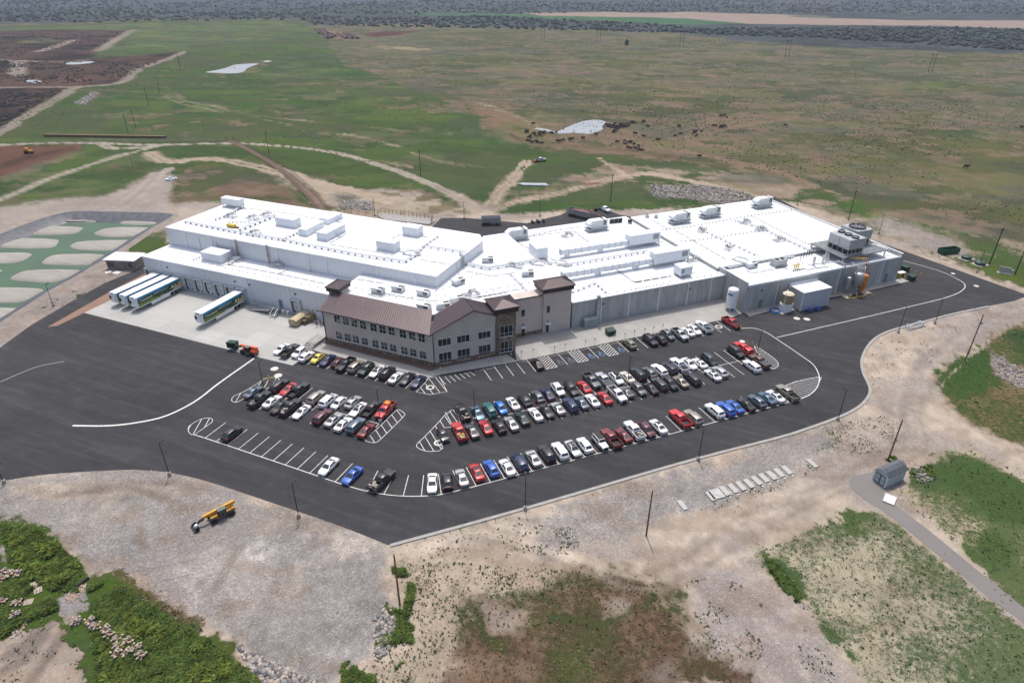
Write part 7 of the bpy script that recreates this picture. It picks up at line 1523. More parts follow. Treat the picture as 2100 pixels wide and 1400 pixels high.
LMP = [((542,799.6),742,VD,'lamp post on the left hatched island beside bollards'),((780,866.6),800,VD,'lamp post in front of the red pickup with orange bundle'),((973.4,862.7),799,R(110),'lamp post beside the steel blue sedan, left of the main block'),((1287,787.5),730.6,VC,'lamp post in the middle of the main block of cars'),((1431.7,943.7),882,VC,'lamp post on the front kerb behind the bright red pickup'),((1077,1045),975,R(95),'lamp post on the front kerb, left of the slab row'),((1718,861),799,VC,'lamp post on the kerb at the lower right bend'),((1552,728),675,VC,'lamp post by the red canopy pickup'),((1841.7,682.4),628,VC,'lamp post left of the pale pipe assembly'),((1916.7,663),612,VC,'lamp post right of the pale pipe assembly'),((110,628),583,R(70),'lamp post between lagoon and dock road'),((348,975),908,R(75),'lamp post on the gravel edge, left of the yellow telehandler'),((613,1060),991,R(80),'lamp post on the gravel edge, right of the yellow telehandler'),((9,991),960,R(75),'lamp post at the left picture edge by the gravel lot'),((2003,559),513,VC,'thin lamp post in front of the green tank covers'),((1802,480),440,VC,'lamp post behind the cooling towers'),((769,443),410,R(90),'lamp post behind the tall store, at the fenced pad'),((952,450),416,R(90),'lamp post where the dirt tracks meet'),((1107,444),404,R(90),'lamp post beside the loose axles'),((1422,425),385,VC,'lamp post behind the rear hall, left'),((1635,421),394,VC,'lamp post behind the rear hall corner')]
L0 = None
for px, v, rz, lab in LMP:
    b = G(*px); h = max(4, hgt(b, v)); lab = 'black '+lab
    lamp(lab, b, rz, h)
WOODP = mat('pole_wood', (.17,.105,.065), .9, 0, .25, 3, .3, 8); WOODD = mat('pole_dark', (.055,.043,.035), .9, 0, .25, 3)
def pole(lab, px, v, m_=None, arm=0, r=.16, group='utility poles', can=False):
    b = G(*px); b.z = zg(b.x, b.y); h = max(4, hgt(b, v, 16)); t = thing('utility_pole', lab, 'utility pole', tuple(b), 0, group); MB().tube([(0,0,-.3),(0,0,h)], r, 8, 0, r*.7).build('pole', m_ or WOODP, t)
    if arm:
        MB().box(-arm,arm,-.06,.06,h-.7,h-.55).build('crossarm', m_ or WOODP, t)
        for x in (-arm*.9,0,arm*.9): MB().lathe([(.06,h-.55),(.08,h-.4),(.03,h-.3)], 6, 0, c=(x,0)).build('insulator', GREYM, t)
    if can: MB().lathe([(.22,h*.8),(.22,h*.8+.7)], 10, 0, c=(.35,0)).build('transformer', GREYM, t)
    return Vector((b.x, b.y, b.z+h-.3))
pole('bare wooden pole at the right edge of the gravel lot, bottom centre', (820,1240), 1137)
pole('bare wooden pole left of the row of slabs', (1325,1098), 1005)
pole('bare wooden pole rising behind the blue shed', (1821,943), 860)
pR = pole('tall reddish pole beside the brown grass at the right, with a grey can', (1978.6,741), 645, can=True)
q0 = pole('dark tall pole right of the rear hall corner', (1740,452), 389, WOODD, .9)
q1 = pole('dark thick tall pole right of the green tank covers', (2028,544), 467, WOODD, 1.0, .2)
q2 = pole('dark pole at the right picture edge by the electrical panel', (2081,563), 500, WOODD, 1.0, .2)
r0 = pole('pole with wires left of the crossing dirt tracks', (863,361), 307, WOODD, .8)
r1 = pole('tall pole on the green mound behind the back yard', (1252,414), 357, WOODD, .8)
r2 = pole('small pole beside the long fenced lane', (552,316), 270, WOODD, .7)
pole('dark pole in the left pasture, front left of a pair near the bale row', (263,273), 233, WOODD, .7); pole('dark pole in the left pasture, front right of a pair near the bale row', (278,261), 225, WOODD, .7)
pole('dark pole in the left pasture, beside the rock heap track', (305,216), 178, WOODD, .7); pole('dark pole in the left pasture, near the dirt road corner', (328,191), 158, WOODD, .7)
pole('pale wooden pole beside the left farm road, left of two', (275,349), 312, M('pole_pale', (.36,.28,.17), .9), .0, .12); pole('pale wooden pole beside the left farm road, right of two', (284,353), 322, M('pole_pale', (.36,.28,.17), .9), .0, .12)
pole('pale pole near the road corner in the far left pasture', (371,146), 118, WOODD, .7); pole('thin pole by the feedlot road', (40,122), 100, WOODD, .6)
pole('thin pole by the far end of the feedlot road', (367,130), 100, WOODD, .6)
for k, (px, v) in enumerate((((1907,148),116),((1613,119),98),((1227,85),62),((1113,79),58),((1397,95),78))):
    wd = 'rightmost middle-right centre left mid-left'.split()[k]; b = G(*px); b.z = zg(b.x, b.y); h = 19 if k else 17
    t = thing('transmission_pylon', f'{("nearest H shaped","second nearest H shaped","distant H shaped, left of the lone tree","most distant left H shaped","distant H shaped, right of the lone tree")[k]} wooden power pylon on the open range', 'pylon', tuple(b), R(20), 'wooden transmission pylons')
    for x in (-2.4,2.4): MB().tube([(x,0,-.5),(x,0,h)], .22, 6, 0, .16).build('pole', WOODD, t)
    MB().box(-5.5,5.5,-.15,.15,h-2.2,h-1.9).build('crossarm', WOODD, t)
    b_ = MB(); b_.tube([(-2.4,0,h-6),(2.4,0,h-2.5)], .1, 4); b_.build('brace', WOODD, t); MB().tube([(2.4,0,h-6),(-2.4,0,h-2.5)], .1, 4).build('brace', WOODD, t)
def wire(a, b, lab, sag=1.2, n=12, r=.025):
    P = [a+(b-a)*k/n-Vector((0,0,sag*4*(k/n)*(1-k/n))) for k in range(n+1)]; tag(MB().tube([p-a for p in P], r, 4).build('power_line', M('wire', (.05,.05,.05), .6), None, tuple(a)), lab, 'wire', 'overhead wires')
wire(r0, G(1062,345)+Vector((0,0,9)), 'thin wire from the pole left of the tracks toward the crossing', 1.5); wire(r0, r2, 'thin wire from the crossing pole to the fenced lane pole', 2.5)
wire(q1, q2, 'thin wire between the two thick right poles', .5); wire(q0, q1, 'thin wire between the hall corner pole and the thick pole', 2)
wire(pR, G(1880,590)+Vector((0,0,9)), 'thin wire from the reddish pole to the right road', .6)
wire(G(-60,1360)+Vector((0,0,8)), G(430,1255)+Vector((0,0,8)), 'lower thin wire over the bottom left weeds', .3, 10, .018); wire(G(-60,1325)+Vector((0,0,8)), G(430,1225)+Vector((0,0,8)), 'upper thin wire over the bottom left weeds', .3, 10, .018)
# parking signs and wheel stops
sg0 = None; SP = [(904,768),(962,759.6),(979,756.7),(1001.5,749.5),(1026,744.5),(1048,739.5),(1069,734.5),(1093,730),(1137,725),(1158.5,719.5),(1200,712),(1219,708.5),(1259,700.5),(1281,697),(1300,691.5),(1321,687.5),(1339,683.5),(1358,679)]
od = 'first second third fourth fifth sixth seventh eighth ninth tenth eleventh twelfth thirteenth fourteenth fifteenth sixteenth seventeenth eighteenth'.split()
for k, px in enumerate(SP):
    p = G(*px); p.z = .15; lab = f'parking sign on a thin post, {od[k]} from the left along the office and plaza kerb'
    if sg0 is None:
        sg0 = t = thing('parking_sign', lab, 'sign', tuple(p), TB, 'parking signs'); MB().tube([(0,0,0),(0,0,1.9)], .035, 6).build('post', GREYM, t); MB().box(-.16,.16,-.06,-.036,1.45,1.95).build('sign_plate', M('sign_white', (.62,.63,.64), .5), t)
    else: dup(sg0, tuple(p), TB, lab)
ws0 = None
for k in range(13):
    p = kb0+bay*(k+.5)-aC*.75
    if k in (4,5,8,11) : continue
    lab = f'pale concrete wheel stop, {od[k]} bay from the left along the plaza kerb'
    if ws0 is None:
        ws0 = t = thing('wheel_stop', lab, 'wheel stop', (p.x, p.y, .034), TB, 'wheel stops'); w_ = MB(); w_.prism([(-.95,-.08),(.95,-.08),(.95,.08),(-.95,.08)],0,.13); w_.build('block', KERBC, t); 
        for x in (-.7,.7): MB().lathe([(.03,.131),(.03,.15)], 6, 0, c=(x,0)).build('pin', GREYM, t)
    else: dup(ws0, (p.x, p.y, .034), TB, lab)
for k, px in enumerate(((1004,757.5),)) if False else (): pass
p = G(982,759); 
for k in range(2):
    p = kb0-bay*(k+.5)-aC*.75; dup(ws0, (p.x, p.y, .034), TB, f'pale concrete wheel stop beside the office gable, {("right","left")[k]} of two')
# ------------------------------------------------------------------ fences, bales, back yard
FEN = M('fence_rust', (.16,.10,.075), .9)
def fence(lab, px, h=2.2, step=4.0, mesh=True, m_=None, z=0, cat='fence'):
    P = [G(*q) for q in px]; P = [Vector((p.x, p.y, zg(p.x, p.y)+z)) for p in P]; O_ = P[0]; t = thing('wire_fence', lab, cat, tuple(O_), 0, 'fences'); m_ = m_ or FEN
    for zz in (h*.35, h*.7, h): MB().tube([p-O_+Vector((0,0,zz)) for p in P], .04, 4).build('rail', m_, t)
    acc = 0; first = None; n_ = 0
    for i in range(len(P)-1):
        L_ = (P[i+1]-P[i]).length; d = (P[i+1]-P[i])/L_
        while acc < L_ and n_ < 95:
            q = P[i]+d*acc-O_
            if first is None: first = MB().tube([(0,0,0),(0,0,h+.1)], .07, 5).build('post', m_, t, tuple(q))
            else: o = bpy.data.objects.new('post', first.data); COL.objects.link(o); o.parent = t; o.location = q
            acc += step; n_ += 1
        acc -= L_
    return t
laneL = [(462,288),(500,306),(540,328),(580,357),(610,385),(636,412),(652,432)]; laneR = [(478,288),(520,308),(560,331),(598,357),(630,385),(655,408),(675,434)]
struct('cattle_lane', MB().sheet(GP(laneL)+GP(laneR)[::-1], .05), pave_mat('lane_dirt', alb(140,118,104), (.3,.3), .2, .4))
fence('left rusty fence of the long cattle lane leading to the tall store', laneL, 2.2, 2.2); fence('right rusty fence of the long cattle lane leading to the tall store', laneR, 2.2, 2.2)
fence('brown rail fence round the concrete pad behind the tall store', [(775,445),(780,440),(840,446),(888,452),(884,461)], 1.9, 1.6, z=.4)
fence('wire fence along the back of the tall store', [(640,428),(700,437),(770,446)], 1.8, 3)
fence('pen fence along the left farm road', [(30,299),(100,296),(190,296),(210,300)], 1.6, 3, m_=M('fence_grey', (.28,.27,.26), .9)); fence('pen fence beyond the left farm road', [(190,290),(270,292),(380,291),(470,290)], 1.5, 5, m_=M('fence_grey', (.28,.27,.26), .9))
fence('broken wooden corral by the cattle pond', [(1046,277),(1054,283),(1062,288),(1074,289),(1082,287)], 1.6, 1.5)
fence('range boundary fence along the green strip', [(1092,290),(1200,305),(1300,312),(1400,325)], 1.2, 8)
t = thing('bale_row', 'long row of stacked straw bales in the left pasture', 'bale row', (0,0,0), 0); BAL = mat('straw', (.17,.115,.065), .95, 0, .3, 1.5)
a, b = G(92,279.5), G(341,283.5); nB = 48; d = (b-a)/nB
bale = None
for k in range(nB):
    q = a+d*(k+.5); z_ = zg(q.x, q.y); 
    if bale is None: bale = MB().box(-d.length*.49,d.length*.49,-.9,.9,0,1.25).build('bale', BAL, t); o = bale
    else: o = bpy.data.objects.new('bale', bale.data); COL.objects.link(o); o.parent = t
    o.location = (q.x, q.y, z_); o.rotation_euler = (0, 0, math.atan2(d.y, d.x)+random.uniform(-.02,.02))
def dumptrailer(lab, px, rz, load, L_=7.5):
    t = thing('dump_trailer', lab, 'trailer', tuple(G(*px)), rz, 'tipping trailers'); m_ = M('alu', (.40,.41,.43), .4, .6)
    a = L_/2; b = MB(); b.box(-a,a,-1.25,-1.17,1.1,2.9); b.box(-a,a,1.17,1.25,1.1,2.9); b.box(-a,-a+.08,-1.17,1.17,1.1,2.9); b.box(a-.08,a,-1.17,1.17,1.1,2.9); b.box(-a+.08,a-.08,-1.17,1.17,1.1,1.3); b.build('tub', m_, t)
    for k in range(7):
        for s_ in (-1, 1): MB().box(-a+.4+k*(L_-.8)/6-.05,-a+.4+k*(L_-.8)/6+.05,s_*1.29-.04,s_*1.29+.04,1.1,2.85).build('rib', m_, t)
    if load: MB().lathe([(1.1,1.3),(1.0,2.4),(.6,2.75),(.1,2.85)], 10, 0, T=Matrix.Diagonal((L_*.42,1.0,1,1))).build('load', M('load_red', (.26,.12,.09), .95, 0, .4, 2), t)
    for x in (-a+1.1,-a+2.4):
        for y in (-1.0,1.0): bigwheel(t, x, y, .5, .35, RIM)
    MB().box(-a+.3,a,-.5,.5,.75,1.09).build('frame', TRIM, t); MB().box(a-1.6,a-1.4,-.7,.7,.05,1.09).build('landing_leg', TRIM, t)
dumptrailer('grey tub trailer on the back yard asphalt beside the dirt tracks', (1007,460), R(3), False, 7.0)
a, b = G(1172,441), G(1210,449); d = b-a; dumptrailer('long grey tipping trailer with reddish load in the back yard', (1191,446), math.atan2(d.y, d.x), True, 10.5)
for k, px in enumerate(((1097,457),(1109,456))):
    t = thing('axle_set', f'loose axle with black wheels on the back asphalt, {("left","right")[k]} of two', 'axle', tuple(G(*px)), R(-70), 'loose axles'); MB().tube([(0,-.8,.5),(0,.8,.5)], .12, 6).build('axle', GREYM, t)
    for x in (-.55,.55):
        for y in (-1,1): bigwheel(t, x, y, .5, .4, RIM)
t = thing('flatbed_truck', 'small white work truck at the end of the back yard', 'truck', tuple(G(1240,433)), R(-60)); b = MB(); gl = {}; d_ = KIND['pickup']; loft(b, d_['st']); green(b, gl, *d_['gr']); b.build('body', paint('white', PC['white']), t, smooth=38)
for nm_, g in gl.items(): g.build(nm_.replace('_r', '') if nm_ == 'side_window_r' else nm_, CGL, t)
MB().box(-3.0,-.95,-1.05,1.05,.9,1.0).build('flat_bed', TRIM, t)
for x in (-1.85,1.85):
    for y in (-.95,.95): bigwheel(t, x, y, .42, .28, RIM)
for k, (px, m_, lab, sz) in enumerate((((1206,440),M('scrap_white', (.5,.5,.48), .8),'pale scrap boards on the back yard asphalt',(1.6,.3,.3)),((1215,437),M('scrap_red', (.30,.10,.06), .8),'reddish scrap pile on the back yard asphalt',(.8,.7,.8)),((1222,434),BLACK,'black crate near the white work truck',(1,.8,1.1)),((1213,443),M('scrap_grey', (.4,.42,.44), .6),'long grey beam lying on the back yard asphalt',(3,.2,.25)),((1225,442),M('scrap_red', (.30,.10,.06), .8),'rusty offcuts right of the long grey beam',(1.2,.4,.3)))):
    t = thing('scrap_pile', lab, 'scrap', tuple(G(*px)), R(25+40*k), 'scrap in the back yard')
    for q in range(3): MB().box(-sz[0]*.5,sz[0]*.5,-sz[1]*.5,sz[1]*.5,0,sz[2]*.6,T=Matrix.Translation((random.uniform(-.5,.5),random.uniform(-.6,.6),.3*q)) @ Matrix.Rotation(random.uniform(-.6,.6),4,'Z')).build('piece', m_, t)
t = thing('pipe_stack', 'long stack of silver pipes lying in the grass behind the plant', 'pipes', tuple(G(1096,380)), R(-2))
for k in range(7): MB().tube([(-6+random.uniform(-1.5,1),-1+.35*k,.3+.25*(k % 2)),(6+random.uniform(-1.5,1.5),-1.2+.4*k+random.uniform(-.4,.4),.3+.25*(k % 2))], .22, 8).build('pipe', M('alu_bright', (.33,.36,.40), .5, .3), t)
t = thing('junk_heap', 'pale blue and white junk heap on gravel left of the green field', 'junk', tuple(G(354,368)), 0)
for k in range(8): MB().box(-.9,.9,-.3,.3,0,.35,T=Matrix.Translation((random.uniform(-4,4),random.uniform(-2.4,2.4),random.uniform(0,.5))) @ Matrix.Rotation(random.uniform(0,3),4,'Z')).build('piece', M('junk_blue', (.42,.56,.62), .6) if k % 3 else TRIMW, t)
for px, c_name, lab, rz in (((1108,331),'silver','small pale car in the pasture between the dirt tracks',R(20)),):
    o = dup(PROTO['pickup'], tuple(G(*px)), rz, 'small pale pickup parked in the pasture between the dirt tracks'); o['group'] = 'vehicles in the pasture'; recolour(o, paint(c_name, PC[c_name]))
t = thing('atv', 'red quad beside the pale pickup in the pasture', 'quad', tuple(G(1098,333)), R(40)); MB().box(-1,1,-.4,.4,.5,.9).build('body', M('scrap_red2', (.5,.05,.03), .5), t)
for x in (-.7,.7):
    for y in (-.5,.5): bigwheel(t, x, y, .3, .22, RIM)
t = thing('tractor', 'yellow tractor in the brown pen at the left', 'tractor', tuple(G(61,315)), R(10)); MB().box(-1.8,1.6,-.6,.6,.8,1.6).build('body', M('tractor_yellow', (.65,.33,.03), .5), t); MB().box(-1.4,-.2,-.7,.7,1.61,2.7).build('cab', M('tractor_yellow', (.65,.33,.03), .5), t)
for x, r in ((-1.2,.85),(1.2,.55)):
    for y in (-.9,.9): bigwheel(t, x, y, r, .4, M('rim_tan', (.36,.26,.16), .6))
struct('cattle_pad', MB().sheet([G(*q).xy+Vector((0,0)) for q in ((1195,376),(1228,373),(1235,377),(1200,381))], .05), M('steel_plate_rust', (.13,.06,.045), .8))
# ------------------------------------------------------------------ ponds
PW = mat('pond_water', (.27,.29,.295), .25, 0, .08, .05, .03, 1.5, spec=.6)
def pond(nm, px, z=.04, m_=None):
    P = crv(GP(px), 4, True); c = sum(P, Vector((0,0)))/len(P); h = max(zg(p.x, p.y) for p in P[::3]); struct(nm, MB().sheet(P, h+z), m_ or PW)
pond('cattle_pond_water', [(1095,264),(1106,263),(1120,265),(1140,270),(1152,266),(1168,259),(1183,253),(1200,248),(1225,246),(1241,250),(1240,262),(1228,269),(1205,275),(1180,273),(1145,274),(1118,269)])
pond('pasture_pond_water', [(421,148.5),(447,143.5),(465,139),(478,134),(495,132),(530,130.5),(518,136),(508,140),(500,147),(490,150),(470,151),(445,150)], .06)
pond('small_pond_water', [(540,127),(548,124.5),(557,126),(548,128)], .1)
pond('feedlot_pond_water', [(135,130.5),(150,127.5),(190,126.5),(188,129.5),(160,132.5),(140,132.8)], .1); pond('feedlot_pond_water', [(51,167),(62,164.5),(80,165),(85,168),(75,170.5),(57,170)], .1)
# ------------------------------------------------------------------ cattle
def cow_mesh(pose):
    hz = {'stand':0,'graze':0,'lie':-.62}[pose]; J = {}
    J['rump'] = (-.75,0,1.12+hz); J['mid'] = (-.1,0,1.05+hz); J['chest'] = (.6,0,1.08+hz); J['neck'] = (.95,0,1.25+hz if pose != 'graze' else .85); J['poll'] = (1.2,0,1.42+hz if pose != 'graze' else .45); J['nose'] = (1.55,0,1.2+hz if pose != 'graze' else .12)
    J['t1'] = (-.98,0,.95+hz); J['t2'] = (-1.02,0,.45 if pose != 'lie' else .25)
    E_ = [('mid','rump'),('mid','chest'),('chest','neck'),('neck','poll'),('poll','nose'),('rump','t1'),('t1','t2')]; RR = dict(rump=.36,mid=.43,chest=.38,neck=.2,poll=.15,nose=.09,t1=.05,t2=.04)
    for s_, q in ((1,'l'),(-1,'r')):
        if pose == 'lie': J['h'+q] = (-.65,s_*.38,.3); J['f'+q] = (.75,s_*.3,.2); J['g'+q] = (1.05,s_*.22,.08); E_ += [('rump','h'+q),('chest','f'+q),('f'+q,'g'+q)]; RR.update({'h'+q:.15,'f'+q:.09,'g'+q:.06})
        else:
            J['st'+q] = (-.62,s_*.24,.72); J['hk'+q] = (-.8,s_*.24,.42); J['hf'+q] = (-.72,s_*.24,.05); J['el'+q] = (.6,s_*.24,.7); J['kn'+q] = (.62,s_*.24,.38); J['ff'+q] = (.6,s_*.24,.05)
            E_ += [('rump','st'+q),('st'+q,'hk'+q),('hk'+q,'hf'+q),('chest','el'+q),('el'+q,'kn'+q),('kn'+q,'ff'+q)]; RR.update({'st'+q:.16,'hk'+q:.075,'hf'+q:.07,'el'+q:.13,'kn'+q:.07,'ff'+q:.07})
        J['e'+q] = (1.16,s_*.26,J['poll'][2]+.04); E_.append(('poll','e'+q)); RR['e'+q] = .05
    ks = list(J); me = bpy.data.meshes.new('cow'); me.from_pydata([J[k] for k in ks], [(ks.index(a), ks.index(b)) for a, b in E_], []); o = bpy.data.objects.new('cow', me); COL.objects.link(o); o.modifiers.new('s', 'SKIN'); m_ = o.modifiers.new('u', 'SUBSURF'); m_.levels = 1
    for i, k in enumerate(ks): me.skin_vertices[0].data[i].radius = (RR[k]*.8, RR[k]); me.skin_vertices[0].data[i].use_root = (k == 'mid')
    r = bpy.data.meshes.new_from_object(o.evaluated_get(bpy.context.evaluated_depsgraph_get())); bpy.data.objects.remove(o); r.materials.clear(); r.materials.append(M('cow_hide', (.014,.012,.012), .75))
    r.polygons.foreach_set('use_smooth', [True]*len(r.polygons)); return r
CM = {p: cow_mesh(p) for p in ('stand','graze','lie')}
def cow(u, v, lab, pose=None):
    p = G(u, v); pose = pose or random.choice(['stand','graze','graze','lie']); o = bpy.data.objects.new('cow', CM[pose]); COL.objects.link(o); s = random.uniform(1.0,1.25); o.location = (p.x, p.y, zg(p.x, p.y)); o.scale = (s,s,s); o.rotation_euler = (0,0,random.choice([0,3.14])+random.uniform(-.9,.9)); tag(o, lab, 'cow', 'black cattle on the range')
z2 = lambda x, y: (1060+.20952*x, 225+.20952*y)
for xy in [(850,185),(865,165),(880,160),(895,172),(910,155),(918,178),(930,160),(945,165),(950,185),(960,150),(970,175),(965,195),(985,185),(1000,165),(1010,160),(1020,178),(1035,175),(1045,165),(1050,155),(1065,170),(1075,150),(1080,165),(1098,155),(955,222),(968,216),(942,232),(990,190),(1005,185)]: cow(*z2(*xy), 'black cow in the dense herd at the right end of the cattle pond')
for xy in [(1116,132),(1130,136),(1145,140)]: cow(*z2(*xy), 'black cow in the short file above the dense herd')
for xy in [(92,230),(100,225)]: cow(*z2(*xy), 'brown black cow left of the pond inlet, above the corral')
for xy in [(165,245),(178,265),(222,228),(232,240),(228,262),(262,245),(270,232),(330,240),(350,235),(385,236),(215,258)]: cow(*z2(*xy), 'black cow among those left below the narrow pond inlet')
for xy in [(105,308),(118,288),(140,318),(148,332),(190,320),(205,338),(245,340),(130,275)]: cow(*z2(*xy), 'black cow beside the wooden corral at the green strip')
for xy in [(402,325),(425,318),(458,310)]: cow(*z2(*xy), 'black cow in the trio below the middle of the pond')
for xy in [(1055,322),(1060,340),(1095,332),(1112,328),(1145,352),(1190,368),(1085,384),(1112,393),(1160,395),(1195,402),(1220,400)]: cow(*z2(*xy), 'black cow in the loose group on the brown flat below the herd')
for xy in [(1738,222),(1745,230),(1805,225),(1728,243),(1758,264)]: cow(*z2(*xy), 'black cow in the group of five right of the pond')
for xy in [(1920,168),(1945,170),(1990,185),(2002,180),(2030,175)]: cow(*z2(*xy), 'black cow in the far right string of five')
for xy in [(1998,75),(2028,68),(2055,78)]: cow(*z2(*xy), 'black cow in the farthest trio, top right of the pond')
for (x, y), lab in (((158,153),'black cow alone above the left end of the pond'),((1240,130),'black cow alone on the pale patch right of the herd'),((1278,177),'black cow alone just right of the herd'),((1588,177),'black cow alone halfway to the right strings'),((1378,310),'black cow alone, standing right of the loose group'),((1543,272),'large black cow left of the group of five'),((1600,253),'black calf beside the large cow left of the group of five'),((648,295),'long dark cow lying below the right half of the pond'),((773,257),'dark cow lying just under the pond'),((1785,472),'black cow alone near the range track, lower right'),((520,308),'dark calf right of the trio below the pond'),((548,298),'black cow standing tall right of the trio below the pond'),((1160,250),'small dark calf under the herd'),((1243,275),'small dark calf further right under the herd'),((978,332),'small dark calf left of the loose group')): cow(*z2(x, y), lab, 'stand')
for (u, v), lab in (((1980,345.5),'black cow alone on the open range far right'),((1611,260),'black cow alone in the middle of the right range'),((2094,264),'black cow at the right edge of the picture')): cow(u, v, lab, 'stand')
# ------------------------------------------------------------------ scattered growth and stones (uncountable)
def blobs(nm, pts, size, mats, flat=.7, kind='stuff', lab=None, cat=None, jit=.35, group=None, sub=1, zoff=.3):
    ico = []; t_ = (1+5**.5)/2
    base = np.array([(-1,t_,0),(1,t_,0),(-1,-t_,0),(1,-t_,0),(0,-1,t_),(0,1,t_),(0,-1,-t_),(0,1,-t_),(t_,0,-1),(t_,0,1),(-t_,0,-1),(-t_,0,1)])/1.9
    F = np.array([(0,11,5),(0,5,1),(0,1,7),(0,7,10),(0,10,11),(1,5,9),(5,11,4),(11,10,2),(10,7,6),(7,1,8),(3,9,4),(3,4,2),(3,2,6),(3,6,8),(3,8,9),(4,9,5),(2,4,11),(6,2,10),(8,6,7),(9,8,1)])
    n_ = len(pts); P = np.asarray(pts, float); s = np.asarray(size, float).reshape(-1,1,1)
    V_ = base[None]*(1+rng.uniform(-jit, jit, (n_,12,1)))*s; V_[:,:,2] *= flat; a = rng.uniform(0,6.28,n_); c, s2 = np.cos(a)[:,None], np.sin(a)[:,None]
    x = V_[:,:,0]*c-V_[:,:,1]*s2; y = V_[:,:,0]*s2+V_[:,:,1]*c; V_[:,:,0], V_[:,:,1] = x, y; V_[:,:,2] += s[:,:,0]*flat*zoff; V_ += P[:,None,:]
    Fa = (F[None]+np.arange(n_)[:,None,None]*12).reshape(-1,3); me = bpy.data.meshes.new(nm); nv, nf = n_*12, len(Fa)
    me.vertices.add(nv); me.vertices.foreach_set('co', V_.astype(np.float32).ravel()); me.loops.add(nf*3); me.loops.foreach_set('vertex_index', Fa.astype(np.int32).ravel()); me.polygons.add(nf); me.polygons.foreach_set('loop_start', np.arange(0,nf*3,3,dtype=np.int32))
    for q in mats: me.materials.append(q)
    me.polygons.foreach_set('material_index', np.repeat(rng.integers(0,len(mats),n_),20).astype(np.int32)); me.update(calc_edges=True); o = bpy.data.objects.new(nm, me); COL.objects.link(o); return tag(o, lab, cat, group, kind)
def inpoly(x, y, poly): return sdist(x, y, poly) > 0
def scatter(px, n_, seed=0, noise=None, thr=.5):
    P = GP(px); r = np.random.default_rng(seed); x0, x1 = min(p.x for p in P), max(p.x for p in P); y0, y1 = min(p.y for p in P), max(p.y for p in P)
    x = r.uniform(x0, x1, n_*6); y = r.uniform(y0, y1, n_*6); k = inpoly(x, y, P)
    if noise: k &= fbm(x/noise, y/noise, 3, seed+3) > thr
    x, y = x[k][:n_], y[k][:n_]; return np.stack([x, y, zgA(x, y)], 1)
def fol(nm, c): return M(nm, c, .9, 0, .35, .5, spec=.1)
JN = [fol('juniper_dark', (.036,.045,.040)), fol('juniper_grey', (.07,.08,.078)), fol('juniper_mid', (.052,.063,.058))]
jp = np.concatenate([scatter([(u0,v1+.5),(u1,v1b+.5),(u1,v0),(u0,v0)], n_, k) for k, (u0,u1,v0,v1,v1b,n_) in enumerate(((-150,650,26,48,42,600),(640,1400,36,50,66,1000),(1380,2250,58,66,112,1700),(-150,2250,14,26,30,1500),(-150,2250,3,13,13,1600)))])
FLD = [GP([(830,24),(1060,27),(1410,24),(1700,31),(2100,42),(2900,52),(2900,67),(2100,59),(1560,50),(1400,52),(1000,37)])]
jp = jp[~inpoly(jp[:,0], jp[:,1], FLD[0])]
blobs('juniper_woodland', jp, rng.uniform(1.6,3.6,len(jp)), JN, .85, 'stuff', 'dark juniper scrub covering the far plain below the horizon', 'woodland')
SG = [fol('sage_dark', (.06,.07,.042)), fol('sage_grey', (.095,.1,.07)), fol('sage_olive', (.08,.09,.048))]
sp_ = np.concatenate([scatter([(720,95),(1450,75),(2250,118),(2250,470),(1700,380),(1420,325),(1060,285)], 9000, 31, 40, .47), scatter([(1200,200),(2250,200),(2250,520),(1700,380),(1420,325),(1250,250)], 3500, 32, 25, .5), scatter([(0,120),(380,110),(700,100),(1000,260),(700,330),(300,230),(0,290)], 2500, 33, 30, .53)])
blobs('sagebrush', sp_, rng.uniform(.2,.5,len(sp_)), SG, .6, 'stuff', 'low sagebrush dotted over the open range', 'sagebrush')
fl = np.concatenate([scatter([(0,190),(80,190),(130,185),(90,205),(0,262)], 420, 41, 12, .45), scatter([(60,175),(240,165),(330,125),(180,130),(100,150),(0,155)], 420, 42, 14, .5), scatter([(0,70),(260,64),(190,105),(0,120)], 520, 43, 20, .5), scatter([(0,128),(170,127),(140,140),(0,150)], 260, 44, 14, .5)])
blobs('feedlot_cattle', fl, rng.uniform(.5,.95,len(fl)), [M('cow_hide', (.014,.012,.012), .75)], .75, 'stuff', 'crowd of dark cattle standing in the far feedlot pens', 'cattle')
RK = [mat('rock_grey', (.24,.23,.22), .95, 0, .25, 2, .3, 6), mat('rock_pale', (.36,.31,.27), .95, 0, .25, 2, .3, 6), mat('rock_dark', (.13,.125,.12), .95, 0, .25, 2, .3, 6)]
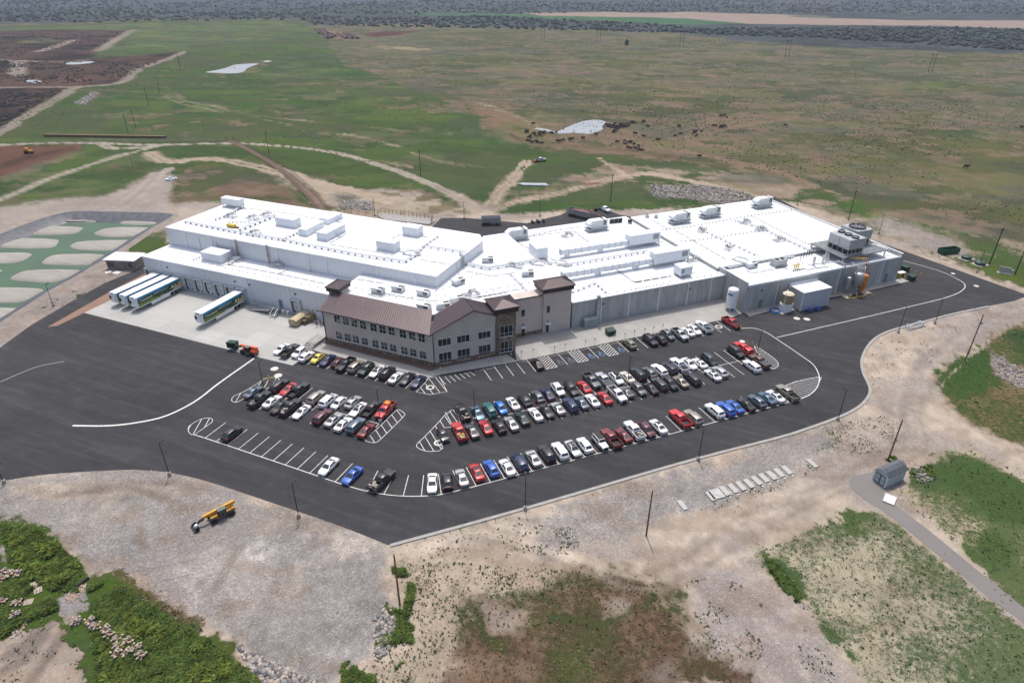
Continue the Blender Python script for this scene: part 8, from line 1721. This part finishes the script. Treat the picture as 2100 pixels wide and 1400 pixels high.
for nm, px, n_, s0, s1, lab in (('riprap', [(488,1322),(520,1340),(560,1360),(640,1392),(680,1420),(560,1420),(510,1370)], 500, .12, .45, 'broken rock along the bottom edge of the gravel lot'), ('riprap', [(768,1262),(800,1245),(812,1270),(800,1330),(775,1355),(768,1320)], 200, .12, .45, 'grey boulders beside the weeds under the bare pole'), ('rubble', [(1330,380),(1450,380),(1520,392),(1610,425),(1540,425),(1440,412),(1340,402)], 2200, .2, .6, 'field of grey rubble behind the hall roof'), ('rubble', [(690,410),(765,413),(770,432),(700,428)], 500, .2, .5, 'grey rubble behind the tall store'), ('rubble', [(2030,720),(2100,760),(2100,800),(2040,770)], 350, .1, .35, 'pale rubble in the green at the right edge'), ('rubble', [(150,212),(190,188),(205,190),(172,216)], 420, .3, .8, 'grey rock heap beside the dirt road'), ('rubble', [(1868,957),(1905,968),(1912,985),(1885,990)], 60, .1, .4, 'grey stones and debris right of the blue shed'), ('rubble', [(140,1215),(160,1200),(178,1196),(172,1215),(150,1235),(135,1238)], 160, .08, .22, 'spill of tan stones between the weeds'), ('rubble', [(25,1295),(50,1268),(62,1270),(40,1300),(22,1310)], 90, .08, .22, 'spill of tan stones at the left picture edge')):
    q = scatter(px, n_, n_); blobs(nm, q, rng.uniform(s0, s1, len(q)), RK if 'tan' not in lab else [RK[1], mat('stone_tan', (.38,.25,.17), .95, 0, .25, 3)], .7, 'stuff', lab, 'rocks', zoff=.15)
gv = np.concatenate([scatter(GLOT, 5200, 77), scatter([(1090,1075),(1240,1010),(1400,958),(1600,900),(1700,872),(1770,905),(1730,950),(1620,985),(1400,1045),(1290,1105),(1150,1135)], 2600, 78)])
blobs('loose_gravel', gv, rng.uniform(.04,.13,len(gv)), RK[:2]+[RK[1]], .6, 'stuff', 'loose stones strewn over the grey gravel', 'gravel', zoff=.1)
# weeds: leaf tufts placed by plant cover
def tufts(nm, pts, hs, mats, lab, blades=7, lean=.6, cat='weeds', mi=None, zs=.55):
    n_ = len(pts); P = np.asarray(pts, float); h = np.asarray(hs, float)
    a = rng.uniform(0, 6.283, (n_, blades)); l = rng.uniform(.25, 1, (n_, blades))*lean; hh = h[:,None]*rng.uniform(.55, 1.1, (n_, blades)); wd = h[:,None]*rng.uniform(.12, .3, (n_, blades))
    r0 = h[:,None]*rng.uniform(0, .45, (n_, blades)); a0 = rng.uniform(0, 6.283, (n_, blades)); bx = P[:,0,None]+r0*np.cos(a0); by = P[:,1,None]+r0*np.sin(a0); bz = np.repeat(P[:,2,None], blades, 1)
    dx, dy = np.cos(a), np.sin(a)
    v0 = np.stack([bx-dy*wd*.5, by+dx*wd*.5, bz], -1); v1 = np.stack([bx+dy*wd*.5, by-dx*wd*.5, bz], -1)
    zt = hh*zs
    m0 = np.stack([bx+dx*hh*l*.5-dy*wd, by+dy*hh*l*.5+dx*wd, bz+zt*.75], -1); m1 = np.stack([bx+dx*hh*l*.5+dy*wd, by+dy*hh*l*.5-dx*wd, bz+zt*.75], -1); tp = np.stack([bx+dx*hh*l*1.25, by+dy*hh*l*1.25, bz+zt], -1)
    V_ = np.stack([v0, v1, m1, tp, m0], 2).reshape(-1, 3); nb = n_*blades
    me = bpy.data.meshes.new(nm); me.vertices.add(nb*5); me.vertices.foreach_set('co', V_.astype(np.float32).ravel()); me.loops.add(nb*5); me.loops.foreach_set('vertex_index', np.arange(nb*5, dtype=np.int32)); me.polygons.add(nb); me.polygons.foreach_set('loop_start', np.arange(0, nb*5, 5, dtype=np.int32))
    for q in mats: me.materials.append(q)
    ix = rng.integers(0, len(mats), n_) if mi is None else mi
    me.polygons.foreach_set('material_index', np.repeat(ix, blades).astype(np.int32)); me.update(calc_edges=True); o = bpy.data.objects.new(nm, me); COL.objects.link(o); return tag(o, lab, cat, None, 'stuff')
LEAF = [fol('leaf_green', (.10,.165,.036)), fol('leaf_dark', (.055,.10,.032)), fol('leaf_yellow', (.15,.19,.048)), fol('leaf_blue', (.10,.14,.08))]
DRY = [fol('dry_brown', (.14,.09,.06)), fol('dry_tan', (.20,.165,.105)), fol('dry_red', (.12,.065,.048))]
# candidates from the cover map of the ground sheet
near = np.where((RD1 < 215) & (RD1 > 40) & (cov > .035) & (np.abs(X) < Y*1.05+20) & (wet < -3))[0]
area = RD1[near]**2*.008*R(.22); lam = np.clip(cov[near], 0, 1)**1.1*area*np.where(RD1[near] < 110, 1.5, .7)
clump = sst(.44, .56, fbm(X[near]/1.7, Y[near]/1.7, 3, 91)); kk = rng.poisson(np.clip(lam*(.2+1.6*clump), 0, 4)); idx = np.repeat(near, kk)
ap_in = inpoly(X[near], Y[near], asph_poly+[]); bad = set(near[ap_in].tolist()); idx = np.array([i for i in idx if i not in bad]); 
if len(idx) > 90000: idx = rng.choice(idx, 90000, False)
px_, py_ = X[idx]+rng.normal(0, .35, len(idx)), Y[idx]+rng.normal(0, .35, len(idx))
redness = vcol[idx,0]/(vcol[idx,1]+1e-6); mi = np.where(redness > 1.0, rng.integers(4, 7, len(idx)), np.where(rng.random(len(idx)) < .08, 5, rng.integers(0, 4, len(idx))))
tufts('weeds', np.stack([px_, py_, np.zeros(len(idx))], 1), rng.uniform(.10,.34,len(idx))*(.7+.5*cov[idx]), LEAF+DRY, 'low weeds and grass tufts round the plant', 5, 1.0, 'weeds', mi)
# rounder clumps on the bare sand
cl = [(scatter([(815,1165),(900,1150),(1000,1160),(1120,1165),(1230,1180),(1330,1195),(1400,1255),(1300,1215),(1180,1210),(1060,1225),(970,1250),(900,1340),(830,1420),(720,1420),(770,1330),(840,1270)], 1900, 61, 3.2, .33), 0), (scatter([(1060,1075),(1180,1080),(1190,1135),(1100,1140)], 260, 62, 2, .42), 0), (scatter([(960,1250),(1180,1205),(1300,1205),(1400,1270),(1540,1430),(860,1430)], 1300, 63, 2.5, .3), 1),
      (scatter([(1540,1135),(1745,1052),(1800,1050),(2100,1290),(2100,1420),(1790,1420),(1640,1240)], 1300, 64, 3, .3), 0), (scatter([(1835,1015),(1985,920),(2150,985),(2150,1240),(1990,1140)], 900, 65, 3, .3), 0), (scatter([(1400,1045),(1600,985),(1680,940),(1690,955),(1620,995),(1480,1040)], 300, 66, 2, .42), 0), (scatter([(1690,880),(1790,850),(1860,860),(1850,900),(1800,930),(1740,935)], 420, 67, 3, .46), 0),
      (scatter([(1920,775),(2000,705),(2150,650),(2150,905),(2030,885)], 800, 68, 3, .3), 0), (scatter([(1400,1190),(1500,1180),(1700,1350),(1740,1420),(1480,1420)], 420, 69, 2.5, .52), 0), (scatter([(880,1065),(1060,1045),(1090,1140),(850,1150)], 260, 70, 4, .45), 0), (scatter([(240,1195),(330,1230),(420,1290),(380,1290),(240,1220)], 420, 71, 2, .42), 1), (scatter([(0,1330),(60,1285),(150,1290),(175,1400),(0,1400)], 120, 72, 2, .55), 0), (scatter([(1780,700),(1960,650),(2020,650),(1890,760),(1870,840),(1790,800)], 300, 73, 3, .52), 0)]
CG = [fol('clump_green', (.10,.155,.055)), fol('clump_dark', (.065,.105,.04)), fol('clump_grey', (.14,.165,.11)), fol('clump_olive', (.15,.155,.075))]
for p_, d_ in cl: tufts('weed_clumps', p_, rng.uniform(.08,.24,len(p_))*(.6+rng.random(len(p_))**3), CG if not d_ else [CG[3], DRY[0], DRY[1], CG[2], DRY[2]], 'small rounded weed clumps scattered over bare sand and thin grass', 9, .95, zs=.8)
lime = np.concatenate([scatter([(20,1100),(120,1120),(165,1170),(120,1210),(40,1160)], 420, 81, 5, .56), scatter([(200,1240),(340,1290),(480,1370),(540,1420),(220,1420)], 900, 82, 5, .55)])
tufts('lime_weeds', lime, rng.uniform(.35,.75,len(lime)), [fol('leaf_lime', (.20,.26,.05)), LEAF[2]], 'bright lime green weed tops among the darker weeds', 12, 1.0, zs=.9)
# tall lush weeds
tall = [scatter([(0,1076),(60,1082),(105,1105),(165,1162),(160,1215),(90,1205),(20,1150)], 4200, 51, 6, .33), scatter([(178,1196),(230,1196),(340,1266),(430,1316),(480,1355),(560,1420),(200,1420),(195,1330),(190,1240)], 7200, 52, 7, .33), scatter([(0,1160),(90,1210),(120,1250),(60,1270),(0,1310)], 2400, 53, 5, .38), scatter([(808,1165),(830,1170),(850,1210),(840,1260),(820,1290),(790,1240)], 420, 54, 4, .4), scatter([(700,1365),(760,1330),(830,1270),(850,1290),(840,1340),(790,1400),(700,1410)], 800, 55, 4, .45), scatter([(1830,930),(1850,950),(1830,955),(1815,945)], 40, 56), scatter([(1860,960),(1910,955),(1920,985),(1880,990)], 70, 57), scatter([(1560,1130),(1600,1160),(1645,1220),(1635,1240),(1600,1205)], 380, 58, 4, .4)]
tl_ = np.concatenate(tall); tufts('tall_weeds', tl_, rng.uniform(.18,.5,len(tl_))*(.5+fbm(tl_[:,0]/2.2,tl_[:,1]/2.2,3,5)), LEAF[:3]+[LEAF[0], LEAF[2]], 'tall lush green weeds in the lower left corner and by the poles', 14, 1.1, zs=.8)
# ------------------------------------------------------------------ lone juniper on the range
b_ = G(1285,93); b_.z = zg(b_.x, b_.y); t = thing('juniper_tree', 'lone dark juniper on the open range between two power pylons', 'tree', tuple(b_)); MB().tube([(0,0,-.3),(.2,0,1.5),(.1,.1,4)], .35, 7, 0, .12).build('trunk', WOODD, t)
cp = np.array([(random.gauss(0,1.3)*(1-.1*z), random.gauss(0,1.3)*(1-.1*z), z) for z in [random.uniform(1,6.2) for _ in range(90)]]); o = blobs('crown', cp, rng.uniform(.5,1.1,90), JN, .8, None); o.parent = t
# ------------------------------------------------------------------ stone pallets in the weeds
PALW = mat('pallet_wood', (.42,.36,.30), .9, 0, .2, 4)
def stones(lab, loc, rz, n_=34, w_=1.0, bare=False):
    t = thing('stone_pallet', lab, 'pallet', tuple(loc), rz, 'pallets in the weeds')
    for k in range(6): MB().box(-.6,.6,-.5+.18*k,-.38+.18*k,.1,.13).build('deck_board', PALW, t)
    for y in (-.45,0,.45): MB().box(-.6,.6,y-.05,y+.05,0,.099).build('runner', PALW, t)
    if not bare:
        P = np.array([(random.gauss(0,.3)*w_, random.gauss(0,.27)*w_, .2+.16*random.random()*3) for _ in range(n_)]); o = blobs('stones', P, rng.uniform(.10,.21,n_), [RK[1], mat('stone_tan', (.43,.29,.21), .95, 0, .25, 3), mat('stone_pink', (.50,.39,.32), .95, 0, .25, 3)], .6, None); o.parent = t
    return t
z4 = lambda x, y: (x*.17857, 1150+y*.17857); S1 = S2 = None
for (x, y), bare, lab in (((60,145),0,'stone pallet in the pile at the left edge, upper left'),((120,168),0,'stone pallet in the pile at the left edge, middle'),((205,165),0,'stone pallet in the pile at the left edge, right'),((20,225),0,'stone pallet in the pile at the left edge, lowest'),((125,285),1,'bare pallet below the stone pile at the left edge'),((388,280),1,'bare pallet left of the gravel, upper one of the close pair'),((440,338),1,'bare pallet left of the gravel, lower one of the close pair'),((265,398),1,'bare pallet alone between the close pair and the slatted one'),((330,473),1,'slatted bare pallet nearest the sandy patch'),((200,505),0,'stone pallet left of the slatted pallet'),((25,490),0,'stone pallet at the left picture edge, halfway down'),((180,632),0,'stone pallet below the slatted pallet'),((875,705),0,'stone pallet right below the grey gravel heap'),((1035,708),0,'stone pallet first in the string of four'),((1100,768),0,'stone pallet second in the string of four'),((1212,800),0,'stone pallet third in the string of four'),((1255,858),0,'stone pallet last in the string of four'),((1355,920),0,'stone pallet top left of the lower cluster'),((1475,942),0,'large stone pallet top right of the lower cluster'),((1368,1002),0,'stone pallet middle of the lower cluster'),((1335,1082),0,'stone pallet bottom left of the lower cluster'),((1450,1068),0,'stone pallet bottom middle of the lower cluster'),((1572,1008),0,'stone pallet right of the lower cluster, upper'),((1620,1102),0,'stone pallet right of the lower cluster, lower')):
    p = G(*z4(x, y)); a = random.uniform(0,3)
    if bare: S2 = stones(lab, p, a, bare=True) if S2 is None else dup(S2, tuple(p), a, lab); tg = S2
    else: S1 = stones(lab, p, a) if S1 is None else dup(S1, tuple(p), a, lab)
t = thing('pipe_roll', 'black roll of sheeting on the stone spill between the weeds', 'roll', tuple(G(170.5,1193.5)), R(62)); MB().tube([(-.9,0,.22),(.9,0,.22)], .22, 10).build('roll', BLACK, t); MB().tube([(-.95,0,.22),(.95,0,.22)], .08, 8).build('core', GREYM, t)
# ------------------------------------------------------------------ far windrows of dark compost
z6 = lambda x, y: (640+x*.15238, 40+y*.15238)
WR = None
for k, (a, b) in enumerate((((45,132),(100,195)),((95,132),(150,200)),((150,130),(218,192)),((145,206),(212,248)),((200,205),(266,242)),((252,190),(312,225)),((335,190),(462,249)),((425,185),(540,250)),((475,190),(612,248)))):
    p, q = G(*z6(*a)), G(*z6(*b)); c = (p+q)/2; c.z = zg(c.x, c.y); d = q-p; lab = f'dark compost windrow on the far bare plot, {od[k]} from the left'
    m_ = MB(); n_ = 10; L2 = d.length/2
    for i in range(n_): 
        x0, x1 = -L2+d.length*i/n_, -L2+d.length*(i+1)/n_; h0, h1 = 2.2+.5*math.sin(i*2.1), 2.2+.5*math.sin((i+1)*2.1); m_.face([(x0,-4,-1),(x1,-4,-1),(x1,0,h1),(x0,0,h0)]); m_.face([(x0,0,h0),(x1,0,h1),(x1,4,-1),(x0,4,-1)])
    tag(m_.build('windrow', M('compost', (.055,.035,.03), .95, 0, .3, .4), None, tuple(c), math.atan2(d.y, d.x)), lab, 'compost heap', 'compost windrows')
# ------------------------------------------------------------------ air
hz = MB().box(-9800,9800,-9800,9800,-8,104).build('haze', None); hz['kind'] = 'stuff'; hz.data.materials.clear()
hm = bpy.data.materials.new('haze_air'); hm.use_nodes = True; n = hm.node_tree; n.nodes.remove(n.nodes['Principled BSDF']); pv = n.nodes.new('ShaderNodeVolumePrincipled'); pv.inputs['Density'].default_value = .00010; pv.inputs['Color'].default_value = (.72,.84,1,1); pv.inputs['Anisotropy'].default_value = .1
n.links.new(pv.outputs[0], n.nodes['Material Output'].inputs['Volume']); hz.data.materials.append(hm); tag(hz, 'pale blue air fading the far plain', 'haze')
